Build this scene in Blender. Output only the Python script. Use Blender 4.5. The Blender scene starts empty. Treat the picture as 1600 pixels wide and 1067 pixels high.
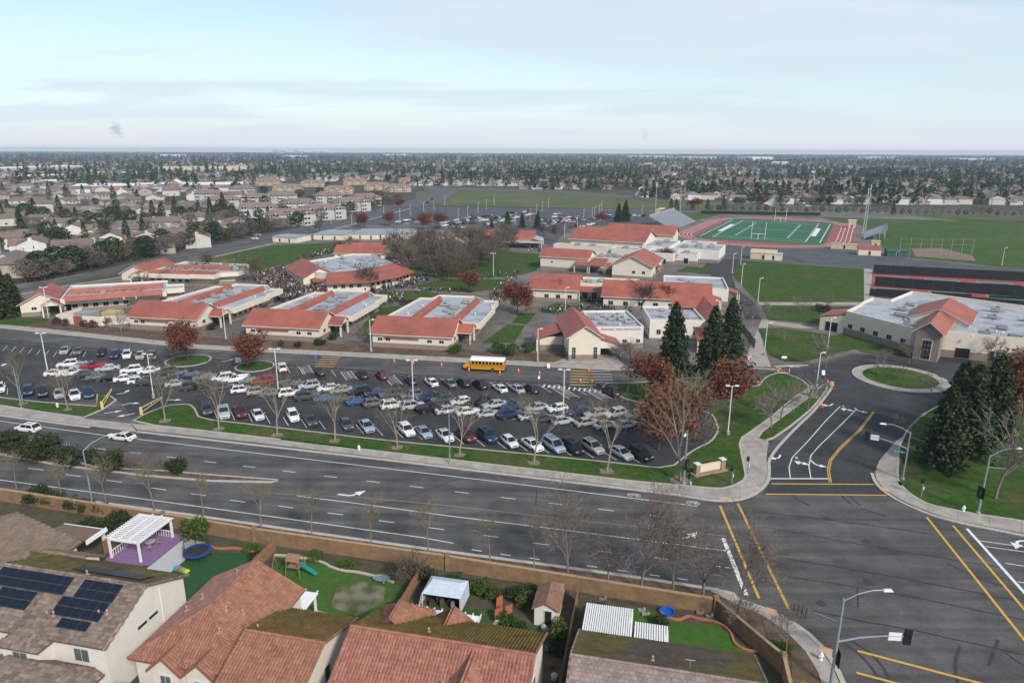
import bpy, bmesh, math, random
from mathutils import Vector, Matrix
from math import radians as R, sin, cos, pi, sqrt
rnd = random.Random(7)
scene = bpy.context.scene
COL = scene.collection
# ------------------------------------------------------------------ camera
CAM_H = 47.0; F_PX = 1067.0; HORIZON = 235.0
PITCH = math.atan((533.5 - HORIZON) / F_PX); ROLL = math.atan(6 / 1600)
cp, sp = cos(PITCH), sin(PITCH)
fwd = Vector((0, cp, -sp)); upv = Vector((0, sp, cp)); rgt = Vector((1, 0, 0))
eu = rgt * cos(ROLL) + upv * sin(ROLL); ev = upv * cos(ROLL) - rgt * sin(ROLL)
cam_d = bpy.data.cameras.new('camera'); cam = bpy.data.objects.new('camera', cam_d); COL.objects.link(cam)
mw = Matrix((eu, ev, -fwd)).transposed().to_4x4(); mw.translation = (0, 0, CAM_H); cam.matrix_world = mw
cam_d.lens = 24; cam_d.sensor_width = 36; cam_d.clip_end = 30000; cam_d.clip_start = 1
scene.camera = cam
# ------------------------------------------------------------------ sky, sun, exposure
SUN_EL, SUN_AZ = R(36), R(148)          # compass azimuth from +y, clockwise: south-south-east, behind the viewer
world = bpy.data.worlds.new('World'); scene.world = world; world.use_nodes = True
nt = world.node_tree; N = nt.nodes; L = nt.links; N.clear()
def nd(tree, typ, **kw):
    n = tree.nodes.new(typ)
    for k, v in kw.items(): setattr(n, k, v)
    return n
out = nd(nt, 'ShaderNodeOutputWorld'); bg = nd(nt, 'ShaderNodeBackground'); bg.inputs[1].default_value = 0.118
sky = nd(nt, 'ShaderNodeTexSky'); sky.sky_type = 'NISHITA'; sky.sun_disc = False
sky.sun_elevation = SUN_EL; sky.sun_rotation = SUN_AZ; sky.air_density = 1.0; sky.dust_density = 0.25; sky.ozone_density = 1.0
tc = nd(nt, 'ShaderNodeTexCoord'); CLOC = (6.1, 4.4, 0)
sep = nd(nt, 'ShaderNodeSeparateXYZ'); L.new(tc.outputs['Generated'], sep.inputs[0])
zc = nd(nt, 'ShaderNodeMath', operation='MAXIMUM'); zc.inputs[1].default_value = 0.015; L.new(sep.outputs[2], zc.inputs[0])
zz = nd(nt, 'ShaderNodeMath', operation='ADD'); zz.inputs[1].default_value = 0.10; L.new(zc.outputs[0], zz.inputs[0])
dx = nd(nt, 'ShaderNodeMath', operation='DIVIDE'); dy = nd(nt, 'ShaderNodeMath', operation='DIVIDE')
L.new(sep.outputs[0], dx.inputs[0]); L.new(zz.outputs[0], dx.inputs[1]); L.new(sep.outputs[1], dy.inputs[0]); L.new(zz.outputs[0], dy.inputs[1])
cmb = nd(nt, 'ShaderNodeCombineXYZ'); L.new(dx.outputs[0], cmb.inputs[0]); L.new(dy.outputs[0], cmb.inputs[1])
def cloud_layer(scale, rot, loc, nscale, detail, rough, dist, p0, p1, c0, c1):
    mp = nd(nt, 'ShaderNodeMapping'); mp.inputs['Scale'].default_value = scale; mp.inputs['Rotation'].default_value = (0, 0, R(rot)); mp.inputs['Location'].default_value = loc; L.new(cmb.outputs[0], mp.inputs[0])
    n1 = nd(nt, 'ShaderNodeTexNoise'); n1.inputs['Scale'].default_value = nscale; n1.inputs['Detail'].default_value = detail; n1.inputs['Roughness'].default_value = rough; n1.inputs['Distortion'].default_value = dist; L.new(mp.outputs[0], n1.inputs['Vector'])
    cr = nd(nt, 'ShaderNodeMapRange'); cr.inputs[1].default_value = p0; cr.inputs[2].default_value = p1; cr.inputs[3].default_value = c0; cr.inputs[4].default_value = c1; cr.interpolation_type = 'SMOOTHSTEP'; L.new(n1.outputs[0], cr.inputs[0]); return cr.outputs[0]
big = cloud_layer((0.30, 0.62, 1), -18, CLOC, 1.0, 7, 0.5, 0.4, 0.45, 0.60, 0.06, 0.86)
wisp = cloud_layer((0.55, 1.15, 1), -20, (1.3, 0.4, 0), 1.5, 10, 0.62, 1.0, 0.42, 0.75, 0.0, 0.45)
mx = nd(nt, 'ShaderNodeMix', data_type='RGBA'); mx.inputs[7].default_value = (4.7, 5.35, 5.95, 1); L.new(big, mx.inputs[0]); L.new(sky.outputs[0], mx.inputs[6])
mw_ = nd(nt, 'ShaderNodeMix', data_type='RGBA'); mw_.inputs[7].default_value = (5.6, 6.05, 6.6, 1); L.new(wisp, mw_.inputs[0]); L.new(mx.outputs[2], mw_.inputs[6])
hzr = nd(nt, 'ShaderNodeMapRange'); hzr.inputs[1].default_value = -0.02; hzr.inputs[2].default_value = 0.24; hzr.inputs[3].default_value = 0.82; hzr.inputs[4].default_value = 0.0; hzr.interpolation_type = 'SMOOTHSTEP'; L.new(sep.outputs[2], hzr.inputs[0])
mh = nd(nt, 'ShaderNodeMix', data_type='RGBA'); mh.inputs[7].default_value = (4.5, 5.5, 6.2, 1); L.new(hzr.outputs[0], mh.inputs[0]); L.new(mw_.outputs[2], mh.inputs[6])
hz2 = nd(nt, 'ShaderNodeMapRange'); hz2.inputs[1].default_value = 0.0; hz2.inputs[2].default_value = 0.065; hz2.inputs[3].default_value = 0.85; hz2.inputs[4].default_value = 0.0; hz2.interpolation_type = 'SMOOTHSTEP'; L.new(sep.outputs[2], hz2.inputs[0])
mh2 = nd(nt, 'ShaderNodeMix', data_type='RGBA'); mh2.inputs[7].default_value = (5.3, 5.4, 5.75, 1); L.new(hz2.outputs[0], mh2.inputs[0]); L.new(mh.outputs[2], mh2.inputs[6])
L.new(mh2.outputs[2], bg.inputs[0]); L.new(bg.outputs[0], out.inputs[0])
sun_d = bpy.data.lights.new('sun', 'SUN'); sun_d.energy = 3.1; sun_d.angle = R(10); sun_d.color = (1, 0.94, 0.86)
sun = bpy.data.objects.new('sun', sun_d); COL.objects.link(sun)
sdir = Vector((sin(SUN_AZ) * cos(SUN_EL), cos(SUN_AZ) * cos(SUN_EL), sin(SUN_EL)))
sun.rotation_euler = sdir.to_track_quat('Z', 'Y').to_euler(); sun.location = sdir * 300
vs = scene.view_settings; vs.view_transform = 'Standard'; vs.look = 'None'; vs.exposure = 0.36; vs.gamma = 1; vs.use_curve_mapping = False
scene.render.engine = 'CYCLES'
cy = scene.cycles; cy.use_denoising = True; cy.max_bounces = 5; cy.diffuse_bounces = 2; cy.glossy_bounces = 2; cy.transmission_bounces = 3
cy.transparent_max_bounces = 8; cy.volume_bounces = 0; cy.use_adaptive_sampling = True; cy.adaptive_threshold = 0.01
cy.sample_clamp_indirect = 6
# ------------------------------------------------------------------ helpers
def P(px, py, z=0.0):
    """ground (or level z) point seen at photo pixel (px, py)"""
    u = (px - 800) / F_PX; v = (533.5 - py) / F_PX
    u, v = u * cos(ROLL) - v * sin(ROLL), u * sin(ROLL) + v * cos(ROLL)
    d = (u, cp + v * sp, -sp + v * cp); t = (CAM_H - z) / -d[2]
    return Vector((d[0] * t, d[1] * t, z))
def PX(x, y, z=0.0):
    d = Vector((x, y, z - CAM_H)); w = d.dot(fwd)
    return 800 + F_PX * d.dot(eu) / w, 533.5 - F_PX * d.dot(ev) / w
def frame(o, ang):
    """local frame: o origin (x, y), ang of the u axis in degrees; returns f(u, v, z)"""
    c, s = cos(R(ang)), sin(R(ang))
    return lambda u, v, z=0.0: Vector((o[0] + u * c - v * s, o[1] + u * s + v * c, z))
MATS = {}
def noise_col(t, col, var, scale, detail, coord, island=False):
    nn, ll = t.nodes, t.links
    c2 = nd(t, 'ShaderNodeTexCoord'); g = nd(t, 'ShaderNodeNewGeometry')
    nz = nd(t, 'ShaderNodeTexNoise'); nz.inputs['Scale'].default_value = scale; nz.inputs['Detail'].default_value = detail; nz.inputs['Roughness'].default_value = 0.65
    ll.new(g.outputs['Position'] if coord == 'W' else c2.outputs['Object'], nz.inputs['Vector'])
    rp = nd(t, 'ShaderNodeMapRange'); rp.inputs[1].default_value = 0.3; rp.inputs[2].default_value = 0.7
    rp.inputs[3].default_value = 1 - var; rp.inputs[4].default_value = 1 + var
    ll.new(nz.outputs[0], rp.inputs[0])
    m = nd(t, 'ShaderNodeVectorMath', operation='SCALE'); 
    if isinstance(col, tuple): m.inputs[0].default_value = col[:3]
    else: ll.new(col, m.inputs[0])
    ll.new(rp.outputs[0], m.inputs['Scale'])
    res = m.outputs[0]
    if island:
        r2 = nd(t, 'ShaderNodeMapRange'); r2.inputs[3].default_value = 1 - island; r2.inputs[4].default_value = 1 + island
        ll.new(g.outputs['Random Per Island'], r2.inputs[0])
        m2 = nd(t, 'ShaderNodeVectorMath', operation='SCALE'); ll.new(res, m2.inputs[0]); ll.new(r2.outputs[0], m2.inputs['Scale']); res = m2.outputs[0]
    return res
def M(name, col=(0.5, 0.5, 0.5), rough=0.8, var=0.12, scale=2.0, detail=4, coord='W', island=False, objcol=False, metal=0.0, bump=0.0, bscale=20, col2=None, mixscale=0.1, mixpos=(0.45, 0.6), spec=0.3, emit=None):
    if name in MATS: return MATS[name]
    m = bpy.data.materials.new(name); m.use_nodes = True; t = m.node_tree; b = t.nodes['Principled BSDF']
    b.inputs['Roughness'].default_value = rough; b.inputs['Metallic'].default_value = metal; b.inputs['Specular IOR Level'].default_value = spec
    src = tuple(col)
    if objcol:
        oi = nd(t, 'ShaderNodeObjectInfo'); src = oi.outputs['Color']
    if col2:
        g = nd(t, 'ShaderNodeNewGeometry'); nz = nd(t, 'ShaderNodeTexNoise'); nz.inputs['Scale'].default_value = mixscale; nz.inputs['Detail'].default_value = 6; nz.inputs['Roughness'].default_value = 0.62
        t.links.new(g.outputs['Position'], nz.inputs['Vector'])
        rr = nd(t, 'ShaderNodeMapRange'); rr.inputs[1].default_value = mixpos[0]; rr.inputs[2].default_value = mixpos[1]; t.links.new(nz.outputs[0], rr.inputs[0])
        mm = nd(t, 'ShaderNodeMix', data_type='RGBA'); mm.inputs[6].default_value = (*col, 1); mm.inputs[7].default_value = (*col2, 1)
        t.links.new(rr.outputs[0], mm.inputs[0]); src = mm.outputs[2]
    t.links.new(noise_col(t, src, var, scale, detail, coord, island), b.inputs['Base Color'])
    if bump:
        g = nd(t, 'ShaderNodeNewGeometry'); nz = nd(t, 'ShaderNodeTexNoise'); nz.inputs['Scale'].default_value = bscale; nz.inputs['Detail'].default_value = 4
        t.links.new(g.outputs['Position'], nz.inputs['Vector'])
        bp = nd(t, 'ShaderNodeBump'); bp.inputs['Strength'].default_value = bump; bp.inputs['Distance'].default_value = 0.05
        t.links.new(nz.outputs[0], bp.inputs['Height']); t.links.new(bp.outputs[0], b.inputs['Normal'])
    MATS[name] = m
    return m
class MB:
    def __init__(s): s.v = []; s.f = []; s.m = []
    def quad(s, *p, mi=0):
        n = len(s.v); s.v += [tuple(q) for q in p]; s.f.append(tuple(range(n, n + len(p)))); s.m.append(mi)
    def box(s, x0, x1, y0, y1, z0, z1, mi=0, fr=None, bottom=True):
        c = [(x0, y0, z0), (x1, y0, z0), (x1, y1, z0), (x0, y1, z0), (x0, y0, z1), (x1, y0, z1), (x1, y1, z1), (x0, y1, z1)]
        if fr: c = [fr(*q) for q in c]
        s.hexa(c, mi, bottom)
    def hexa(s, c, mi=0, bottom=True):
        n = len(s.v); s.v += [tuple(q) for q in c]
        fs = [(4, 5, 6, 7), (0, 1, 5, 4), (1, 2, 6, 5), (2, 3, 7, 6), (3, 0, 4, 7)] + ([(3, 2, 1, 0)] if bottom else [])
        s.f += [tuple(n + i for i in f) for f in fs]; s.m += [mi] * len(fs)
    def tube(s, a, b, r0, r1=None, n=6, mi=0, cap=True):
        a = Vector(a); b = Vector(b); r1 = r0 if r1 is None else r1; d = b - a
        if d.length < 1e-6: return
        d.normalize(); x = d.orthogonal().normalized(); y = d.cross(x); k = len(s.v)
        for q, r in ((a, r0), (b, r1)):
            for i in range(n):
                t = 2 * pi * i / n; s.v.append(tuple(q + x * (cos(t) * r) + y * (sin(t) * r)))
        for i in range(n):
            j = (i + 1) % n; s.f.append((k + i, k + j, k + n + j, k + n + i)); s.m.append(mi)
        if cap: s.f.append(tuple(range(k + n, k + 2 * n))); s.m.append(mi)
    def poly(s, pts, z0, z1=None, mi=0, side=None):
        """flat polygon at height z0, or an extruded slab z0..z1"""
        a = sum(pts[i][0] * pts[(i + 1) % len(pts)][1] - pts[(i + 1) % len(pts)][0] * pts[i][1] for i in range(len(pts)))
        if a < 0: pts = pts[::-1]
        k = len(s.v); n = len(pts); top = z0 if z1 is None else z1
        s.v += [(q[0], q[1], top) for q in pts]; s.f.append(tuple(range(k, k + n))); s.m.append(mi)
        if z1 is not None:
            s.v += [(q[0], q[1], z0) for q in pts]
            for i in range(n):
                j = (i + 1) % n; s.f.append((k + n + i, k + n + j, k + j, k + i)); s.m.append(mi if side is None else side)
    def lathe(s, c, prof, n=12, mi=0):
        k = len(s.v)
        for (r, z) in prof:
            for i in range(n): s.v.append((c[0] + r * cos(2 * pi * i / n), c[1] + r * sin(2 * pi * i / n), c[2] + z))
        for a in range(len(prof) - 1):
            for i in range(n):
                j = (i + 1) % n; s.f.append((k + a * n + i, k + a * n + j, k + (a + 1) * n + j, k + (a + 1) * n + i)); s.m.append(mi)
        s.f.append(tuple(k + (len(prof) - 1) * n + i for i in range(n))); s.m.append(mi)
    def mesh(s, name, mats, smooth=None):
        me = bpy.data.meshes.new(name); me.from_pydata(s.v, [], s.f)
        for m in (mats if isinstance(mats, (list, tuple)) else [mats]): me.materials.append(m)
        if any(s.m): me.polygons.foreach_set('material_index', s.m)
        if smooth is not None:
            me.polygons.foreach_set('use_smooth', [True] * len(me.polygons))
            if smooth < 180: me.set_sharp_from_angle(angle=R(smooth))
        me.update(); return me
    def obj(s, name, mats, parent=None, smooth=None, **kw):
        return put(s.mesh(name, mats, smooth), name, parent, **kw)
def put(me, name, parent=None, loc=None, rz=0, sc=None, label=None, cat=None, group=None, kind=None, color=None):
    o = bpy.data.objects.new(name, me); COL.objects.link(o)
    if parent: o.parent = parent
    if loc is not None: o.location = loc
    if rz: o.rotation_euler = (0, 0, rz)
    if sc is not None: o.scale = sc if isinstance(sc, (tuple, list)) else (sc, sc, sc)
    if color: o.color = (*color, 1)
    for k, v in (('label', label), ('category', cat), ('group', group), ('kind', kind)):
        if v: o[k] = v
    return o
def thing(name, label, cat, loc=(0, 0, 0), rz=0, group=None, sc=None):
    return put(None, name, None, loc, rz, sc, label, cat, group)
def dup(root, loc, rz=0, sc=None, label=None, group=None, color=None):
    r = root.copy(); COL.objects.link(r); r.location = loc; r.rotation_euler = (0, 0, rz)
    if sc is not None: r.scale = sc if isinstance(sc, (tuple, list)) else (sc, sc, sc)
    if label: r['label'] = label
    if group: r['group'] = group
    for ch in root.children:
        c = ch.copy(); COL.objects.link(c); c.parent = r
        if color: c.color = (*color, 1)
        for g in ch.children:
            d = g.copy(); COL.objects.link(d); d.parent = c
    return r
def struct(name, mb, mats, parent=None):
    return mb.obj(name, mats, parent, kind=None if parent else 'structure')
ORD = 'first second third fourth fifth sixth seventh eighth ninth tenth eleventh twelfth thirteenth fourteenth fifteenth sixteenth seventeenth eighteenth nineteenth twentieth'.split()
def ordw(i):
    if i < 20: return ORD[i]
    if i == 29: return 'thirtieth'
    if i == 39: return 'fortieth'
    return ('twenty-' if i < 29 else 'thirty-') + ORD[(i - 20) % 10]
# ------------------------------------------------------------------ materials of the setting
def asphalt_mat(name, c, streak=0.0, ang=0.0):
    if name in MATS: return MATS[name]
    m = bpy.data.materials.new(name); m.use_nodes = True; t = m.node_tree; b = t.nodes['Principled BSDF']
    b.inputs['Roughness'].default_value = 0.86; b.inputs['Specular IOR Level'].default_value = 0.25
    g = nd(t, 'ShaderNodeNewGeometry'); mpn = nd(t, 'ShaderNodeMapping'); mpn.vector_type = 'POINT'
    mpn.inputs['Rotation'].default_value = (0, 0, R(ang)); mpn.inputs['Scale'].default_value = (0.02, 0.55, 1)
    t.links.new(g.outputs['Position'], mpn.inputs[0])
    n1 = nd(t, 'ShaderNodeTexNoise'); n1.inputs['Scale'].default_value = 1.0; n1.inputs['Detail'].default_value = 5; t.links.new(mpn.outputs[0], n1.inputs['Vector'])
    n2 = nd(t, 'ShaderNodeTexNoise'); n2.inputs['Scale'].default_value = 0.16; n2.inputs['Detail'].default_value = 8; n2.inputs['Roughness'].default_value = 0.7; t.links.new(g.outputs['Position'], n2.inputs['Vector'])
    n3 = nd(t, 'ShaderNodeTexNoise'); n3.inputs['Scale'].default_value = 5; n3.inputs['Detail'].default_value = 4; t.links.new(g.outputs['Position'], n3.inputs['Vector'])
    acc = None
    for n, amp in ((n1, streak), (n2, 0.5), (n3, 0.24)):
        r = nd(t, 'ShaderNodeMapRange'); r.inputs[1].default_value = 0.25; r.inputs[2].default_value = 0.75; r.inputs[3].default_value = 1 - amp; r.inputs[4].default_value = 1 + amp
        t.links.new(n.outputs[0], r.inputs[0])
        if acc is None: acc = r.outputs[0]
        else:
            mm = nd(t, 'ShaderNodeMath', operation='MULTIPLY'); t.links.new(acc, mm.inputs[0]); t.links.new(r.outputs[0], mm.inputs[1]); acc = mm.outputs[0]
    sc = nd(t, 'ShaderNodeVectorMath', operation='SCALE'); sc.inputs[0].default_value = c; t.links.new(acc, sc.inputs['Scale'])
    t.links.new(sc.outputs[0], b.inputs['Base Color']); MATS[name] = m
    return m
ASPH = asphalt_mat('road_asphalt', (0.088, 0.083, 0.078), 0.4, 14)
LOT = asphalt_mat('lot_asphalt', (0.047, 0.045, 0.045), 0.16, 14)
DRIVE = asphalt_mat('driveway_asphalt', (0.047, 0.047, 0.05), 0.1, 60)
GRASS = M('lawn_grass', (0.037, 0.081, 0.013), 0.95, 0.36, 0.9, 8, col2=(0.085, 0.082, 0.032), mixscale=0.16, mixpos=(0.46, 0.68), spec=0.1, bump=0.5, bscale=9)
GRASS2 = M('field_grass', (0.044, 0.093, 0.018), 0.95, 0.3, 0.25, 8, col2=(0.08, 0.095, 0.032), mixscale=0.025, mixpos=(0.45, 0.65), spec=0.1)
MEADOW = M('meadow_grass', (0.075, 0.108, 0.032), 0.95, 0.25, 0.1, 8, col2=(0.13, 0.115, 0.065), mixscale=0.014, mixpos=(0.4, 0.62), spec=0.1)
CONC = M('concrete', (0.36, 0.325, 0.285), 0.9, 0.16, 0.7, 8, spec=0.2, col2=(0.29, 0.26, 0.23), mixscale=0.3)
KERB = M('kerb_concrete', (0.41, 0.385, 0.345), 0.9, 0.15, 1.5, 6, spec=0.2)
MULCH = M('mulch', (0.105, 0.068, 0.048), 0.95, 0.35, 1.2, 8, col2=(0.14, 0.105, 0.07), mixscale=0.25, spec=0.1)
PLAZA = M('plaza_paving', (0.125, 0.112, 0.10), 0.9, 0.2, 0.4, 8, col2=(0.18, 0.162, 0.145), mixscale=0.06, spec=0.2)
WHITEP = M('white_paint', (0.68, 0.68, 0.67), 0.7, 0.22, 3, 6, spec=0.3)
YELP = M('yellow_paint', (0.56, 0.33, 0.06), 0.7, 0.2, 3, 6, spec=0.3)
YELF = M('faded_yellow', (0.30, 0.235, 0.13), 0.8, 0.3, 2, 6)
TAR = M('tar_seal', (0.028, 0.028, 0.03), 0.6, 0.2, 2)
LAND = M('suburb_ground', (0.088, 0.076, 0.062), 0.95, 0.35, 0.05, 9, col2=(0.06, 0.066, 0.04), mixscale=0.012, mixpos=(0.42, 0.6), spec=0.1)
def pp(pts, z=0): return [tuple(P(x, y, z))[:2] for x, y in pts]
def xyline(pts): return [Vector((*q, 0)) for q in pts]
def offset_line(pts, d):
    out = []
    for i, q in enumerate(pts):
        a = pts[max(i - 1, 0)]; b = pts[min(i + 1, len(pts) - 1)]; t = Vector((b[0] - a[0], b[1] - a[1])).normalized()
        out.append((q[0] - t.y * d, q[1] + t.x * d))
    return out
def strip_mesh(mb, pts, w, z, z1=None, mi=0):
    l = offset_line(pts, w / 2); r = offset_line(pts, -w / 2)
    for i in range(len(pts) - 1):
        if z1 is None: mb.quad((*r[i], z), (*r[i + 1], z), (*l[i + 1], z), (*l[i], z), mi=mi)
        else: mb.hexa([(*r[i], z), (*r[i + 1], z), (*l[i + 1], z), (*l[i], z), (*r[i], z1), (*r[i + 1], z1), (*l[i + 1], z1), (*l[i], z1)], mi)
def resample(pts, step):
    out = [Vector(pts[0][:2])]; 
    for a, b in zip(pts[:-1], pts[1:]):
        a = Vector(a[:2]); b = Vector(b[:2]); n = max(1, int((b - a).length / step))
        for i in range(1, n + 1): out.append(a.lerp(b, i / n))
    return [tuple(q) for q in out]
def smooth_line(pts, it=2):
    for _ in range(it):
        o = [pts[0]]
        for a, b in zip(pts[:-1], pts[1:]):
            o.append((a[0] * .75 + b[0] * .25, a[1] * .75 + b[1] * .25)); o.append((a[0] * .25 + b[0] * .75, a[1] * .25 + b[1] * .75))
        pts = o + [pts[-1]]
    return pts
def island(name, pts, top=0.15, mat=GRASS, kerb=True, smooth=1):
    """raised bed with a concrete kerb round it"""
    q = pp(pts)
    a = sum(q[i][0] * q[(i + 1) % len(q)][1] - q[(i + 1) % len(q)][0] * q[i][1] for i in range(len(q)))
    if a < 0: q = q[::-1]
    if smooth:
        c = q + [q[0]]
        for _ in range(smooth):
            o = []
            for s_, e_ in zip(c[:-1], c[1:]):
                o.append((s_[0] * .8 + e_[0] * .2, s_[1] * .8 + e_[1] * .2)); o.append((s_[0] * .2 + e_[0] * .8, s_[1] * .2 + e_[1] * .8))
            c = o + [o[0]]
        q = c[:-1]
    mb = MB(); mb.poly(q, 0.0, top + 0.02)
    o = struct(name, mb, mat)
    if kerb:
        k = MB(); strip_mesh(k, q + [q[0], q[1]], 0.32, 0.0, top + 0.035); k.obj('kerb', KERB, o)
    return o
# ------------------------------------------------------------------ ground sheets
mb = MB(); mb.quad((-9000, -300, 0), (9000, -300, 0), (9000, 11500, 0), (-9000, 11500, 0)); struct('ground', mb, LAND)
far_k = xyline([(-330, 181), (-200, 147), (-94.5, 117.8), (-42.4, 104.5), (0.1, 93.7), (22.1, 88.3)])
near_k = xyline([(-250, 134), (-130, 102), (-72.8, 87.7), (-52.4, 83.7), (-15.8, 74.7), (7.6, 69.5), (17, 67.2), (24.5, 65.2)])
near_corner = pp([(1150, 936), (1190, 950), (1232, 969), (1275, 1000), (1305, 1040), (1325, 1085), (1330, 1130)])
mb = MB()
road = [tuple(q[:2]) for q in near_k] + near_corner + [(30, 20), (75, 20), (160, 50), (160, 64), (78, 76)] + pp([(1600, 838), (1480, 815), (1430, 797), (1385, 775), (1366, 757), (1362, 737), (1369, 722), (1387, 707), (1415, 669), (1438, 646), (1463, 631), (1481, 610)]) \
    + [tuple(P(1560, 580))[:2], tuple(P(1500, 556))[:2], tuple(P(1330, 556))[:2], tuple(P(1260, 575))[:2], tuple(P(1240, 580))[:2], tuple(P(1190, 578))[:2], tuple(P(1150, 580))[:2], tuple(P(960, 579))[:2], tuple(P(600, 560))[:2], tuple(P(300, 545))[:2], tuple(P(0, 513))[:2], tuple(P(-300, 478))[:2], (-330, 240), (-330, 181), (-250, 160)]
road = [q for q in road]
mb.poly(road, 0.02); road_o = struct('road', mb, ASPH)
mb = MB(); mb.poly(pp([(-420, 600), (0, 618), (70, 628), (152, 618), (190, 628), (205, 652), (255, 634), (311, 655), (600, 689), (1046, 734), (1082, 704), (1124, 674), (1112, 648), (1062, 633), (1021, 635), (967, 621), (936, 600), (936, 600), (700, 590), (500, 572), (300, 558), (160, 545), (0, 530), (-420, 470)]), 0.03); lot_o = struct('parking_lot', mb, LOT)
mb = MB(); mb.poly(pp([(1197, 772), (1385, 774), (1366, 757), (1362, 737), (1369, 722), (1387, 707), (1415, 669), (1438, 646), (1463, 631), (1500, 600), (1560, 580), (1500, 556), (1330, 556), (1262, 577), (1200, 580), (1196, 590), (1240, 596), (1296, 602), (1298, 612), (1275, 640), (1240, 668), (1201, 710)]), 0.032); drive_o = struct('driveway', mb, DRIVE)
# ------------------------------------------------------------------ markings: every line, dash and arrow its own flat piece
ZM = 0.045
def mark(pts, w, mat=WHITEP, parent=None, name='marking', z=ZM):
    m = MB(); strip_mesh(m, [tuple(q)[:2] for q in pts], w, z); return m.obj(name, mat, parent or road_o)
def mpx(pts, w, mat=WHITEP, parent=None, name='marking', z=ZM): return mark(pp(pts), w, mat, parent, name, z)
def dashes(a, b, n, frac, w, mat=WHITEP):
    a = P(*a); b = P(*b)
    for i in range(n):
        s = a.lerp(b, i / (n - 1)); d = (b - a) / (n - 1) * frac
        mark([s - d / 2, s + d / 2], w, mat)
mpx([(-120, 640), (0, 658), (168, 681)], 0.15); mpx([(214, 686), (400, 708), (780, 753), (1090, 791)], 0.15)
dashes((-52, 676), (1027, 806.5), 18, 0.31, 0.13)
mpx([(-100, 736), (0, 750), (300, 790), (660, 840), (709, 849)], 0.14)
mpx([(465, 775), (560, 787), (700, 806), (880, 828), (1136, 861)], 0.14)
for x, y in ((-12, 723), (56, 733), (114, 743), (178, 752), (248, 764), (310, 773), (371, 783), (446, 792), (524, 803), (604, 815), (682, 826), (767, 838), (846, 850), (944, 862), (1035, 873), (1130, 886)):
    a = P(x - 12, y - 1.6); b = P(x + 12, y + 1.6); mark([a, b], 0.13)
for x, y in ((745, 860), (790, 867), (835, 873), (925, 885), (973, 892), (1023, 899), (1067, 905)): mark([P(x - 8, y - 1.2), P(x + 8, y + 1.2)], 0.13)
mpx([(430, 772), (560, 777), (700, 790), (900, 813), (1135, 838)], 0.12, YELF)
for a, b, w in (((1125, 790), (1186, 935), 0.32), ((1153, 787), (1232, 951), 0.32), ((1448, 808), (1650, 1062), 0.32), ((1489, 821), (1660, 1022), 0.32), ((1340, 1017), (1620, 1091), 0.32), ((1338, 1051), (1560, 1110), 0.3), ((1205, 756), (1366, 757), 0.28), ((1197, 772), (1385, 774), 0.28)): mpx([a, b], w, YELP, z=0.05)
mpx([(1130, 841), (1166, 930)], 0.5); mpx([(1511, 826), (1640, 970)], 0.38); mpx([(1204, 748), (1298, 748)], 0.3, parent=drive_o)
for a, b in (((1530, 845), (1700, 868)), ((1540, 854), (1700, 876)), ((1571, 880), (1700, 900)), ((1590, 909), (1700, 928))): mpx([a, b], 0.13)
mpx([(1313, 635), (1290, 658), (1262, 690), (1238, 715), (1233, 730), (1235, 747)], 0.14, parent=drive_o); mpx([(1338, 640), (1310, 668), (1280, 697), (1267, 712), (1264, 728), (1267, 747)], 0.14, parent=drive_o)
mpx([(1366, 644), (1345, 672), (1315, 700), (1299, 720), (1296, 735), (1299, 754)], 0.16, YELP, drive_o); mpx([(1364, 643.5), (1342.5, 671.5), (1312, 699.5), (1296, 719.5), (1293, 735), (1296, 754)], 0.16, YELP, drive_o)
def arrow(c, ang, ln=2.6, w=0.34, turn=0, parent=None, z=0.055):
    """painted arrow: shaft along ang with an optional bend to the left (1) or right (-1)"""
    o = c; f = frame((o.x, o.y), math.degrees(ang)); m = MB()
    if turn == 0:
        m.quad(f(-ln / 2, -w / 4, z), f(ln * .15, -w / 4, z), f(ln * .15, w / 4, z), f(-ln / 2, w / 4, z)); m.quad(f(ln * .1, -w, z + .001), f(ln / 2, 0, z + .001), f(ln * .1, w, z + .001))
    else:
        t = turn; pl = [f(-ln * .5, 0)[:2], f(-ln * .1, 0)[:2], f(ln * .06, t * ln * .07)[:2], f(ln * .14, t * ln * .2)[:2]]; strip_mesh(m, pl, w * .5, z)
        hx, hy = ln * .14, t * ln * .18; dx_, dy_ = .55, .83 * t; k_ = w * .95
        tri = [f(hx - dy_ * k_, hy + dx_ * k_, z + .001), f(hx + dx_ * ln * .38, hy + dy_ * ln * .38, z + .001), f(hx + dy_ * k_, hy - dx_ * k_, z + .001)]
        m.quad(*(tri if t < 0 else tri[::-1]))
    bm_ = m.obj('arrow', WHITEP, parent or road_o); return bm_
for (x, y), a, t in (((548, 775), -14, 1), ((1072, 842), -14, 1), ((1590, 845), 176, 1), ((-10, 700), 166, 0)): arrow(P(x, y), R(a), 4.0, 0.7, t)
for (x, y), a, t in (((1217, 716), -120, -1), ((1246, 720), -105, 0), ((1248, 722), -95, 1), ((1274, 726), -88, 1), ((1297, 634), -135, -1), ((1318, 638), -112, 0), ((1320, 639), -100, 1), ((1341, 642), -92, 1), ((1192, 577), 170, 0), ((1240, 573), 170, 0)): arrow(P(x, y), R(a), 2.9, 0.56, t, drive_o)
for (x, y), a, t in (((177, 644), 30, 0), ((196, 649), 215, 0), ((204, 630), 50, -1), ((195, 614), 40, 1), ((272, 625), 0, 0), ((357, 564), 20, 1)): arrow(P(x, y), R(a), 3.0, 0.5, t, lot_o)
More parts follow.
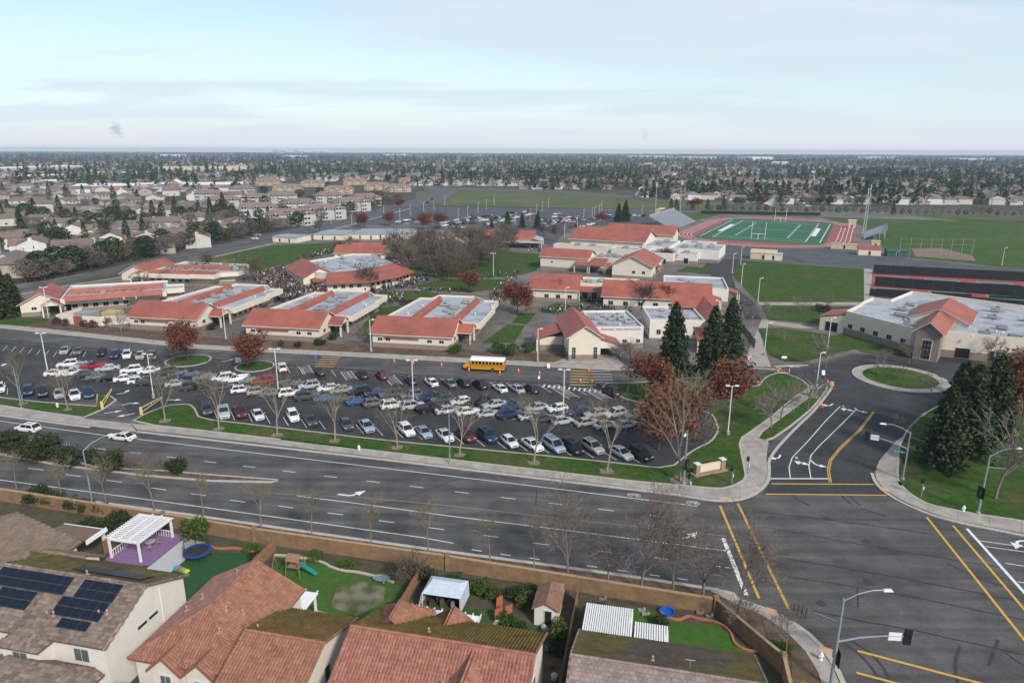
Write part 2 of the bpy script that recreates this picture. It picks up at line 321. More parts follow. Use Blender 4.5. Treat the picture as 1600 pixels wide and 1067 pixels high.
# bike-lane symbols and worn tyre marks
for x, y in ((991, 774), (1083, 786)):
    c = P(x, y); f = frame((c.x, c.y), -13); m = MB()
    for u in (-.55, .55):
        rg = [tuple(f(u + .34 * cos(t), .34 * sin(t)))[:2] for t in [2 * pi * i / 12 for i in range(14)]]; strip_mesh(m, rg, .1, ZM)
    strip_mesh(m, [tuple(f(*q))[:2] for q in ((-.55, 0), (-.1, .5), (.5, .5), (.55, 0), (0, -.05), (-.1, .5))], .09, ZM + .002); m.obj('bike_symbol', WHITEP, road_o)
SKID = M('tyre_mark', (0.045, 0.044, 0.044), .8, .3, 1)
for pts in ([(1310, 1000), (1345, 1022), (1375, 1060), (1380, 1100)], [(1325, 998), (1362, 1020), (1392, 1058), (1398, 1100)], [(1265, 790), (1240, 777), (1225, 757)], [(1330, 788), (1310, 770), (1315, 745), (1335, 720)], [(1345, 790), (1322, 770), (1328, 745), (1350, 715)], [(1480, 880), (1530, 905), (1600, 925)], [(1345, 795), (1385, 806)], [(1250, 640), (1300, 660)], [(1500, 1010), (1490, 1040), (1500, 1080)], [(1560, 1000), (1545, 1040)]):
    mark(smooth_line(pp(pts), 2), .28, SKID, name='tyre_mark', z=0.038)
# tar seams and cracks
for pts, w in (([(560, 790), (620, 783), (740, 740)], .12), ([(300, 715), (400, 690)], .1), ([(1186, 800), (1300, 812), (1460, 835)], .14), ([(1190, 823), (1400, 860), (1600, 893)], .1), ([(1200, 868), (1420, 905), (1700, 960)], .14), ([(1215, 898), (1400, 927), (1600, 968)], .12), ([(1270, 955), (1440, 988), (1600, 1022)], .16), ([(1570, 1018), (1600, 1040)], .12), ([(840, 765), (838, 790)], .1), ([(1342, 920), (1340, 948)], .12), ([(-50, 668), (300, 712), (700, 762), (1050, 802)], .06), ([(100, 735), (500, 790), (900, 842)], .06)):
    mark([tuple(Vector(q) + Vector((rnd.uniform(-.12, .12), rnd.uniform(-.12, .12)))) for q in resample(pp(pts), 2.5)], w, TAR, name='tar_seam', z=0.04)
for x, y in ((1398, 863), (1357, 909), (1284, 943), (1293, 811), (1354, 846)):
    c = P(x, y); m = MB(); m.lathe((c.x, c.y, 0.036), [(0.55, 0), (0.5, .004), (.38, .005)], 16); m.obj('manhole_cover', M('manhole_iron', (0.045, 0.043, 0.042), 0.6, .2, 4), road_o)
# ------------------------------------------------------------------ raised beds, lawns, medians
strip_west = island('grass_strip', [(-420, 590), (0, 622), (62, 629), (151, 636), (152, 617), (173, 620), (181, 626), (161, 640), (130, 653), (62, 644), (0, 634), (-420, 586)], smooth=0)
strip_main = island('grass_strip', [(203, 661), (230, 646), (262, 634), (295, 632), (304, 639), (311, 655), (400, 665), (600, 689), (800, 708), (960, 724), (1046, 734), (1082, 705), (1112, 691), (1123, 673), (1118, 657), (1111, 646), (1062, 634), (1021, 635), (967, 621), (936, 600), (1000, 599), (1102, 589), (1150, 598), (1183, 607), (1196, 590), (1219, 582), (1250, 592), (1266, 606), (1240, 622), (1208, 650), (1181, 670), (1154, 688), (1162, 726), (1166, 749), (1147, 760), (1125, 765), (1062, 759), (990, 753), (900, 742), (600, 707), (400, 683)], smooth=1)
island('driveway_lawn', [(1181, 683), (1201, 690), (1240, 663), (1272, 636), (1294, 606), (1288, 600), (1266, 620), (1225, 650)], smooth=1)
island('corner_lawn', [(1402, 751), (1410, 762), (1428, 777), (1453, 790), (1516, 803), (1600, 815), (1760, 845), (1900, 760), (1800, 640), (1640, 575), (1560, 590), (1500, 606), (1468, 634), (1440, 650), (1418, 672), (1404, 700)], smooth=1)
cir = P(1406, 591); 
def disc(c, r, n=40): return [(c.x + r * cos(2 * pi * i / n), c.y + r * sin(2 * pi * i / n)) for i in range(n)]
rr = (P(1331, 583) - P(1481, 598)).length / 2
mb = MB(); mb.poly(disc(cir, rr), 0, 0.15); ring = struct('roundabout_apron', mb, CONC)
mb = MB(); mb.poly(disc(cir, rr - 2.0), 0.1, 0.22); struct('roundabout_lawn', mb, GRASS)
mb = MB(); strip_mesh(mb, disc(cir, rr) + disc(cir, rr)[:2], 0.3, 0, 0.18); mb.obj('kerb', KERB, ring)
for nm, c, rx in (('tree_island', (294, 564), 16), ('tree_island', (398, 573), 14)):
    a = P(*c); b1 = (P(c[0] + rx * 2, c[1]) - a).length
    pts = [(a.x + b1 * cos(t) * 1.0 + .25 * b1 * sin(t), a.y + b1 * .95 * sin(t) - .25 * b1 * cos(t)) for t in [2 * pi * i / 28 for i in range(28)]]
    mb = MB(); mb.poly(pts, 0, 0.17); o = struct(nm, mb, GRASS); k = MB(); strip_mesh(k, pts + pts[:2], .3, 0, .19); k.obj('kerb', KERB, o)
island('median', [(-420, 660), (-60, 683), (0, 689), (150, 731), (260, 737), (330, 743), (435, 751), (424, 754), (330, 752), (230, 744), (90, 727), (0, 710), (-60, 703), (-420, 690)], top=0.15, mat=MULCH, smooth=0)
# sidewalks laid slab by slab
SLAB = CONC
def slabs(name, inner, outer, step=2.0, z=0.16):
    """row of concrete slabs between two polylines (world xy), each slab its own piece"""
    base = MB(); base.poly(list(inner) + list(outer)[::-1], 0.0, z - 0.03); o = struct(name, base, M('slab_bed', (0.2, 0.18, 0.16), .95))
    a = resample(inner, step); n = len(a) - 1; tot = [Vector(q) for q in outer]
    def along(pl, t):
        ls = [(Vector(pl[i + 1]) - Vector(pl[i])).length for i in range(len(pl) - 1)]; s = t * sum(ls)
        for i, l in enumerate(ls):
            if s <= l or i == len(ls) - 1: return Vector(pl[i]).lerp(Vector(pl[i + 1]), min(1, s / max(l, 1e-6)))
            s -= l
    for i in range(n):
        t0, t1 = i / n, (i + 1) / n; e = 0.02 / max(step, .1) / n
        q = [along(inner, t0 + e), along(inner, t1 - e), along(outer, t1 - e), along(outer, t0 + e)]
        m = MB(); zz_ = z + rnd.uniform(-.004, .006); m.poly([tuple(v) for v in q], z - 0.03, zz_); m.obj('slab', SLAB, o)
    return o
outer = [tuple(q)[:2] for q in far_k[1:]]
inner_w = pp([(-300, 592), (0, 634), (62, 645), (130, 654)]); outer_w = pp([(-300, 603), (0, 648), (75, 657.5), (140, 666)])
slabs('sidewalk', inner_w, outer_w, 4.6)
mb = MB(); mb.poly(pp([(130, 654), (203, 662), (214, 675), (140, 666)]), 0.02, 0.07); struct('driveway_apron', mb, CONC)
inner_m = pp([(203, 662), (400, 683.5), (600, 708), (800, 732), (900, 743), (990, 754), (1062, 760)]); outer_m = pp([(214, 672), (400, 692), (600, 716.5), (800, 740.5), (900, 752), (985, 763), (1060, 772)])
slabs('sidewalk', inner_m, outer_m, 3.4)
slabs('corner_sidewalk', pp([(1062, 760), (1125, 766), (1147, 761), (1166, 750), (1162, 726), (1154, 689), (1181, 671)]), pp([(1060, 772), (1125, 783), (1168, 777), (1196, 757), (1200, 738), (1197, 716), (1201, 692)]), 3.0)
slabs('path', pp([(1154, 688), (1181, 670), (1208, 650), (1240, 622), (1268, 603)]), pp([(1181, 683), (1198, 670), (1225, 650), (1258, 624), (1280, 606)]), 3.0)
slabs('corner_sidewalk', pp([(1420, 676), (1404, 705), (1402, 751), (1412, 764), (1430, 779), (1455, 792), (1516, 804), (1600, 816), (1760, 846)]), pp([(1400, 690), (1374, 720), (1366, 740), (1372, 757), (1392, 774), (1434, 795), (1484, 812), (1600, 834), (1760, 868)]), 3.2)
for pts in ([(1060, 774), (1125, 785), (1170, 779), (1199, 758), (1203, 738), (1200, 716), (1240, 672), (1275, 640), (1300, 606)], [(1362, 740), (1369, 758), (1390, 776), (1432, 797), (1482, 814), (1600, 837), (1760, 872)], [(214, 675), (600, 718.5), (800, 743), (985, 765), (1060, 774)], [(-300, 605), (0, 650), (140, 668)]):
    k = MB(); strip_mesh(k, smooth_line(pp(pts), 2), 0.45, 0.0, 0.155); struct('kerb', k, KERB)
# near side: gutter, kerb, planting strip
nk = [tuple(q)[:2] for q in near_k] + near_corner
k = MB(); strip_mesh(k, smooth_line(nk, 1), 0.5, 0, 0.16); struct('kerb', k, KERB)
wall_line = [(-200, 118), (-110, 95.2), (-71.3, 85.2), (-44.9, 78.6), (-31.8, 75.0), (-7.4, 69.3), (21.5, 61.6)]
mb = MB(); mb.poly(nk + [(33, 20), (20, 20), (20, 50), (25, 50), (25.4, 53.5), (21.5, 61.2)] + wall_line[::-1][1:] + [(-250, 131)], 0.0, 0.12); struct('verge', mb, MULCH)
slabs('corner_sidewalk', pp([(1110, 925), (1150, 945), (1190, 962), (1225, 985), (1256, 1015), (1278, 1050), (1290, 1090)]), pp([(1118, 919), (1160, 938), (1196, 953), (1236, 973), (1272, 1002), (1299, 1040), (1318, 1085)]), 2.6)
mb = MB(); mb.poly(pp([(1190, 968), (1225, 990), (1250, 1018), (1270, 1055), (1280, 1100), (1240, 1100), (1236, 1035), (1200, 1000)]), 0.1, 0.16); struct('corner_planting', mb, MULCH)
for x, y in ((1205, 957), (1290, 1018), (1132, 781), (1182, 764), (1382, 766)):
    c = P(x, y); f = frame((c.x, c.y), -30); m = MB(); m.box(-.6, .6, -.5, .5, .15, .172, fr=f); m.obj('tactile_ramp', M('tactile_tan', (0.5, 0.33, 0.2), .9), road_o)
# ------------------------------------------------------------------ campus surfaces
campus = pp([(-400, 470), (0, 512), (300, 544), (600, 559), (960, 578), (1100, 575), (1200, 575), (1262, 572), (1330, 553), (1500, 553), (1600, 566), (1800, 600), (1900, 470), (1650, 400), (1380, 356), (1330, 338), (1100, 333), (640, 322), (420, 378), (300, 410), (187, 434), (100, 450), (0, 470), (-400, 520)])
camp = [(-215, 196), (-139, 179.8), (-78.2, 160.7), (-29.9, 153.3), (22.8, 144.8), (44, 146), (60, 145)] + pp([(1210, 573), (1262, 571), (1330, 553), (1500, 553), (1600, 567), (1760, 600)]) + [(260, 170), (330, 420), (300, 560), (146, 566), (-76, 590), (-138, 372), (-150, 300), (-185, 225)]
mb = MB(); mb.poly(camp, 0.0, 0.12); campus_o = struct('campus_pavement', mb, PLAZA)
k = MB(); strip_mesh(k, camp[0:5] + [(44, 146.5), (60, 145.5)] + pp([(1210, 573), (1262, 571)]), 0.5, 0, 0.16); struct('kerb', k, KERB)
def flat(name, pts, z, mat, world=False, kind=None):
    m = MB(); m.poly(pts if world else pp(pts), z); return struct(name, m, mat)
ZC = 0.14
front = camp[0:5]
mb = MB(); strip_mesh(mb, offset_line(front, 1.6), 2.4, ZC); struct('front_sidewalk', mb, CONC)
mb = MB(); strip_mesh(mb, offset_line(front, 6.2), 6.6, ZC - .008); struct('mulch_bed', mb, MULCH)
for nm, pts in (('field_lawn', [(300, 408), (425, 384), (530, 379), (545, 388), (500, 400), (440, 417), (404, 424), (372, 426), (330, 421)]),
    ('quad_lawn', [(591, 457), (640, 455), (700, 460), (760, 463), (690, 467), (640, 474), (605, 472)]), ('quad_lawn', [(640, 450), (690, 437), (790, 437), (784, 452), (735, 457), (660, 453)]),
    ('quad_lawn', [(630, 430), (650, 405), (760, 392), (850, 398), (838, 424), (795, 434), (700, 434)]), ('quad_lawn', [(753, 537), (792, 508), (820, 510), (804, 536)]), ('quad_lawn', [(800, 505), (812, 490), (838, 490), (824, 507)]),
    ('quad_lawn', [(840, 484), (870, 474), (912, 481), (905, 489), (850, 490)]), ('quad_lawn', [(898, 469), (920, 464), (935, 467), (925, 473), (905, 473)]), ('quad_lawn', [(925, 483), (950, 478), (990, 483), (985, 492), (935, 490)]), ('quad_lawn', [(594, 482), (640, 476), (655, 470), (615, 500), (560, 530), (556, 520)]),
    ('east_lawn', [(1143, 430), (1159, 407), (1350, 421), (1350, 472), (1184, 472)]), ('east_lawn', [(1190, 478), (1345, 480), (1330, 489), (1290, 507), (1200, 500)]), ('east_lawn', [(1184, 514), (1222, 513), (1296, 524), (1345, 545), (1310, 552), (1262, 565), (1228, 566), (1202, 556)]), ('east_lawn', [(1290, 528), (1330, 520), (1440, 548), (1420, 556), (1350, 552)]),
    ('entry_lawn', [(-40, 500), (0, 497), (60, 497), (80, 500), (40, 510), (0, 508), (-40, 506)]), ('side_lawn', [(146, 441), (187, 434), (186, 428), (120, 441)]), ('court_lawn', [(1055, 425), (1075, 417), (1110, 420), (1100, 428)])):
    LZ = globals().get('LZ', 0) + 1; flat(nm, pts, ZC + 0.02 + LZ * .003, GRASS)
flat('front_plaza', [(858, 570), (900, 553), (960, 556), (976, 571), (968, 577), (880, 573)], ZC + 0.006, CONC)
flat('gate_path', [(1165, 560), (1190, 500), (1200, 500), (1192, 540), (1205, 574), (1170, 574)], ZC + 0.004, CONC)
flat('path', [(1184, 473), (1350, 473.5), (1350, 477), (1186, 477.5)], ZC + 0.012, CONC); flat('path', [(1190, 500), (1280, 511), (1300, 507), (1300, 515), (1240, 513), (1190, 506)], ZC + 0.014, CONC)
flat('path', [(1350, 420), (1362, 421), (1366, 474), (1350, 474)], ZC + 0.02, CONC)
flat('service_lane', [(1100, 385), (1170, 392), (1159, 407), (1143, 430), (1150, 450), (1180, 475), (1190, 500), (1165, 500), (1155, 470), (1130, 450), (1110, 430), (1090, 428), (1110, 405)], ZC + 0.003, LOT)
flat('blacktop', [(1085, 387), (1125, 372), (1300, 384), (1345, 384), (1375, 395), (1420, 405), (1620, 424), (1620, 436), (1362, 420), (1159, 406), (1110, 404)], ZC + 0.004, asphalt_mat('blacktop_asphalt', (0.08, 0.082, 0.086), 0.1, 0))
flat('far_lot', [(540, 352), (640, 322.5), (700, 323.5), (1090, 331.5), (1035, 352), (905, 352), (880, 368), (860, 384), (760, 360), (640, 352)], ZC + 0.002, asphalt_mat('far_lot_asphalt', (0.075, 0.077, 0.082), 0.1, 0))
flat('playing_field', [(1335, 345), (1420, 343), (1620, 350), (1760, 360), (1760, 450), (1600, 421), (1420, 403), (1385, 396), (1370, 370)], ZC + 0.002, GRASS2)
flat('infield_dirt', [(1425, 389), (1470, 388), (1520, 400), (1525, 408), (1430, 401)], ZC + 0.012, M('infield_dirt_mat', (0.2, 0.13, 0.095), .95, .15))
flat('meadow', [(650, 300), (700, 296), (800, 298), (960, 306), (1100, 315), (1420, 327), (1760, 338), (1760, 345), (1340, 343), (1290, 335), (1080, 329), (700, 321.5), (650, 317)], 0.1, MEADOW)
flat('boulevard', [(650, 298), (700, 293), (860, 297), (1000, 307), (1120, 317), (1400, 326), (1760, 334), (1760, 338), (1400, 330.5), (1120, 320.5), (1000, 310), (860, 300.5), (710, 296.5)], 0.12, asphalt_mat('boulevard_asphalt', (0.095, 0.095, 0.097), .1, 0))
flat('side_street', [(1195, 323), (1240, 302), (1262, 303), (1228, 324)], 0.125, MATS['boulevard_asphalt'])
flat('west_street', [(-200, 478), (0, 452), (39, 448), (112, 434), (187, 415), (300, 391), (400, 371), (520, 344), (640, 314), (675, 302), (655, 290), (690, 290), (715, 300), (690, 316), (640, 325), (520, 358), (400, 386), (300, 409), (187, 433), (100, 447), (0, 466), (-200, 500)], 0.135, MATS['boulevard_asphalt'])
mpx([(0, 459), (112, 441), (187, 424), (300, 400), (400, 379), (520, 351), (640, 319.5)], 1.2, MULCH, name='street_median', z=0.24)
mpx([(0, 467.5), (100, 448.5), (187, 434.5), (300, 410.5), (400, 387.5), (520, 359.5), (640, 326.5)], 1.8, CONC, name='sidewalk_strip', z=0.25)

flat('track_verge', [(985, 356), (1040, 345), (1095, 331), (1350, 342), (1430, 343.5), (1400, 352), (1345, 352), (1320, 348), (1280, 340), (1130, 334), (1075, 348), (1045, 362)], ZC + 0.001, GRASS2)
# ------------------------------------------------------------------ buildings
STUCCO = M('cream_stucco', (0.66, 0.58, 0.47), 0.9, 0.06, 0.6, 6, spec=0.2)
STUCCO_W = M('white_stucco', (0.66, 0.62, 0.56), 0.9, 0.07, 0.7, 6, spec=0.2)
BRICKB = M('brown_block', (0.255, 0.195, 0.16), 0.92, 0.18, 2.5, 6, spec=0.2)
REDROOF = M('red_metal_roof', (0.315, 0.098, 0.068), 0.6, 0.2, 0.3, 8, spec=0.25, col2=(0.27, 0.09, 0.07), mixscale=0.12)
GREYROOF = M('grey_membrane', (0.37, 0.385, 0.41), 0.85, 0.14, 0.35, 7, col2=(0.25, 0.26, 0.275), mixscale=0.16, mixpos=(0.48, 0.62), spec=0.2)
COPING = M('coping', (0.68, 0.65, 0.6), 0.7, 0.05, 1)
HVAC = M('hvac_metal', (0.36, 0.36, 0.355), 0.5, 0.12, 2, metal=0.3)
GLASSD = M('dark_glass', (0.018, 0.022, 0.028), 0.12, 0.2, 2, spec=0.6)
WFRAME = M('window_frame', (0.62, 0.61, 0.58), 0.6, 0.05, 2)
DARKM = M('dark_metal', (0.03, 0.03, 0.032), 0.5, 0.1, 2)
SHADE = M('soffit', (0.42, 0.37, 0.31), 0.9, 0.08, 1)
def text_obj(cu, name, parent):
    tmp = bpy.data.objects.new('tmp_text', cu); COL.objects.link(tmp); me = bpy.data.meshes.new_from_object(tmp.evaluated_get(bpy.context.evaluated_depsgraph_get())); bpy.data.objects.remove(tmp)
    return put(me, name, parent)
class Bld:
    def __init__(s, name, label, cat, o, ang, group=None, wall=STUCCO, roof=REDROOF, base=BRICKB, base_h=1.2):
        s.o = o; s.root = thing(name, label, cat, (o[0], o[1], 0.1), R(ang), group); s.wall = wall; s.roofm = roof; s.base = base; s.bh = base_h
    def part(s, name, mb, mats, parent=None, **kw): return mb.obj(name, mats, parent or s.root, **kw)
    def flat(s, u0, u1, v0, v1, z, par=0.55, poly=None, wall=None, rim=True, fascia=None, inset=0.0):
        """flat-roofed block with parapet; fascia = bottom of a deep overhanging fascia band"""
        w = wall or s.wall; q = poly or [(u0, v0), (u1, v0), (u1, v1), (u0, v1)]
        a = sum(q[i][0] * q[(i + 1) % len(q)][1] - q[(i + 1) % len(q)][0] * q[i][1] for i in range(len(q)))
        if a < 0: q = q[::-1]
        cx = sum(p[0] for p in q) / len(q); cy_ = sum(p[1] for p in q) / len(q)
        def inset_poly(d):
            n = len(q); out = []
            for i in range(n):
                p0, p1, p2 = Vector(q[i - 1]), Vector(q[i]), Vector(q[(i + 1) % n])
                e1 = (p1 - p0).normalized(); e2 = (p2 - p1).normalized(); n1 = Vector((-e1.y, e1.x)); n2 = Vector((-e2.y, e2.x))
                b = (n1 + n2); k = b.dot(n1); out.append(tuple(p1 + b * (d / max(k, .2))))
            return out
        m = MB(); n = len(q); inn = inset_poly(0.3); wq = inset_poly(inset) if inset else q; zb = fascia if fascia else 0.0
        for i in range(n):
            j = (i + 1) % n
            m.quad((*q[i], zb if fascia else s.bh), (*q[j], zb if fascia else s.bh), (*q[j], z), (*q[i], z))
            m.quad((*q[i], z), (*q[j], z), (*inn[j], z), (*inn[i], z), mi=1)
            m.quad((*inn[j], z - par), (*inn[i], z - par), (*inn[i], z), (*inn[j], z))
            if fascia:
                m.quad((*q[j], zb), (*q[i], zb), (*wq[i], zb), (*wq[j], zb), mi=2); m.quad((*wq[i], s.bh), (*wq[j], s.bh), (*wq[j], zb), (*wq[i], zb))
        s.part('wall', m, [w, COPING, SHADE])
        m = MB()
        wo = [tuple(Vector(p) + (Vector(p) - Vector((cx, cy_))).normalized() * .06) for p in wq]
        for i in range(n):
            j = (i + 1) % n; m.quad((*wo[i], 0), (*wo[j], 0), (*wo[j], s.bh), (*wo[i], s.bh)); m.quad((*wo[i], s.bh), (*wo[j], s.bh), (*wq[j], s.bh + .02), (*wq[i], s.bh + .02))
        s.part('wainscot', m, s.base)
        m = MB(); m.poly(inn, z - par); return s.part('flat_roof', m, GREYROOF)
    def gable(s, u0, u1, v0, v1, ze, zr, axis='u', oh=0.6, ridge=None, roof=None, wall=None, hip0=0, hip1=0, th=0.16, base=True, walls=True, name='roof'):
        """pitched block; axis is the ridge direction; hip0/hip1 pull the ridge ends in"""
        if axis == 'u': T = lambda a, b, z: (a, b, z); A0, A1, B0, B1 = u0, u1, v0, v1
        else: T = lambda a, b, z: (b, a, z); A0, A1, B0, B1 = v0, v1, u0, u1
        bm = (B0 + B1) / 2 if ridge is None else ridge; w = wall or s.wall
        m = MB(); zb = s.bh if base else 0
        def q4(*p):
            p = [T(*x) for x in p]; m.quad(*(p if axis == 'u' else p[::-1]))
        if walls:
            q4((A0, B0, zb), (A1, B0, zb), (A1, B0, ze), (A0, B0, ze)); q4((A1, B1, zb), (A0, B1, zb), (A0, B1, ze), (A1, B1, ze))
            if hip1: q4((A1, B0, zb), (A1, B1, zb), (A1, B1, ze), (A1, B0, ze))
            else: q4((A1, B0, zb), (A1, B1, zb), (A1, B1, ze), (A1, bm, zr), (A1, B0, ze))
            if hip0: q4((A0, B1, zb), (A0, B0, zb), (A0, B0, ze), (A0, B1, ze))
            else: q4((A0, B1, zb), (A0, B0, zb), (A0, B0, ze), (A0, bm, zr), (A0, B1, ze))
            s.part('wall', m, w)
            if base and zb > 0:
                m = MB(); e = .06
                for (a0, b0, a1, b1) in ((A0 - e, B0 - e, A1 + e, B0 - e), (A1 + e, B0 - e, A1 + e, B1 + e), (A1 + e, B1 + e, A0 - e, B1 + e), (A0 - e, B1 + e, A0 - e, B0 - e)): q4((a0, b0, 0), (a1, b1, 0), (a1, b1, zb), (a0, b0, zb))
                s.part('wainscot', m, s.base)
        sl0 = (zr - ze) / (bm - B0); sl1 = (zr - ze) / (B1 - bm)
        r0 = A0 + hip0 - (0 if hip0 else oh); r1 = A1 - hip1 + (0 if hip1 else oh)
        a0, a1 = A0 - oh, A1 + oh; b0, b1 = B0 - oh, B1 + oh; z0 = ze - sl0 * oh; z1 = ze - sl1 * oh; up = th
        m = MB(); faces = []
        F0 = [(a0, b0, z0), (a1, b0, z0), (r1, bm, zr), (r0, bm, zr)]; F1 = [(a1, b1, z1), (a0, b1, z1), (r0, bm, zr), (r1, bm, zr)]
        faces = [F0, F1]
        if hip1: faces.append([(a1, b0, z0), (a1, b1, z1), (r1, bm, zr)])
        if hip0: faces.append([(a0, b1, z1), (a0, b0, z0), (r0, bm, zr)])
        for f in faces:
            top = [T(x, y, z + up) for x, y, z in f]; bot = [T(x, y, z) for x, y, z in f]
            if axis != 'u': top = top[::-1]; bot = bot[::-1]
            m.quad(*top); m.quad(*bot[::-1]); n = len(f)
            for i in range(n): m.quad(bot[i], bot[(i + 1) % n], top[(i + 1) % n], top[i], mi=1)
        s.part(name, m, [roof or s.roofm, COPING if roof is None and s.roofm is REDROOF else (roof or s.roofm)])
        return [[T(x, y, z + up) for x, y, z in f] for f in faces], axis
    def win(s, a, b, w, h, z, n=1, frame_w=0.12, name='window', glass=GLASSD, bars=(1, 1)):
        """window on the wall line a->b (local uv, outward to the right of a->b); centre at fraction list n"""
        a = Vector((*a, 0)); b = Vector((*b, 0)); d = (b - a).normalized(); nn = Vector((d.y, -d.x, 0))
        for fr_ in (n if isinstance(n, (list, tuple)) else [(i + .5) / n for i in range(n)]):
            c = a.lerp(b, fr_) + nn * .04; m = MB()
            def pt(x, z_, o=0.0): q = c + d * x + nn * o; return (q.x, q.y, z_)
            e = frame_w
            m.hexa([pt(-w / 2 - e, z - e), pt(w / 2 + e, z - e), pt(w / 2 + e, z - e, -.08), pt(-w / 2 - e, z - e, -.08), pt(-w / 2 - e, z + h + e), pt(w / 2 + e, z + h + e), pt(w / 2 + e, z + h + e, -.08), pt(-w / 2 - e, z + h + e, -.08)])
            wo = s.part(name, m, WFRAME); g = MB(); bx, bz = bars
            for i in range(bx):
                for k in range(bz):
                    x0 = -w / 2 + w * i / bx + .03; x1 = -w / 2 + w * (i + 1) / bx - .03; y0 = z + h * k / bz + .03; y1 = z + h * (k + 1) / bz - .03
                    g.quad(pt(x0, y0, .03), pt(x1, y0, .03), pt(x1, y1, .03), pt(x0, y1, .03))
            g.obj('pane', glass, wo)
    def hvac(s, u, v, z, w=1.8, d=1.4, h=1.1, t=0):
        m = MB(); m.box(u - w / 2, u + w / 2, v - d / 2, v + d / 2, z + .2, z + h); m.box(u - w / 2 + .1, u + w / 2 - .1, v - d / 2 + .1, v + d / 2 - .1, z, z + .2, mi=1)
        if t: m.lathe((u + w * .2, v, z + h), [(.42, 0), (.42, .12), (.3, .14)], 10, 1); m.box(u + w / 2, u + w / 2 + 1.2, v - .25, v + .25, z + .25, z + .65)
        else: m.box(u - w / 2 - .5, u - w / 2, v - .35, v + .35, z + .3, z + .9)
        s.part('roof_unit', m, [HVAC, DARKM])
    def vent(s, u, v, z):
        m = MB(); m.lathe((u, v, z), [(.16, 0), (.14, .45), (.26, .5), (.26, .62), (.05, .72)], 8); s.part('roof_vent', m, COPING)
    def lean(s, u0, u1, v0, v1, z0, z1, high='v1', th=.15, posts=True, name='awning', roof=None):
        """single-slope awning"""
        zs = {'v1': (z0, z0, z1, z1), 'v0': (z1, z1, z0, z0), 'u0': (z1, z0, z0, z1), 'u1': (z0, z1, z1, z0)}[high]
        c = [(u0, v0), (u1, v0), (u1, v1), (u0, v1)]; m = MB()
        m.hexa([(*c[i], zs[i]) for i in range(4)] + [(*c[i], zs[i] + th) for i in range(4)]); o = s.part(name, m, roof or s.roofm)
        if posts:
            for i in range(4):
                if zs[i] == min(zs):
                    m = MB(); x, y = c[i]; x += .3 * (1 if i in (0, 3) else -1); y += .3 * (1 if i in (0, 1) else -1); m.box(x - .15, x + .15, y - .15, y + .15, 0, zs[i] + .05); s.part('post', m, s.wall)
        return o
def pod(label, o, ang, w=20, bl=-1.5, br=25, deep=38, seed=1):
    """classroom wing: pitched front block, long flat roof with two red ridge strips, small porch"""
    b = Bld('classroom_building', label, 'school building', o, ang, 'classroom wings with red roofs'); r = random.Random(seed)
    b.gable(0, w, 0, 11, 3.7, 6.6, 'u', oh=0.7)
    m = MB(); m.quad((3.5, -.9, 3.12), (12.5, -.9, 3.12), (12.5, .2, 3.62), (3.5, .2, 3.62)); m.box(3.5, 12.5, -.92, -.8, 2.95, 3.15); b.part('eave_drop', m, REDROOF)
    b.win((0, 0), (w, 0), 1.2, 0.8, 1.75, [.1, .2, .73, .88], bars=(2, 1)); b.win((w, 0), (w, 11), 1.3, .9, 1.8, [.3, .7], bars=(2, 1))
    poly = [(bl, 10), (w - 3, 10.2), (br, 10.2), (br, deep - 9), (br - .8, deep - 9), (br - .8, deep), (br - 5, deep), (w - 4, deep + 5), (5, deep + 5), (4, deep), (bl + 2, deep)]
    b.flat(0, 0, 0, 0, 4.6, poly=poly, fascia=3.1, inset=2.2)
    for u in (5.8, 17.0):
        m = MB(); m.hexa([(u, 11.5, 4.1), (u + 1.9, 11.5, 4.1), (u + 1.9, deep - 1, 4.1), (u, deep - 1, 4.1), (u + .75, 11.5, 5.5), (u + 1.15, 11.5, 5.5), (u + 1.15, deep - 1, 5.5), (u + .75, deep - 1, 5.5)])
        for k in range(9): m.box(u - .35 if u > 10 else u + 1.9, u if u > 10 else u + 2.3, 13 + k * 2.5, 14.2 + k * 2.5, 4.1, 4.6)
        b.part('ridge_strip', m, REDROOF)
    for k in range(7): b.hvac(r.uniform(9, 15.5), 13.5 + k * 3.4 + r.uniform(-.6, .6), 4.07, r.uniform(1.2, 2.2), r.uniform(1, 1.6), r.uniform(.8, 1.3), k % 2)
    for k in range(4): b.vent(r.uniform(0.5, 4.5) if k < 2 else r.uniform(20, 23.5), r.uniform(14, 34), 4.07)
    b.gable(w, w + 3.6, 5.6, 10.6, 3.3, 4.8, 'u', oh=.4, base=False, walls=False, name='porch_roof')
    m = MB(); m.quad((w + 3.6, 5.6, 3.3), (w + 3.6, 10.6, 3.3), (w + 3.6, 8.1, 4.8)); m.quad((w + 3.55, 10.6, 3.3), (w + 3.55, 5.6, 3.3), (w + 3.55, 8.1, 4.8)); b.part('porch_gable', m, STUCCO)
    for v in (5.9, 10.3):
        m = MB(); m.box(w + 3.1, w + 3.5, v - .2, v + .2, 0, 3.35); b.part('post', m, STUCCO)
    m = MB(); m.box(w + .03, w + .12, 7, 9.4, 0, 2.4); b.part('door', m, DARKM)
    for k in range(6): b.win((br - 2.2, 12), (br - 2.2, deep - 10), 1.4, 1.2, 1.35, [(k + .5) / 6], bars=(2, 1))
    return b
pod('red-roofed classroom wing behind the leftmost orange tree by the bus lane', (-103.4, 179.2), -11, seed=3)
pod('red-roofed classroom wing, middle of the three facing the bus lane', (-68.5, 170.0), -10.5, seed=4)
pod('red-roofed classroom wing directly behind the yellow school bus', (-34.4, 162.3), -10, seed=5)
pod('red-roofed classroom wing beside the dark evergreens at the west edge of campus', (-148.3, 206.3), -65.4, w=16, bl=-6, br=17.5, seed=6)
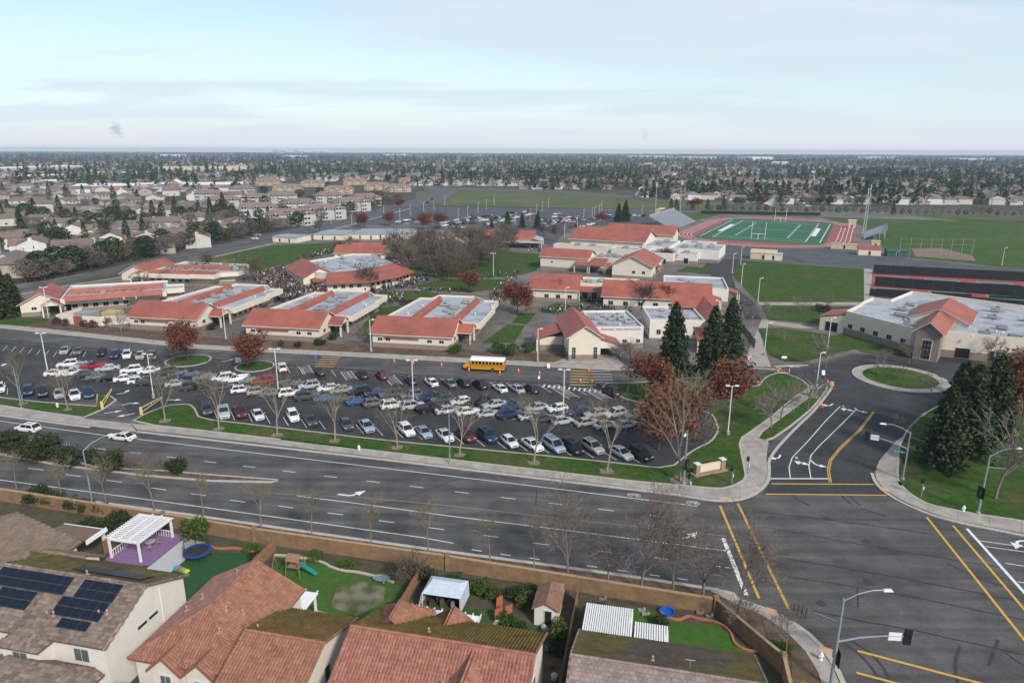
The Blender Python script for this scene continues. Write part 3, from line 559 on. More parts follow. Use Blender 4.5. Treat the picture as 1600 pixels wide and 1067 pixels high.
pod('red-roofed classroom wing set back beside the west street and field', (-139, 261.1), -98, w=17, bl=-6, br=21, seed=8)
# walled yard with a shed in front of the western wing
b = Bld('walled_yard', 'cream walled utility yard with red gate facing the bus lane', 'wall', tuple(P(89, 506))[:2], -10, base_h=.9)
m = MB(); m.box(0, 5.4, 0, .3, 0, 2.5); m.box(8.3, 14, 0, .3, 0, 2.5); m.hexa([(14, 0, 0), (22, 5.5, 0), (22, 5.8, 0), (14, .3, 0), (14, 0, 2.5), (22, 5.5, 2.5), (22, 5.8, 2.5), (14, .3, 2.5)]); m.box(0, .3, .3, 9, 0, 2.5); b.part('wall', m, STUCCO)
m = MB(); m.box(5.4, 8.3, .05, .2, .1, 2.3); b.part('gate', m, REDROOF)
m = MB(); m.box(10, 14.5, 5, 8.5, 0, 2.6); m.box(2, 7, 4, 8, 0, 2.2, mi=1); b.part('shed', m, [M('tan_shed', (0.45, 0.33, 0.18), .9), HVAC])
# library: faceted block
b = Bld('library_building', 'large faceted building with red sloping roofs round a flat grey roof', 'school building', (0, 0), 0)
FL = [(-81, 258), (-69, 237), (-64.5, 234.6), (-56, 239.6), (-49.5, 247.6), (-44.7, 256.3), (-58, 281), (-66, 281)]
b.flat(0, 0, 0, 0, 5.6, poly=FL)
top = FL[2:6]; eave = [(-62.5, 226.5), (-48.5, 230.5), (-40.5, 240.5), (-36.2, 251.6)]
m = MB()
for i in range(3): m.hexa([(*eave[i], 3.1), (*eave[i + 1], 3.1), (*top[i + 1], 5.3), (*top[i], 5.3), (*eave[i], 3.3), (*eave[i + 1], 3.3), (*top[i + 1], 5.75), (*top[i], 5.75)])
b.part('roof', m, REDROOF)
m = MB(); wi = [tuple(Vector(a).lerp(Vector(c), .22)) for a, c in zip(eave, top)]
for i in range(3): m.quad((*wi[i], 0), (*wi[i + 1], 0), (*wi[i + 1], 3.6), (*wi[i], 3.6))
m.quad((*top[0], 0), (*wi[0], 0), (*wi[0], 3.6), (*top[0], 5.3)); m.quad((*wi[3], 0), (*top[3], 0), (*top[3], 5.3), (*wi[3], 3.6)); b.part('wall', m, STUCCO)
for i in range(3): b.win(wi[i], wi[i + 1], 1.3, 1.3, 1.2, [.2, .4, .6, .8], bars=(2, 1))
d = Vector((12.5, -21.2)).normalized(); ang = math.degrees(math.atan2(d.y, d.x))
m = MB(); f = frame((-86.5, 257.2), ang); gw = 10.5; gl = 26
for pts in ([(0, 0, 3.6), (gl, 0, 3.6), (gl, gw * .62, 6.9), (0, gw * .62, 6.9)], [(gl, gw, 5), (0, gw, 5), (0, gw * .62, 6.9), (gl, gw * .62, 6.9)]):
    t_ = [tuple(f(*q)) for q in pts]; m.quad(*t_); m.quad(*[(x, y, z - .2) for x, y, z in t_][::-1])
    for i in range(4): a_, c_ = t_[i], t_[(i + 1) % 4]; m.quad((a_[0], a_[1], a_[2] - .2), (c_[0], c_[1], c_[2] - .2), c_, a_)
b.part('roof', m, REDROOF)
m = MB(); m.quad(f(gl - .6, .6, 0), f(gl - .6, gw, 0), f(gl - .6, gw, 4.9), f(gl - .6, gw * .62, 6.7), f(gl - .6, .6, 3.7)); m.quad(f(.6, .6, 0), f(gl - .6, .6, 0), f(gl - .6, .6, 3.7), f(.6, .6, 3.7)); m.quad(f(.6, gw, 0), f(.6, .6, 0), f(.6, .6, 3.7), f(.6, gw * .62, 6.7), f(.6, gw, 4.9)); b.part('wall', m, STUCCO)
m = MB(); m.hexa([tuple(f(*q)) for q in ((gl - .5, 3, 3), (gl + 4, 3, 2.7), (gl + 4, 8, 2.7), (gl - .5, 8, 3), (gl - .5, 3, 3.2), (gl + 4, 3, 2.9), (gl + 4, 8, 3.6), (gl - .5, 8, 4.2))]); b.part('awning', m, REDROOF)
r = random.Random(2)
for x, y in ((-74, 256), (-70, 250), (-66, 262), (-60, 268), (-57, 258), (-63, 247), (-58, 250), (-68, 271), (-55, 266)): b.hvac(x, y, 5.05, r.uniform(1.2, 2.4), r.uniform(1, 1.8), r.uniform(.8, 1.4), r.random() < .5)
for x, y in ((-53, 254), (-61, 262), (-62, 275), (-72, 262), (-66, 256)): b.vent(x, y, 5.05)
# small red-roofed building behind the library
b = Bld('classroom_annex', 'small red-roofed building behind the library near the portables', 'school building', (-78, 298.5), -4)
b.gable(0, 22, 0, 11, 3.4, 6.2, 'u', oh=.6); b.gable(3, 16, 13, 22, 3.2, 5.6, 'u', oh=.5, name='rear_roof'); b.win((0, 0), (22, 0), 1.4, 1.1, 1.5, 5, bars=(2, 1))
# portables
for lab, o, ang, L_, W_, n in (('small cream portable classroom at the corner of the field', (-125, 357), -18, 14.5, 13, 1), ('cream portable classroom beside the annex, second from the street', (-106.5, 367), -8, 17, 22, 2), ('cream portable classroom, third of the portables from the street', (-86.5, 369), -2, 15, 26, 2), ('cream portable classroom with blue-grey roof nearest the bare trees', (-70.5, 368.5), -2, 14.5, 26, 2)):
    b = Bld('portable_classroom', lab, 'portable', o, ang, 'portable classrooms', base_h=.5)
    b.gable(0, L_, 0, W_, 3.2, 3.55, 'u', oh=.35, roof=M('blue_grey_roof', (0.27, 0.30, 0.33), .6, .1), th=.12); b.win((0, 0), (L_, 0), .9, 1.9, .6, [.3, .7], name='door')
# cafeteria
b = Bld('cafeteria_building', 'red gabled cafeteria in front of the far parking lot', 'school building', (-20.5, 346.5), -5)
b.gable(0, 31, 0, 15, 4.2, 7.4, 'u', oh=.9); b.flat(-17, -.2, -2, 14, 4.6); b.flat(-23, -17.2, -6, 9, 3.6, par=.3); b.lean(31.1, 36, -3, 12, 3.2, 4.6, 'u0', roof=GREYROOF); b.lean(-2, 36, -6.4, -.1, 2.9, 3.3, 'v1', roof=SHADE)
b.win((0, 0), (31, 0), 2, 1.2, 1.5, 6, bars=(3, 1)); b.hvac(-8, 6, 4.1); b.hvac(-12, 8, 4.1); b.hvac(-5, 9, 4.1)
# gymnasium
b = Bld('gymnasium', 'big red-roofed gymnasium beside the stadium bleachers', 'school building', (27.5, 322.5), -24, base_h=1.5)
b.gable(0, 34.5, 0, 25, 7.2, 11.4, 'u', oh=1.0); b.gable(10, 43, 25.2, 37, 8.4, 11.8, 'u', oh=.8, name='rear_roof')
b.flat(-6, 22, -7, -.1, 4.8); b.flat(22.1, 34.4, -8.5, -.1, 4.9)
b.flat(34.7, 47, -3, 22, 6.2, wall=STUCCO_W); b.flat(39, 51, -14, -3.1, 5.0, wall=STUCCO_W); b.flat(47.1, 68, -1, 20, 5.6, wall=STUCCO_W); b.flat(51.1, 60, -9, -1.1, 4.6, wall=STUCCO_W); b.flat(47.1, 62, 20.1, 34, 5.0, wall=STUCCO_W)
for u, v, z in ((44, -9, 4.4), (48, -6, 4.4), (52, 8, 5), (58, 10, 5), (63, 12, 5), (55, -5, 4), (40, 10, 5.6), (42, 16, 5.6), (28, -5, 4.3), (5, -4, 4.2), (12, -3.6, 4.2), (53, 27, 4.4), (57, 15, 5)): b.hvac(u, v, z, 2.4, 2, 1.5, u % 2 > 1)
b.win((39, -14), (51, -14), 1.0, 2.2, .3, [.3, .7], name='door'); b.win((51, -9), (60, -9), 2.0, 2.4, .2, [.5], name='door'); b.win((60, -9), (60, -1), 1.6, 2.2, .2, [.5], name='door')
# music and shop block
b = Bld('music_building', 'red-roofed block with two gables in front of the gymnasium', 'school building', (14.4, 286), -21)
b.gable(0, 20, -8, 4, 5.4, 7.9, 'u', oh=.7); b.win((0, -8), (20, -8), .8, .8, 2.8, [.25, .75])
b.flat(20.1, 36, -4, 8, 5.6); b.lean(15, 21, -11.2, -8.1, 3, 4, 'v1'); b.lean(21.2, 27.5, -11.5, -4.1, 3.2, 5.2, 'v1'); b.lean(27.7, 33, -12, -7.5, 2.9, 4, 'v1')
for u, v in ((23, 1), (26, 3), (30, 2), (33, 4), (28, 5)): b.hvac(u, v, 5.05, 2, 1.5, 1.2, u % 2)
b.gable(32, 47, -17, 6, 5.2, 8.6, 'v', oh=.8, name='gable_roof'); b.win((32, -17), (47, -17), 1.2, 1.1, 2.2, [.55, .8], bars=(2, 1)); b.win((47, -17), (47, 6), 1.2, 2.2, .3, [.2, .7], name='door'); b.lean(47.1, 49.5, -9, -3, 3, 4, 'u0', posts=False)
# classroom row in the middle of campus
b = Bld('classroom_row', 'long red-roofed classroom row at the middle of campus behind the office', 'school building', (4.0, 217.5), -12)
b.gable(2, 17, 0, 13, 4.2, 7.8, 'u', oh=.8); b.lean(-3.5, 1.2, 1, 9, 3.2, 4.6, 'u1'); b.win((2, 0), (17, 0), 1.4, 1.2, 1.2, [.35, .6, .85], bars=(2, 1))
b.flat(17.2, 36, 5, 16, 5.6); b.lean(17.3, 27, 1.4, 4.95, 3.3, 4.4, 'v1'); b.win((17.2, 5), (27, 5), 1.6, 2.2, .3, [.2, .5, .8], name='door')
for u, v in ((20, 9), (24, 11), (29, 10), (33, 12)): b.hvac(u, v, 5.05)
b.gable(26, 57.5, -6.5, 6.5, 4.2, 7.8, 'u', oh=.8, name='long_roof'); b.win((26, -6.5), (57.5, -6.5), 1.5, 1.3, 1.3, 7, bars=(2, 1)); b.win((57.5, -6.5), (57.5, 6.5), 1.2, 2.1, .3, [.3], name='door')
b.flat(44, 64, 6.7, 28, 5.2, wall=STUCCO_W); b.lean(57.7, 61.5, -2, 3, 3, 4.2, 'u0'); b.lean(64.1, 68, 10, 16, 3, 4.2, 'u0')
for u, v in ((48, 12), (53, 18), (58, 12), (50, 22)): b.hvac(u, v, 4.65, 1.6, 1.3, .8)
# front office with the school's name
b = Bld('office_building', 'cream front office with gabled entrance and lettering on its wall', 'school building', (13.1, 151.2), 4, base_h=1.4)
b.gable(0, 7.4, 0, 19.5, 5.8, 8.2, 'v', oh=.7); b.win((0, 0), (7.4, 0), .9, 2.8, .45, [.16, .84], bars=(2, 4)); b.win((0, 19), (0, 0), .7, 2.4, .5, [.55, .8, .94], bars=(1, 3))
b.flat(7.6, 19.8, 9.2, 27, 5.6, wall=STUCCO_W); b.flat(8, 15, 27.1, 31, 4.4, wall=STUCCO_W); b.win((7.6, 9.2), (19.8, 9.2), 1.0, .9, 1.5, [.33, .62, .9], bars=(2, 1))
for u, v, z in ((11, 14, 5.05), (13.5, 18, 5.05), (15.5, 21, 5.05), (17, 14.5, 5.05), (12, 22, 5.05), (10, 19, 5.05), (16, 17.5, 5.05)): b.hvac(u, v, z, 1.5, 1.2, .9, u > 13)
for u, v in ((14.5, 12), (17.5, 18), (15.5, 24), (11.5, 25), (18, 22)): b.vent(u, v, 5.05)
b.lean(7.5, 13, 1.8, 9.1, 2.7, 4.4, 'u0'); m = MB(); m.hexa([(7.5, 1.9, 2.3), (12.9, 1.9, 2.3), (12.9, 2.1, 2.3), (7.5, 2.1, 2.3), (7.5, 1.9, 4.3), (12.9, 1.9, 2.75), (12.9, 2.1, 2.75), (7.5, 2.1, 4.3)]); b.part('awning_gable', m, STUCCO_W); m = MB(); m.box(8.2, 12.4, 9.0, 9.15, .3, 2.2); b.part('door', m, GLASSD)
b.lean(-6.8, -.1, 8, 16.5, 3.0, 5.0, 'u1'); b.flat(-5.8, -.1, 8.8, 15.8, 3.4, par=.1, wall=STUCCO)
cu = bpy.data.curves.new('lettering', 'FONT'); cu.body = 'MONTEREY TRAIL HIGH SCHOOL'; cu.size = 0.66; cu.extrude = 0.03; cu.align_x = 'CENTER'; cu.materials.append(M('bronze_letters', (0.22, 0.17, 0.12), .6))
lt = text_obj(cu, 'lettering', b.root); lt.location = (14.2, 9.16, 4.75); lt.rotation_euler = (R(90), 0, 0)
# counselling building east of the office
b = Bld('counselling_building', 'white flat-roofed building with red end roof behind the tall conifers', 'school building', (35.5, 170.5), -3, base_h=.3)
b.flat(0, 14, 0, 16, 5.2, wall=STUCCO_W); b.win((0, 16), (0, 0), 1, 1.4, 1.2, 5, bars=(1, 2)); b.win((0, 0), (14, 0), 1.1, 1.3, 1.3, 3, bars=(2, 1))
for u, v in ((4, 5), (8, 9), (10, 4), (5, 12)): b.hvac(u, v, 4.65, 1.3, 1.1, .8)
b.lean(8, 20.5, 14, 19, 5.2, 7.6, 'v1', posts=False, name='roof'); b.gable(14.1, 20.5, -6.5, 18, 5.0, 7.4, 'v', oh=.5, name='gable_roof'); b.lean(9.5, 19, -12.6, -6.6, 3.1, 5.0, 'v1'); b.win((14.1, -6.5), (20.5, -6.5), 1.2, 2.2, .2, 3, name='door')
# performing-arts building
b = Bld('theatre_building', 'wide flat-roofed building with red central gable by the roundabout', 'school building', (97.5, 154.0), -38, base_h=1.8, wall=STUCCO)
PW_ = [(88.5, 176.5), (96.2, 158.8), (102.5, 155.5), (116, 149.5), (152, 135), (174, 168), (141, 184), (121.3, 203.7), (108, 191), (104.5, 194), (99, 188.5), (96, 184.5)]
ca, sa = cos(R(38)), sin(R(38)); PA = [((x - 97.5) * ca - (y - 154) * sa, (x - 97.5) * sa + (y - 154) * ca) for x, y in PW_]
b.flat(0, 0, 0, 0, 6.3, poly=PA, par=.8)
b.gable(-2.9, 2.9, -2.5, 15, 6.9, 9.2, 'v', oh=.5, base=False, walls=False, name='gable_roof'); b.gable(-6.5, 6.5, 14, 31, 6.5, 9.4, 'v', oh=.4, base=False, name='cross_roof')
m = MB(); m.box(-2.5, 2.5, -2.2, 3.6, 0, 6.95); m.quad((-2.5, -2.2, 6.95), (2.5, -2.2, 6.95), (0, -2.2, 9.0)); b.part('entrance_tower', m, BRICKB)
b.win((-2.5, -2.2), (2.5, -2.2), 1.9, 4.6, .4, [.5], bars=(3, 4)); b.win(PA[0], PA[1], 1.4, 1.2, 1.9, 5, bars=(2, 1)); b.win(PA[2], PA[3], 3, 2.4, .2, [.25, .7], name='door'); b.win(PA[3], PA[4], 3, 2.4, .2, [.1, .3, .5, .7], name='door')
sf = frame((0, 0), 0)
m = MB(); q0, q1 = Vector(PA[0]), Vector(PA[11]); d_ = (q1 - q0).normalized(); n_ = Vector((-d_.y, d_.x)); c_ = [q0, q0 + n_ * 7, q1 + n_ * 7, q1]
m.hexa([(*c_[0], 5.2), (*c_[1], 3.5), (*c_[2], 3.5), (*c_[3], 5.2), (*c_[0], 5.4), (*c_[1], 3.7), (*c_[2], 3.7), (*c_[3], 5.4)]); b.part('side_roof', m, REDROOF)
m = MB(); c2_ = [q0, q0 + n_ * 6.3, q1 + n_ * 6.3, q1]; m.hexa([(*p_, 0) for p_ in c2_] + [(*c2_[0], 5.0), (*c2_[1], 3.5), (*c2_[2], 3.5), (*c2_[3], 5.0)]); b.part('wall', m, STUCCO); b.win(tuple(c2_[1]), tuple(c2_[0]), 3.2, 2.6, .1, [.5], name='door')
r = random.Random(9)
for u, v in ((-9, 18), (-6, 8), (-10, 26), (10, 8), (13, 18), (16, 10), (20, 22), (10, 30), (18, 32), (25, 14), (26, 26), (32, 20), (-9, 34), (2, 38), (10, 40), (22, 6), (36, 12)): b.hvac(u, v, 5.55, r.uniform(1.5, 3), r.uniform(1.2, 2.2), r.uniform(.9, 1.6), r.random() < .5)
for u, v in ((8, 4), (12, 13), (18, 16), (-4, 36), (28, 8)): b.vent(u, v, 5.55)
# ------------------------------------------------------------------ stadium
TURF = M('turf_green', (0.03, 0.115, 0.055), .9, .08, .2, 4); TRACK = M('track_red', (0.30, 0.085, 0.075), .9, .1, .2, 5); ALU = M('bleacher_metal', (0.46, 0.48, 0.50), .45, .1, 1, metal=.5)
fc = (P(1184, 374.5) + P(1219, 347.5)) / 2; fa = math.degrees(math.atan2(95.8, 48.5)); FF = frame((fc.x, fc.y), fa)
def oval(hl, rad, n=20):
    return [tuple(FF(hl + rad * cos(t), rad * sin(t)))[:2] for t in [-pi / 2 + pi * i / n for i in range(n + 1)]] + [tuple(FF(-hl + rad * cos(t), rad * sin(t)))[:2] for t in [pi / 2 + pi * i / n for i in range(n + 1)]]
mb = MB(); mb.poly(oval(40, 47), ZC + .03); track_o = struct('running_track', mb, TRACK)
mb = MB(); mb.poly([tuple(FF(u, v))[:2] for u, v in ((-66, -34), (66, -34), (66, 34), (-66, 34))], ZC + .05); field_o = struct('football_field', mb, TURF)
for rad in (39, 41.2, 43.4, 45.6):
    o_ = oval(40, rad); m = MB(); strip_mesh(m, o_ + o_[:2], .3, ZC + .06); m.obj('lane_line', WHITEP, track_o)
def fm(u0, v0, u1, v1, w): m = MB(); strip_mesh(m, [tuple(FF(u0, v0))[:2], tuple(FF(u1, v1))[:2]], w, ZC + .07); m.obj('yard_line', WHITEP, field_o)
for v in (-24.4, 24.4, -31.5, 31.5): fm(-54, v, 54, v, .45)
for u in (-45.7, 0, 45.7, -54, 54): fm(u, -24.4, u, 24.4, .4)
for v in (-26.3, 26.3): fm(-23, v, 23, v, 2.6)
for v in (-14, 14):
    for k in range(9): fm(-36.6 + k * 9.15 - 1.4, v, -36.6 + k * 9.15 + 1.4, v, 1.4)
for u, lab in ((-53.3, 'white football goal post at the near end of the turf'), (53.3, 'white football goal post at the far end of the turf')):
    t = thing('goal_post', lab, 'goal post', tuple(FF(u, 0, ZC)), R(fa), 'football goal posts'); m = MB(); m.tube((0, 0, 0), (0, 0, 3), .16); m.obj('post', WHITEP, t)
    m = MB(); m.tube((0, -3.6, 3), (0, 3.6, 3), .14); m.obj('crossbar', WHITEP, t)
    for v in (-3.6, 3.6): m = MB(); m.tube((0, v, 0.0), (0, v, 9.5), .12); m.obj('upright', WHITEP, t)
def bleacher(label, c, ang, ln, rows, depth=.85, rise=.42, box=False):
    t = thing('bleachers', label, 'bleachers', (c[0], c[1], ZC), R(ang), 'stadium bleachers')
    for k in range(rows):
        m = MB(); m.box(-ln / 2, ln / 2, k * depth, k * depth + depth * .96, .6 + k * rise, .75 + k * rise); m.box(-ln / 2, ln / 2, k * depth + .3, k * depth + .62, 1.0 + k * rise, 1.08 + k * rise); m.obj('bench_row', ALU, t)
    m = MB(); n = int(ln / 3.5)
    for i in range(n + 1):
        x = -ln / 2 + ln * i / n
        for k in range(0, rows, 3): m.box(x - .06, x + .06, k * depth + .2, k * depth + .32, 0, .6 + k * rise)
    m.obj('support_frame', HVAC, t)
    m = MB(); zt = .7 + rows * rise
    m.box(-ln / 2, ln / 2, rows * depth, rows * depth + .06, zt - .6, zt + 1.0); m.box(-ln / 2 - .05, -ln / 2, 0, rows * depth, .5, 1.0); m.obj('rail', ALU, t)
    if box:
        m = MB(); m.box(-6, 6, rows * depth + .1, rows * depth + 3.1, zt - .5, zt + 2.6); o = m.obj('press_box', M('press_tan', (0.5, 0.42, 0.3), .8), t); m = MB(); m.quad((-5.7, rows * depth + .05, zt + .7), (5.7, rows * depth + .05, zt + .7), (5.7, rows * depth + .05, zt + 1.8), (-5.7, rows * depth + .05, zt + 1.8)); m.obj('window', GLASSD, o)
bleacher('grey metal home bleachers with press box behind the gymnasium', tuple(FF(-6, 51))[:2], fa, 62, 18, box=True)
bleacher('small metal visitor bleachers on the far side of the turf', tuple(FF(-10, -52))[:2], fa + 180, 34, 13)
def shedlike(name, label, cat, px, ang, L_, W_, h, wallm, roofm, zr=None):
    c = P(*px); b = Bld(name, label, cat, (c.x, c.y), ang, base_h=0.2, wall=wallm, base=wallm); b.gable(0, L_, 0, W_, h, zr or h + .5, 'u', oh=.2, roof=roofm, th=.1); b.win((0, 0), (L_, 0), 1.0, 1.9, .2, [.5], name='door'); return b
TAN = M('tan_paint', (0.5, 0.4, 0.27), .8, .08, 1)
shedlike('storage_shed', 'tan storage building on the blacktop in front of the track', 'shed', (1172, 405), -24, 11, 6.5, 3, M('sand_paint', (0.58, 0.44, 0.29), .8), TAN, 4.2)
shedlike('storage_shed', 'white storage box beside the tan building on the blacktop', 'shed', (1195, 406.5), -24, 7, 5.5, 2.8, STUCCO, M('pale_blue_roof', (0.35, 0.43, 0.5), .7), 2.95)
shedlike('shipping_container', 'tan shipping container at the near corner of the track', 'container', (1298, 389), -20, 12.2, 2.5, 2.6, TAN, TAN, 2.65)
shedlike('ticket_building', 'small cream building with red hip roof near the visitor bleachers', 'kiosk', (1341, 399), -18, 9.5, 6, 2.8, STUCCO, REDROOF, 4.4)
shedlike('dugout', 'green dugout shed beside the batting cage', 'shed', (1386, 401), -8, 9, 4, 2.4, M('green_paint', (0.03, 0.1, 0.07), .7), MATS['green_paint'], 3.4)
shedlike('storage_shed', 'small tan shed beside the visitor bleachers', 'shed', (1361, 387), -18, 4, 4, 3.2, TAN, TAN, 3.4)
shedlike('score_booth', 'small tan booth at the far corner of the track', 'shed', (1325, 356), -18, 4.5, 3, 4.6, TAN, STUCCO, 4.9)
# lights: tall stadium masts, lot lamps, street lamps
POLE = M('galvanised', (0.40, 0.41, 0.41), .5, .08, 3, metal=.4); LAMPW = M('lamp_white', (0.66, 0.66, 0.64), .5, .06, 2); GPOLE = M('blue_grey_pole', (0.27, 0.32, 0.34), .5, .08, 3, metal=.3)
for (x, y), h, lab in (((1023, 347), 26, 'behind the home bleachers by the conifers'), ((1062, 340), 26, 'at the far end of the home bleachers'), ((1347, 372), 27, 'by the visitor bleachers, nearer one'), ((1352, 360), 27, 'by the visitor bleachers, farther one')):
    c = P(x, y); t = thing('stadium_light', 'tall stadium light mast ' + lab, 'light mast', c, R(fa), 'stadium light masts')
    m = MB(); m.tube((0, 0, 0), (0, 0, h), .38, .16, 8); m.obj('mast', POLE, t)
    for k in range(3): m = MB(); m.box(-1.8, 1.8, -.12, .12, h - .2 - k * 1.1, h + .05 - k * 1.1); [m.box(-1.7 + i * .85, -1.25 + i * .85, -.35, .15, h - .05 - k * 1.1, h + .4 - k * 1.1) for i in range(4)]; m.obj('lamp_bank', LAMPW, t)
def lot_lamp(heads=2, h=9.0):
    t = thing('parking_lamp', 'x', 'lamp post'); m = MB(); m.lathe((0, 0, 0), [(.3, 0), (.3, .8), (.12, .82)], 10); m.obj('footing', CONC, t)
    m = MB(); m.tube((0, 0, .8), (0, 0, h), .11, .08, 8); m.obj('pole', LAMPW, t)
    for s_ in ((-1, 1) if heads == 2 else (1,)): m = MB(); m.tube((0, 0, h - .1), (s_ * .5, 0, h), .05, .05, 6); m.box(s_ * .45 if s_ > 0 else -1.1, 1.1 if s_ > 0 else -.45, -.2, .2, h - .08, h + .1); m.obj('lamp_head', LAMPW, t)
    return t
lamp0 = lot_lamp(); lamp1 = lot_lamp(1, 8.0)
lots = [((75, 583), 'beside the western rows of cars'), ((240, 622), 'behind the gated entrance'), ((435, 612), 'beside the white van at the tree island'), ((646, 633), 'in the double row of cars below the bus'), ((880, 650), 'in the double row near the striped crossing'), ((1137, 680), 'on the lawn by the corner path'), ((76, 497), 'by the walled utility yard'), ((771, 432), 'on the quad lawn by the bare trees')]
for i, (q, lab) in enumerate(lots):
    lb = 'white twin-headed lamp post ' + lab; c = P(*q); h = 1.0
    if i == 0: lamp0.location = c; lamp0['label'] = lb; lamp0['group'] = 'campus lamp posts'
    else: dup(lamp0, c, rnd.uniform(-.2, .2), h, lb, 'campus lamp posts')
singles = [((353, 530), 'in front of the middle classroom wing'), ((580, 550), 'beside the wing behind the bus'), ((840, 566), 'in front of the office gable'), ((1194, 555), 'on the gate lawn beside the crossing'), ((1275, 610), 'at the driveway path corner'), ((1293, 545), 'on the lawn before the theatre'), ((1551, 572), 'in front of the theatre wall'), ((1184, 473), 'beside the east lawn path'), ((1158, 447), 'at the east lawn edge'), ((1157, 415), 'at the near blacktop corner'), ((1144, 428), 'beside the service lane'), ((883, 490), 'in the courtyard behind the office'), ((1565, 416), 'beside the playing field')]
for i, (q, lab) in enumerate(singles):
    lb = 'slim white lamp post ' + lab; c = P(*q)
    if i == 0: lamp1.location = c; lamp1['label'] = lb; lamp1['group'] = 'campus lamp posts'
    else: dup(lamp1, c, rnd.uniform(-.5, .5), 1.0, lb, 'campus lamp posts')
far_l = [(641, 337), (662, 332), (678, 327), (695, 321), (716, 345), (731, 340), (747, 333), (760, 328), (772, 321), (697, 357), (828, 345), (838, 337), (847, 332), (857, 325), (805, 352), (912, 345), (925, 343), (929, 340), (936, 337), (882, 372), (902, 358), (940, 330), (1003, 338), (550, 354), (560, 349), (517, 351), (600, 340), (625, 345)]
for q in far_l: dup(lamp1, P(*q), rnd.uniform(-1, 1), 1.0, 'thin lamp post among the cars of the far parking lot', 'lamp posts of the far lot')
# tennis courts with black wind screens
SCREEN = M('black_windscreen', (0.018, 0.02, 0.026), .9, .15, .6); COURT = M('court_red', (0.30, 0.075, 0.07), .9, .08, .3); COURTG = M('court_green', (0.07, 0.2, 0.12), .9, .06, .3)
def tline(a, b): A = P(*a); B = P(*b); d = (B - A).normalized(); return A, B + d * 60, d
A0, A1, ad = tline((1364, 428.5), (1600, 441)); B0, B1, bd_ = tline((1366, 448), (1600, 465.5)); C0, C1, _c = tline((1358, 463), (1600, 484))
mb = MB(); mb.poly([tuple(q)[:2] for q in (C0, C1, A1, A0)], ZC + .05); court_o = struct('tennis_courts', mb, COURT)
for lo, hi in ((B0, A0), (C0, B0)):
    e1 = ad; e2 = (hi - lo); e2 = e2 - e1 * e2.dot(e1); dep = e2.length; e2.normalize()
    for k in range(7):
        q = lambda u, v: tuple(lo + e1 * (4 + k * 17 + u) + e2 * v)[:2]
        m = MB(); m.poly([q(0, dep * .18), q(11, dep * .18), q(11, dep * .82), q(0, dep * .82)], ZC + .06); m.obj('court', COURTG, court_o)
        m = MB()
        for a, b_ in (((0, .18), (11, .18)), ((11, .18), (11, .82)), ((11, .82), (0, .82)), ((0, .82), (0, .18)), ((0, .5), (11, .5))): strip_mesh(m, [q(a[0], dep * a[1]), q(b_[0], dep * b_[1])], .14, ZC + .07)
        m.obj('court_lines', WHITEP, court_o)
        m = MB(); n0, n1 = q(-.5, dep * .5), q(11.5, dep * .5); m.hexa([(*n0, ZC + .1), (*n1, ZC + .1), (n1[0] + .04, n1[1] + .04, ZC + .1), (n0[0] + .04, n0[1] + .04, ZC + .1), (*n0, 1.1), (*n1, 1.1), (n1[0] + .04, n1[1] + .04, 1.1), (n0[0] + .04, n0[1] + .04, 1.1)]); m.obj('net', SCREEN, court_o)
for S0, S1, lab, hh in ((A0, A1, 'far', 3.7), (B0, B1, 'middle', 3.7), (C0, C1, 'near', 2.6)):
    d = S1 - S0; t = thing('tennis_fence', 'black wind-screened tennis court fence, %s one of the three' % lab, 'fence', S0 + Vector((0, 0, ZC)), math.atan2(d.y, d.x), 'tennis court fences')
    for k in range(0, int(d.length), 6):
        m = MB(); m.tube((k, 0, 0), (k, 0, hh + .1), .05, .05, 5); m.obj('post', DARKM, t); m = MB(); m.box(k + .06, k + 5.94, -.02, .02, .15, hh); m.obj('screen_panel', SCREEN, t)
A_ = P(1095, 334.5); B_ = P(1275, 337.5); d = B_ - A_; t = thing('track_fence', 'black screened fence behind the far end of the track', 'fence', A_ + Vector((0, 0, ZC)), math.atan2(d.y, d.x))
for k in range(0, int(d.length), 8): m = MB(); m.box(k + .06, k + 7.94, -.03, .03, .1, 2.4); m.obj('screen_panel', SCREEN, t); m = MB(); m.tube((k, 0, 0), (k, 0, 2.5), .06, .06, 5); m.obj('post', DARKM, t)
t = thing('batting_cage', 'tall chain-link backstop by the infield', 'backstop', P(1436, 403), R(-6))
for k in range(8): m = MB(); m.tube((-9 + k * 4.5, 0, 0), (-9 + k * 4.5, 0, 9), .09, .09, 5); m.obj('post', POLE, t)
m = MB()
for k in range(4): m.tube((-9, 0, 1.5 + k * 2.4), (22.5, 0, 1.5 + k * 2.4), .03, .03, 4)
m.obj('rail', POLE, t)
# ------------------------------------------------------------------ near houses (street grid turned 12.2 degrees)
NA = -12.2; NF = frame((0, 0), NA)
TILE_R = M('clay_tile_red', (0.275, 0.13, 0.086), .85, .22, 1.3, 6, island=.16, spec=.2)
TILE_R2 = M('clay_tile_brown_red', (0.30, 0.133, 0.096), .85, .2, 1.2, 6, island=.16, spec=.2)
TILE_B = M('shake_tile_brown', (0.20, 0.152, 0.122), .9, .25, 1.2, 6, island=.3, spec=.2)
TILE_T = M('shake_tile_tan', (0.205, 0.15, 0.11), .9, .2, 1.0, 6, island=.12, spec=.2)
TILE_G = M('flat_tile_grey_pink', (0.265, 0.20, 0.178), .9, .2, 1.2, 6, island=.18, spec=.2)
MOSS = M('mossy_tile', (0.105, 0.076, 0.028), .95, .3, .8, 7, island=.16, col2=(0.15, 0.085, 0.04), mixscale=.25, spec=.1)
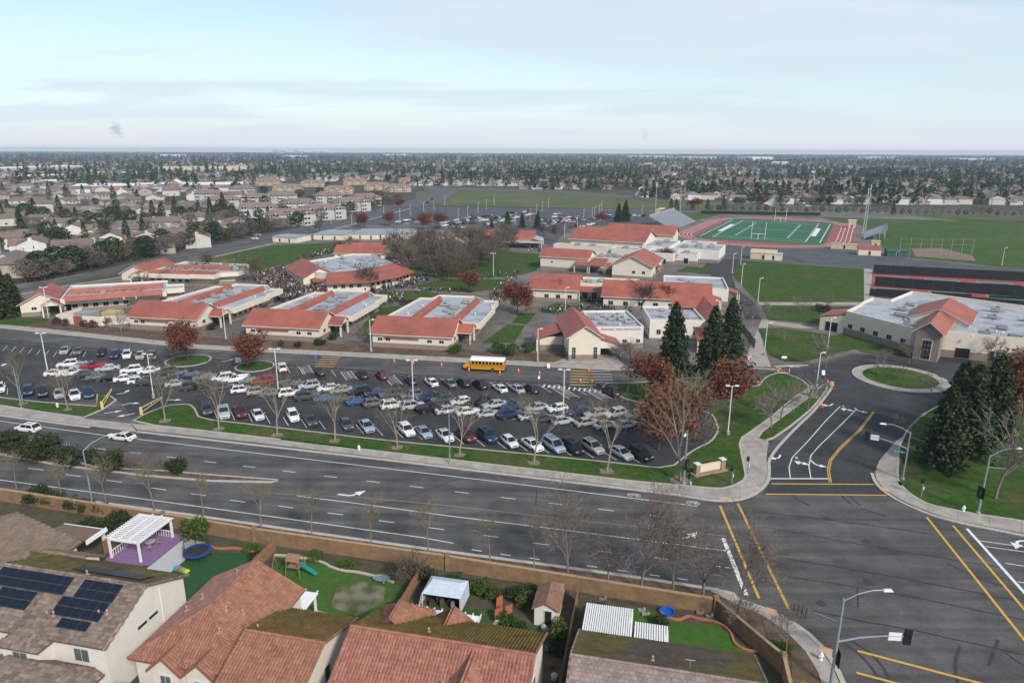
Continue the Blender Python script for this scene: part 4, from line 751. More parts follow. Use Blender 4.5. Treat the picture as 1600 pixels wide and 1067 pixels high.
MOSSD = M('mossy_tile_dark', (0.085, 0.07, 0.048), .95, .3, .8, 7, island=.16, col2=(0.12, 0.1, 0.035), mixscale=.2, spec=.1)
WALLW = M('house_stucco', (0.64, 0.58, 0.50), .9, .06, .8, 6, spec=.2); WALLP = M('house_stucco_pale', (0.66, 0.62, 0.555), .9, .06, .8, 6, spec=.2)
WHITE = M('white_vinyl', (0.76, 0.75, 0.74), .5, .04, 2, 4); VENTM = M('vent_pinkish', (0.42, 0.28, 0.22), .7, .08, 2)
WOOD = M('fence_wood', (0.25, 0.135, 0.075), .9, .25, 2, 6, island=.2); PANEL = M('solar_cell', (0.006, 0.011, 0.026), .3, .1, 1.5, spec=.25)
def tiles(b, face, mat, w=.29, ln=.40, flat=False, parent=None, skip=None):
    """one layer of overlapping roof tiles on a roof face given eave-first (local coords)"""
    p = [Vector(q) for q in face]
    e = (p[1] - p[0]).normalized(); n = e.cross(p[2] - p[1]).normalized()
    if n.z < 0: n = -n
    s = n.cross(e)
    if s.z < 0: s = -s
    q2 = [((v - p[0]).dot(e), (v - p[0]).dot(s)) for v in p]
    def inside(x, y):
        c = False; j = len(q2) - 1
        for i in range(len(q2)):
            xi, yi = q2[i]; xj, yj = q2[j]
            if (yi > y) != (yj > y) and x < (xj - xi) * (y - yi) / (yj - yi) + xi: c = not c
            j = i
        return c
    x0, x1 = min(a[0] for a in q2), max(a[0] for a in q2); y1 = max(a[1] for a in q2); m = MB(); r = 0; y = 0.0
    while y < y1 - ln * .4:
        x = x0 + (w / 2 if (flat and r % 2) else 0)
        while x < x1:
            if inside(x + w / 2, y + ln / 2) and not (skip and skip(x, y)):
                h = .06 + rnd.uniform(-.014, .014); base = p[0] + e * x + s * y
                A = base + n * h; B = base + e * (w * .96) + n * h; C = base + e * (w * .96) + s * (ln * 1.1) + n * .012; D = base + s * (ln * 1.1) + n * .012
                A0 = base + n * .0; B0 = base + e * (w * .96)
                if flat: m.quad(A, B, C, D); m.quad(A0, B0, B, A); m.quad(B0, C, B); m.quad(A, D, A0)
                else:
                    k = len(m.v); M1 = base + e * (w * .48) + n * (h + .05); M2 = base + e * (w * .48) + s * (ln * 1.1) + n * .022
                    m.v += [tuple(v) for v in (A0, B0, C, D, M1, M2)]
                    m.f += [(k, k + 4, k + 5, k + 3), (k + 4, k + 1, k + 2, k + 5), (k, k + 1, k + 4)]; m.m += [0, 0, 0]
            x += w
        y += ln; r += 1
    o = m.obj('roof_tiles', mat, parent or b.root); o['kind'] = 'stuff'; return o
def ridge_caps(b, pts, mat, r=.14, step=.4):
    m = MB()
    for a, c in zip(pts[:-1], pts[1:]):
        a = Vector(a); c = Vector(c); n = max(1, int((c - a).length / step))
        for i in range(n): m.tube(a.lerp(c, i / n), a.lerp(c, (i + 1.08) / n), r * 1.08, r * .92, 6)
    o = m.obj('ridge_caps', mat, b.root); o['kind'] = 'stuff'
def house_vents(b, spots, mat=VENTM):
    for (u, v, z) in spots:
        m = MB(); m.box(u - .15, u + .15, v - .15, v + .15, z - .3, z - .08); m.lathe((u, v, z - .1), [(.06, 0), (.06, .34), (.1, .35), (.1, .44), (.02, .47)], 8); b.part('roof_vent', m, mat)
# --- house with the solar roof
b = Bld('solar_house', 'two-storey house with brown tile roof covered in solar panels', 'house', tuple(NF(-60.4, 41.2))[:2], NA, 'houses backing onto the road', wall=WALLP, base_h=0)
fc_, _ = b.gable(0, 15.5, 0, 10.2, 5.5, 7.9, 'u', oh=.35, roof=M('roof_underlay', (0.14, 0.1, 0.075), .9), base=False)
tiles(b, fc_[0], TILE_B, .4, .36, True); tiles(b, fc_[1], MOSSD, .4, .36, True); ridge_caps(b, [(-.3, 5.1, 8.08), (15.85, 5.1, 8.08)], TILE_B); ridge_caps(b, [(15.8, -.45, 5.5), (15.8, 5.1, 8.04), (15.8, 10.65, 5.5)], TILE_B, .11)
f2, _ = b.gable(6.1, 9.9, -1.4, 4.0, 5.3, 6.7, 'v', oh=.35, roof=MATS['roof_underlay'], base=False, hip0=1.9, name='gablet_roof')
for f in f2: tiles(b, f, TILE_B, .4, .36, True)
f3, _ = b.gable(4.2, 14.6, -5.6, .3, 2.6, 4.0, 'u', oh=.4, roof=MATS['roof_underlay'], base=False, hip0=2.5, hip1=2.5, name='porch_roof', ridge=-1.4)
for f in f3: tiles(b, f, TILE_B, .4, .36, True)
f4, _ = b.gable(-4.5, 4.6, 9.8, 14.0, 2.7, 4.2, 'u', oh=.4, roof=MATS['roof_underlay'], base=False, hip1=2.4, name='rear_roof')
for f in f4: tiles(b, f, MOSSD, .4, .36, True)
b.win((6.1, -1.4), (9.9, -1.4), 1.5, 1.2, 3.5, [.5], bars=(2, 1), glass=M('pale_glass', (0.10, 0.125, 0.125), .15, .2, 1, spec=.6)); b.win((9.9, 0), (15.5, 0), 1.5, 1.3, 3.5, [.55], bars=(2, 1), glass=MATS['pale_glass']); b.win((15.5, 0), (15.5, 10.2), 1.2, .35, 4.2, [.42, .56]); b.win((15.5, 0), (15.5, 10.2), 1.2, .5, 1.4, [.42, .56])
m = MB(); m.tube((15.56, 6.9, 0), (15.56, 6.9, 6.6), .05, .05, 5); b.part('downpipe', m, WHITE)
house_vents(b, [(8.4, 1.4, 6.5), (9.0, 1.5, 6.5), (14.0, 2.3, 6.9), (13.2, 2.2, 6.8), (9.0, 5.6, 8.0), (1.6, 1.6, 6.5)])
arr = thing('solar_array', 'dark blue solar panels on the brown tile roof', 'solar panels', tuple(NF(-60.4, 41.2, .1)), R(NA)); zf = lambda v: 5.5 + v * 2.4 / 5.1 + .36; sl = math.atan(2.4 / 5.1)
def panels(u0, v0, nu, nv, pw=1.0, ph=.82):
    for i in range(nu):
        for j in range(nv):
            ua = u0 + i * pw; va = v0 + j * ph; m = MB(); e = .03
            c = [(ua + e, va + e), (ua + pw - e, va + e), (ua + pw - e, va + ph - e), (ua + e, va + ph - e)]
            m.hexa([(x, y, zf(y) - .05) for x, y in c] + [(x, y, zf(y)) for x, y in c], mi=1); ci = [(ua + .055, va + .055), (ua + pw - .055, va + .055), (ua + pw - .055, va + ph - .055), (ua + .055, va + ph - .055)]
            m.quad(*[(x, y, zf(y) + .004) for x, y in ci]); m.obj('panel', [PANEL, M('panel_frame', (0.03, 0.036, 0.048), .4, .1)], arr)
panels(.3, 3.1, 8, 2, 1.02); panels(1.9, 1.4, 4, 2, 1.0); panels(-.1, 1.5, 1, 2, 1.0); panels(9.6, 3.1, 4, 2, 1.05); panels(8.6, 1.45, 5, 2, 1.02); panels(10.0, .55, 3, 1, 1.05)
arr2 = thing('solar_array', 'low dark solar panel on the shaded rear slope of the solar house', 'solar panels', tuple(NF(-60.4, 41.2, .1)), R(NA))
for i in range(7):
    m = MB(); c = [(6.6 + i * 1.1, 6.2), (7.65 + i * 1.1, 6.2), (7.65 + i * 1.1, 8.0), (6.6 + i * 1.1, 8.0)]; zb = lambda v: 5.5 + (10.2 - v) * 2.4 / 5.1 + .38
    m.hexa([(x, y, zb(y) - .05) for x, y in c] + [(x, y, zb(y)) for x, y in c]); m.obj('panel', PANEL, arr2)
# --- brown gabled house at the left edge
b = Bld('brown_roof_house', 'single-storey house with plain brown tile roof at the left edge', 'house', tuple(NF(-80, 44))[:2], NA, 'houses backing onto the road', wall=WALLW, base_h=0)
f1, _ = b.gable(0, 16, 0, 13.5, 3.0, 5.6, 'v', oh=.5, roof=MATS['roof_underlay'], base=False)
for f in f1: tiles(b, f, TILE_T, .5, .36, True)
f1, _ = b.gable(15.5, 20.3, 8.0, 12.2, 2.7, 4.1, 'u', oh=.4, roof=MATS['roof_underlay'], base=False, name='wing_roof')
for f in f1: tiles(b, f, TILE_T, .5, .36, True)
b.lean(11, 17, 13.9, 17, 2.7, 3.1, 'v0', name='patio_cover', roof=M('brown_shingle', (0.17, 0.115, 0.085), .9, .2, 2)); m = MB(); m.box(10.95, 17.05, 16.95, 17.1, 2.62, 2.86); m.box(16.98, 17.12, 13.9, 16.95, 2.65, 3.2); b.part('fascia', m, WHITE)
# --- red hip house with twin dormers
b = Bld('red_hip_house', 'two-storey house with red tile hip roof and twin front gablets', 'house', tuple(NF(-41.5, 40.8))[:2], NA, 'houses backing onto the road', wall=WALLW, base_h=0)
f1, _ = b.gable(0, 9.2, 0, 11.1, 5.5, 7.9, 'v', oh=.4, roof=M('roof_underlay_red', (0.2, 0.085, 0.055), .9), base=False, hip0=4.3)
tiles(b, f1[0], M('clay_tile_red_shaded', (0.235, 0.125, 0.098), .85, .22, 1.3, 6, island=.15)); tiles(b, f1[1], TILE_R); tiles(b, f1[2], TILE_R); ridge_caps(b, [(4.6, 11.5, 8.08), (4.6, 4.3, 8.08), (-.4, -.4, 5.5)], TILE_R); ridge_caps(b, [(4.6, 4.3, 8.08), (9.6, -.4, 5.5)], TILE_R)  # west slope tiles carry the shade in their duller colour
for u in (2.0, 5.3):
    f2, _ = b.gable(u, u + 2.6, -.6, 3.0, 5.1, 6.3, 'v', oh=.3, roof=MATS['roof_underlay_red'], base=False, name='dormer_roof')
    for f in f2: tiles(b, f, TILE_R)
    b.win((u, -.6), (u + 2.6, -.6), 1.0, 1.2, 3.4, [.5], bars=(2, 1), glass=MATS['pale_glass'])
f3, _ = b.gable(9.2, 16, -3.2, 8.4, 5.3, 7.4, 'u', oh=.35, roof=MATS['roof_underlay_red'], base=False, name='wing_roof')
tiles(b, f3[0], TILE_R); tiles(b, f3[1], MOSS); ridge_caps(b, [(9, 2.6, 7.58), (16.35, 2.6, 7.58)], TILE_R); ridge_caps(b, [(16.3, -3.6, 5.32), (16.3, 2.6, 7.54), (16.3, 8.8, 5.32)], TILE_R, .11)
f4, _ = b.gable(-2.0, 9.0, -6, -.8, 2.5, 3.7, 'u', oh=.4, roof=MATS['roof_underlay_red'], base=False, hip0=2, hip1=2, name='porch_roof')
for f in f4: tiles(b, f, TILE_R)
b.win((16, -3.2), (16, 8.4), .9, 1.4, 3.4, [.3, .55]); house_vents(b, [(5.8, 4.6, 7.6), (7.0, 5.2, 7.0), (6.6, 2.4, 7.2), (2.0, 6.5, 6.9), (1.4, 5, 6.6), (3.4, 9.9, 7.5), (9.6, 3.5, 7.2)])
m = MB(); m.box(.6, 9.1, 11.3, 14.6, 2.65, 2.78)
for k in range(7): m.box(.8 + k * 1.35, .9 + k * 1.35, 11.3, 14.9, 2.78, 2.86)
pc = b.part('patio_cover', m, WHITE); m = MB(); m.box(8.75, 8.95, 14.2, 14.4, 0, 2.65); m.box(.7, .9, 14.2, 14.4, 0, 2.65); b.part('post', m, WHITE)
# --- red house with mossy rear slope
b = Bld('mossy_roof_house', 'two-storey house with red tile roof and yellow-green mossy rear slope', 'house', tuple(NF(-23.4, 39.6))[:2], NA, 'houses backing onto the road', wall=WALLW, base_h=0)
f1, _ = b.gable(0, 15.3, 0, 11.3, 5.4, 7.9, 'u', oh=.35, roof=MATS['roof_underlay_red'], base=False)
tiles(b, f1[0], TILE_R2); tiles(b, f1[1], M('mossy_tile_yellow', (0.12, 0.09, 0.024), .95, .3, .9, 7, island=.18, col2=(0.105, 0.062, 0.03), mixscale=.3, spec=.1)); ridge_caps(b, [(-.3, 5.65, 8.08), (15.65, 5.65, 8.08)], TILE_R2); ridge_caps(b, [(15.6, -.4, 5.4), (15.6, 5.65, 8.04), (15.6, 11.7, 5.4)], TILE_R2, .11)
f2, _ = b.gable(.2, 4.6, 8.0, 12.3, 5.4, 7.5, 'v', oh=.3, roof=MATS['roof_underlay_red'], base=False, hip1=2.2, name='rear_hip_roof')
for f in f2: tiles(b, f, TILE_R)
f3, _ = b.gable(5.3, 8.4, 8.6, 11.9, 5.2, 6.3, 'v', oh=.3, roof=MATS['roof_underlay_red'], base=False, name='rear_gable_roof')
tiles(b, f3[0], MATS['mossy_tile_yellow']); tiles(b, f3[1], TILE_R)
f4, _ = b.gable(7.6, 13.8, -3.2, 5, 5.4, 7.7, 'v', oh=.3, roof=MATS['roof_underlay_red'], base=False, name='front_gable_roof')
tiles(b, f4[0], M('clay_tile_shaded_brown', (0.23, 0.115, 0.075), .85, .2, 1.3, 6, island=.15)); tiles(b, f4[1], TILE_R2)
house_vents(b, [(6.2, 7.0, 7.6), (8.9, 2.3, 6.8), (6.9, 1.3, 6.4), (7.4, 1.2, 6.4), (12.7, 2.4, 6.9), (13.7, 2.5, 6.9)]); b.win((15.3, 0), (15.3, 11.3), .9, 1.3, 3.4, [.3, .6])
m = MB(); m.box(1.8, 8.4, 12.1, 15.9, 2.62, 2.76)
for k in range(9): m.box(1.9 + k * .8, 2.0 + k * .8, 12.1, 16.15, 2.76, 2.84)
b.part('patio_cover', m, WHITE); m = MB(); m.box(8.1, 8.3, 15.6, 15.8, 0, 2.62); m.box(2, 2.2, 15.6, 15.8, 0, 2.62); b.part('post', m, WHITE)
# --- grey-pink flat tile house
b = Bld('grey_tile_house', 'single-storey house with grey-pink flat tile roof beside the corner', 'house', tuple(NF(-5.0, 41.6))[:2], NA, 'houses backing onto the road', wall=WALLW, base_h=0)
f1, _ = b.gable(0, 15.2, 0, 13.0, 3.3, 6.0, 'u', oh=.35, roof=MATS['roof_underlay'], base=False)
tiles(b, f1[0], TILE_G, .42, .36, True); tiles(b, f1[1], M('dark_rear_tile', (0.088, 0.072, 0.06), .95, .25, .8, 7, island=.1, col2=(0.11, 0.09, 0.035), mixscale=.1, spec=.1), .42, .36, True); ridge_caps(b, [(-.3, 6.5, 6.18), (15.55, 6.5, 6.18)], TILE_G); ridge_caps(b, [(15.5, -.4, 3.3), (15.5, 6.5, 6.14), (15.5, 13.4, 3.3)], TILE_G, .11); ridge_caps(b, [(-.3, 6.5, 6.14), (-.3, 13.4, 3.3)], TILE_G, .11)  # rear slope tiles: much darker base colour with olive patches
house_vents(b, [(9.6, 5.3, 5.9), (6.5, 8, 5.7)]); m = MB(); m.tube((9.5, 7.4, 5.8), (9.5, 7.4, 6.8), .03); m.tube((9.1, 7.4, 6.7), (9.9, 7.4, 6.7), .03); b.part('antenna', m, POLE)
def slat_pergola(label, u0, u1, v0, v1, z, n, name='pergola', along='v'):
    t = thing(name, label, 'pergola', tuple(NF(u0, v0, .1)), R(NA)); W, D = u1 - u0, v1 - v0
    for x in (.15, W - .15):
        for y in (.15, D - .15): m = MB(); m.box(x - .11, x + .11, y - .11, y + .11, 0, z); m.obj('post', WHITE, t)
    for q in ((0, W, .05, .2), (0, W, D - .2, D - .05), (0, .15, .2, D - .2), (W - .15, W, .2, D - .2)): m = MB(); m.box(*q, z - .22, z); m.obj('beam', WHITE, t)
    for k in range(n):
        if along == 'v': x = W * (k + .5) / n; m = MB(); m.box(x - .075, x + .075, -.35, D + .35, z + .002, z + .13)
        else: y = D * (k + .5) / n; m = MB(); m.box(-.35, W + .35, y - .05, y + .05, z + .002, z + .14)
        m.obj('slat', WHITE, t)
    return t, W, D
pg, W_, D_ = slat_pergola('white slatted pergola over the purple deck', -61.6, -57.3, 59.4, 65.2, 2.75, 16, along='u')
for q in ((1.6, 1.75, 0, D_), (2.9, 3.05, 0, D_)): m = MB(); m.box(*q, 2.9, 3.0); m.obj('beam', WHITE, pg)
for y0 in (0.05,):
    for k in range(14): m = MB(); m.box(.1, .16, .5 + k * .36, .56 + k * .36, .15, .95); m.obj('baluster', WHITE, pg)
    m = MB(); m.box(.08, .18, .3, 5.5, .95, 1.02); m.box(.3, 4.0, 5.58, 5.66, .9, 1.0); m.obj('rail', WHITE, pg)
    for k in range(10): m = MB(); m.box(.4 + k * .36, .46 + k * .36, 5.6, 5.65, .15, .9); m.obj('baluster', WHITE, pg)
slat_pergola('large white slatted patio cover behind the grey-roofed house', -5.1, -.4, 54.9, 59.4, 2.75, 22); slat_pergola('small white slatted patio cover joined beside the larger one', -.2, 3.0, 54.9, 57.6, 2.7, 14)
# --- yards
def yard(name, uv, z, mat): m = MB(); m.poly([tuple(NF(u, v))[:2] for u, v in uv], z); return struct(name, m, mat)
YARD = M('yard_soil', (0.085, 0.065, 0.045), .95, .3, 1, 7, col2=(0.055, 0.07, 0.03), mixscale=.4)
yard('yard_soil', [(-130, 30), (13.4, 30), (13.4, 57), (8.3, 63), (-7, 65.2), (-44, 66), (-75, 67.5), (-130, 71)], .06, YARD)
TURF2 = M('artificial_turf', (0.02, 0.075, 0.022), .9, .15, 1); LAWN2 = M('yard_lawn', (0.045, 0.115, 0.014), .95, .3, 1.2, 8, col2=(0.05, 0.09, 0.02), mixscale=.3)
yard('artificial_turf', [(-54.2, 53), (-43.6, 53), (-43.6, 63.2), (-46, 64.2), (-50, 63.4), (-52.5, 62.4), (-54.2, 57)], .1, TURF2)
yard('yard_lawn', [(-43.2, 55), (-24.6, 55), (-25.2, 62), (-29, 62.5), (-33, 63), (-37, 64.3), (-42, 64.2)], .1, LAWN2)
yard('bare_patch', [(-32.8, 60), (-32, 57), (-28.7, 56.2), (-26.8, 58.9), (-27.6, 61.4), (-31, 62)], .11, M('bare_soil_patch', (0.19, 0.165, 0.12), .95, .35, 1.6, 8, col2=(0.07, 0.085, 0.03), mixscale=.8, mixpos=(.42, .58)))
m = MB(); m.poly(pp([(986, 952), (1029, 958), (1061, 974), (1118, 976), (1141, 990), (1145, 1010), (1169, 1022), (1200, 1075), (1150, 1080), (980, 1040)]), .1); struct('yard_lawn', m, LAWN2); yard('yard_lawn', [(10.8, 44), (13.2, 44), (13.2, 56), (10.8, 55)], .1, LAWN2); yard('yard_lawn', [(-22, 56.5), (-10, 55), (-8, 58), (-14, 60), (-22, 60)], .1, M('shaded_lawn', (0.038, 0.08, 0.02), .95, .35, 1))
DECK = M('purple_deck', (0.215, 0.125, 0.25), .8, .1, 2)
dk = thing('deck', 'purple painted plank deck under the white pergola', 'deck', tuple(NF(-62, 59, .1)), R(NA))
for k in range(20): m = MB(); m.box(0, 5.2, k * .34, k * .34 + .32, 0, .12 + (.03 if k % 2 else 0)); m.obj('plank', DECK, dk)
for k in range(2): m = MB(); m.box(5.22 + k * .35, 5.54 + k * .35, .2, 6.6, 0, .08 - k * .03); m.obj('plank', DECK, dk)
yard('gravel_patch', [(-56, 57.2), (-52.8, 57), (-52.8, 65), (-56, 65.4)], .12, M('white_gravel', (0.42, 0.42, 0.42), .95, .45, 9, 5)); yard('patio_slab', [(-44, 51.6), (-40, 51.8), (-40, 56), (-44, 56)], .12, CONC); yard('patio_slab', [(-33, 52), (-24.8, 51.6), (-25.4, 55.6), (-29, 55.4), (-33, 56.2)], .115, CONC)
# garden edging
for pts, lab in (([(-43, 64.4), (-40.5, 64.6), (-37, 64.5), (-34.6, 63.2), (-31, 63.4), (-27, 62.4)], 'pale brick lawn edging in the yard with the play set'), ('px', 'red brick flower bed edging behind the white patio covers'), ([(-52, 64.5), (-50.5, 64.0), (-48.5, 64.8), (-45.5, 64.3)], 'terracotta edging behind the trampoline')):
    m = MB(); strip_mesh(m, [tuple(NF(*q))[:2] for q in smooth_line(pts, 2)] if pts != 'px' else smooth_line(pp([(1029, 955), (1040, 966), (1061, 971), (1075, 963), (1088, 968), (1118, 972), (1142, 987), (1147, 1009), (1169, 1019), (1185, 1019)]), 2), .25, .06, .26); m.obj('garden_edging', M('edging_' + lab.split()[0], (0.48, 0.40, 0.32) if lab.startswith('pale') else (0.36, 0.15, 0.085), .9, .2, 4), label=lab, cat='edging')
# masonry wall along the road
MASON = M('tan_block_wall', (0.26, 0.155, 0.082), .92, .2, 1.5, 7, col2=(0.20, 0.13, 0.08), mixscale=.5); CAPM = M('wall_cap', (0.36, 0.25, 0.15), .9, .15, 1.5)
t = thing('block_wall', 'long tan masonry wall between the back yards and the road', 'wall', (0, 0, 0)); pts = wall_line + [(25.4, 53.3), (24.3, 48), (22, 38)]
for i, (a, c) in enumerate(zip(pts[:-1], pts[1:])):
    rs = resample([a, c], 5.0)
    for p, q in zip(rs[:-1], rs[1:]):
        m = MB(); strip_mesh(m, [p, q], .2, 0, 1.85); m.obj('panel', MASON, t); m = MB(); strip_mesh(m, [p, q], .34, 1.85, 1.97); m.obj('cap', CAPM, t)
    m = MB(); m.box(c[0] - .25, c[0] + .25, c[1] - .25, c[1] + .25, 0, 2.2); m.obj('pillar', MASON, t)
def wood_fence(label, a, c, h=1.8):
    A = NF(*a, .05); Cc = NF(*c, .05); d = Cc - A; n = int(d.length / .3); t = thing('wood_fence', label, 'fence', A, math.atan2(d.y, d.x), 'wooden yard fences')
    for k in range(n): m = MB(); m.box(k * .3, k * .3 + .285, -.015, .015, 0, h + rnd.uniform(-.03, .03)); m.obj('board', WOOD, t)
    m = MB(); m.box(0, n * .3, .016, .07, .4, .5); m.box(0, n * .3, .016, .07, 1.3, 1.4); m.obj('rail', WOOD, t)
wood_fence('brown board fence between the turf yard and the play-set yard', (-43.4, 65.3), (-43.4, 53)); wood_fence('brown board fence between the play-set yard and the tent yard', (-24.3, 64.4), (-24.3, 52)); wood_fence('weathered board fence between the shed and the white patio covers', (-6.4, 63.6), (-6.4, 50)); wood_fence('board fence beside the brown-roofed house and deck', (-63, 67), (-63, 60)); wood_fence('short board fence beside the solar house gable', (-44.4, 45), (-42, 45))
# --- yard objects
def ring_tramp():
    c = (P(289, 861, .8) + P(328, 861, .8)) / 2; t = thing('trampoline', 'round trampoline with blue padding beside the white gravel', 'trampoline', (c.x, c.y, .1)); r_ = 1.55
    m = MB(); m.lathe((0, 0, .72), [(r_ - .3, 0), (.01, .005)], 28); m.obj('mat', DARKM, t)
    m = MB(); m.lathe((0, 0, .7), [(r_ + .08, 0), (r_ + .08, .1), (r_ - .3, .12), (r_ - .3, .0)], 28); m.f.pop(); m.m.pop(); m.obj('pad', M('blue_pad', (0.02, 0.05, 0.2), .5, .1), t)
    for k in range(6):
        a_ = 2 * pi * k / 6; m = MB(); m.tube((r_ * cos(a_), r_ * sin(a_), 0), (r_ * cos(a_), r_ * sin(a_), 1.9 if k in (1, 2, 3, 4) else .7), .04); m.obj('leg', DARKM, t)
    m = MB()
    for k in range(7):
        a0 = 2 * pi * (1 + k * 3 / 7) / 6; a1 = 2 * pi * (1 + (k + 1) * 3 / 7) / 6
        for zz_ in (1.0, 1.25, 1.5, 1.75): m.tube((r_ * cos(a0), r_ * sin(a0), zz_), (r_ * cos(a1), r_ * sin(a1), zz_), .02, .02, 4)
    m.obj('safety_net', DARKM, t)
ring_tramp()
t = thing('toy_slide', 'small multicoloured plastic play toy on the turf', 'toy', P(284, 891, .1), R(-20))
for i, cc in enumerate(((.05, .35, .5), (.5, .08, .1), (.08, .4, .12), (.6, .5, .05))): m = MB(); m.hexa([(-1 + i * .5, -.3, 0), (-.55 + i * .5, -.3, 0), (-.55 + i * .5, .3, 0), (-1 + i * .5, .3, 0), (-.95 + i * .5, -.25, .45 - .08 * i), (-.6 + i * .5, -.25, .4 - .08 * i), (-.6 + i * .5, .25, .4 - .08 * i), (-.95 + i * .5, .25, .45 - .08 * i)]); m.obj('segment', M('toy_%d' % i, cc, .5, .05), t)
t = thing('play_set', 'wooden swing and climbing set with a teal slide on the lawn', 'play set', tuple(NF(-38.6, 61.6, .1)), R(NA)); PW = M('play_wood', (0.25, 0.15, 0.09), .9, .2, 3)
for x in (-.7, .7):
    for y in (-.6, .6): m = MB(); m.tube((x * 1.3, y * 1.3, 0), (x, y, 2.1), .06, .06, 5); m.obj('post', PW, t)
m = MB(); m.box(-.75, .75, -.65, .65, 1.1, 1.18); m.obj('platform', PW, t)
m = MB(); m.quad((-.85, -.75, 2.0), (.85, -.75, 2.0), (.85, 0, 2.6), (-.85, 0, 2.6)); m.quad((.85, .75, 2.0), (-.85, .75, 2.0), (-.85, 0, 2.6), (.85, 0, 2.6)); m.obj('roof', PW, t)
m = MB(); m.hexa([(.75, -.25, 1.15), (2.6, -.25, .2), (2.6, .25, .2), (.75, .25, 1.15), (.75, -.3, 1.35), (2.6, -.3, .36), (2.6, .3, .36), (.75, .3, 1.35)]); m.obj('slide', M('teal_slide', (0.01, 0.2, 0.2), .4, .05), t)
m = MB(); m.tube((-.7, 0, 2.0), (-2.6, 0, 1.9), .06); m.tube((-2.6, 0, 1.9), (-2.8, .7, 0), .05); m.tube((-2.6, 0, 1.9), (-2.8, -.7, 0), .05); m.obj('swing_frame', PW, t)
for x in (-1.3, -2.0): m = MB(); m.tube((x, -.15, 1.95), (x, -.15, .5), .015, .015, 4); m.tube((x, .15, 1.95), (x, .15, .5), .015, .015, 4); m.box(x - .1, x + .1, -.2, .2, .46, .5); m.obj('swing', DARKM, t)
t = thing('water_table', 'low grey-blue oval paddling tub on the lawn edge', 'tub', tuple(NF(-28.5, 62.4, .1)), R(NA), sc=(1.25, .75, 1)); m = MB(); m.lathe((0, 0, .25), [(.7, 0), (.85, .2), (.8, .2), (.7, .1), (.01, .1)], 16); m.obj('basin', M('tub_blue_grey', (0.16, 0.22, 0.22), .4), t)
for k in range(4): m = MB(); m.tube((.5 * cos(k * pi / 2 + .7), .5 * sin(k * pi / 2 + .7), 0), (.5 * cos(k * pi / 2 + .7), .5 * sin(k * pi / 2 + .7), .26), .04); m.obj('leg', WHITE, t)
# canopy tent
t = thing('canopy_tent', 'pale blue-white fabric canopy tent in the back yard', 'tent', tuple(NF(-22.3, 58.6, .08)), R(NA)); FAB = M('tent_fabric', (0.50, 0.56, 0.62), .7, .12, 2, 5); W_, D_ = 4.2, 3.2
m = MB(); rz_ = 2.55; ez = 2.05
m.quad((0, 0, ez), (W_, 0, ez), (W_ - .5, D_ * .62, rz_), (.6, D_ * .62, rz_)); m.quad((W_, D_, ez), (0, D_, ez), (.6, D_ * .62, rz_), (W_ - .5, D_ * .62, rz_)); m.quad((W_, 0, ez), (W_, D_, ez), (W_ - .5, D_ * .62, rz_)); m.quad((0, D_, ez), (0, 0, ez), (.6, D_ * .62, rz_)); m.obj('canopy', FAB, t, smooth=20)
m = MB(); m.hexa([(W_ - .02, 0, .3), (W_ + .02, 0, .3), (W_ + .12, D_, .3), (W_ + .08, D_, .3), (W_ - .02, 0, ez - .01), (W_ + .02, 0, ez - .01), (W_ + .02, D_, ez - .01), (W_ - .02, D_, ez - .01)]); m.hexa([(-.4, -.2, .4), (-.36, -.2, .4), (-.02, D_, .4), (-.06, D_, .4), (-.02, 0, ez - .01), (.02, 0, ez - .01), (.02, D_, ez - .01), (-.02, D_, ez - .01)]); m.box(0, W_, D_ - .02, D_ + .02, .3, ez - .01); m.obj('side_panel', FAB, t)
for x in (.05, W_ - .05):
    for y in (.05, D_ - .05): m = MB(); m.tube((x, y, 0), (x, y, ez), .035); m.obj('leg', WHITE, t)
for k in range(6): m = MB(); c = NF(-21.6 + k * .6, 59.6 + (k % 2) * .7, .08); m.box(c.x - .22, c.x + .22, c.y - .2, c.y + .2, c.z, c.z + .5 + .25 * (k % 3)); m.box(c.x - .15, c.x + .15, c.y - .13, c.y + .13, c.z + .5 + .25 * (k % 3), c.z + .62 + .25 * (k % 3)); m.obj('storage_tub', M('tub_dark_%d' % (k % 3), ((.05, .05, .055), (.2, .2, .2), (.1, .07, .05))[k % 3], .6), label='dark storage tub under the canopy tent', cat='tub', group='tubs under the canopy tent')
# garden shed
b = Bld('garden_shed', 'small white garden shed with brown roof against the wall', 'shed', tuple(NF(-10.3, 58.9))[:2], NA, base_h=0, wall=WALLP)
f1, _ = b.gable(0, 2.4, 0, 3.4, 2.1, 2.75, 'v', oh=.25, roof=M('shed_shingle', (0.22, 0.12, 0.08), .9, .3, 2), base=False); b.win((0, 0), (2.4, 0), .75, 1.8, .1, [.6], name='door'); m = MB(); m.box(1.2, 2.5, 2.9, 4.2, 2.2, 2.35); b.part('lean_roof', m, M('shed_board', (0.3, 0.2, 0.14), .9))
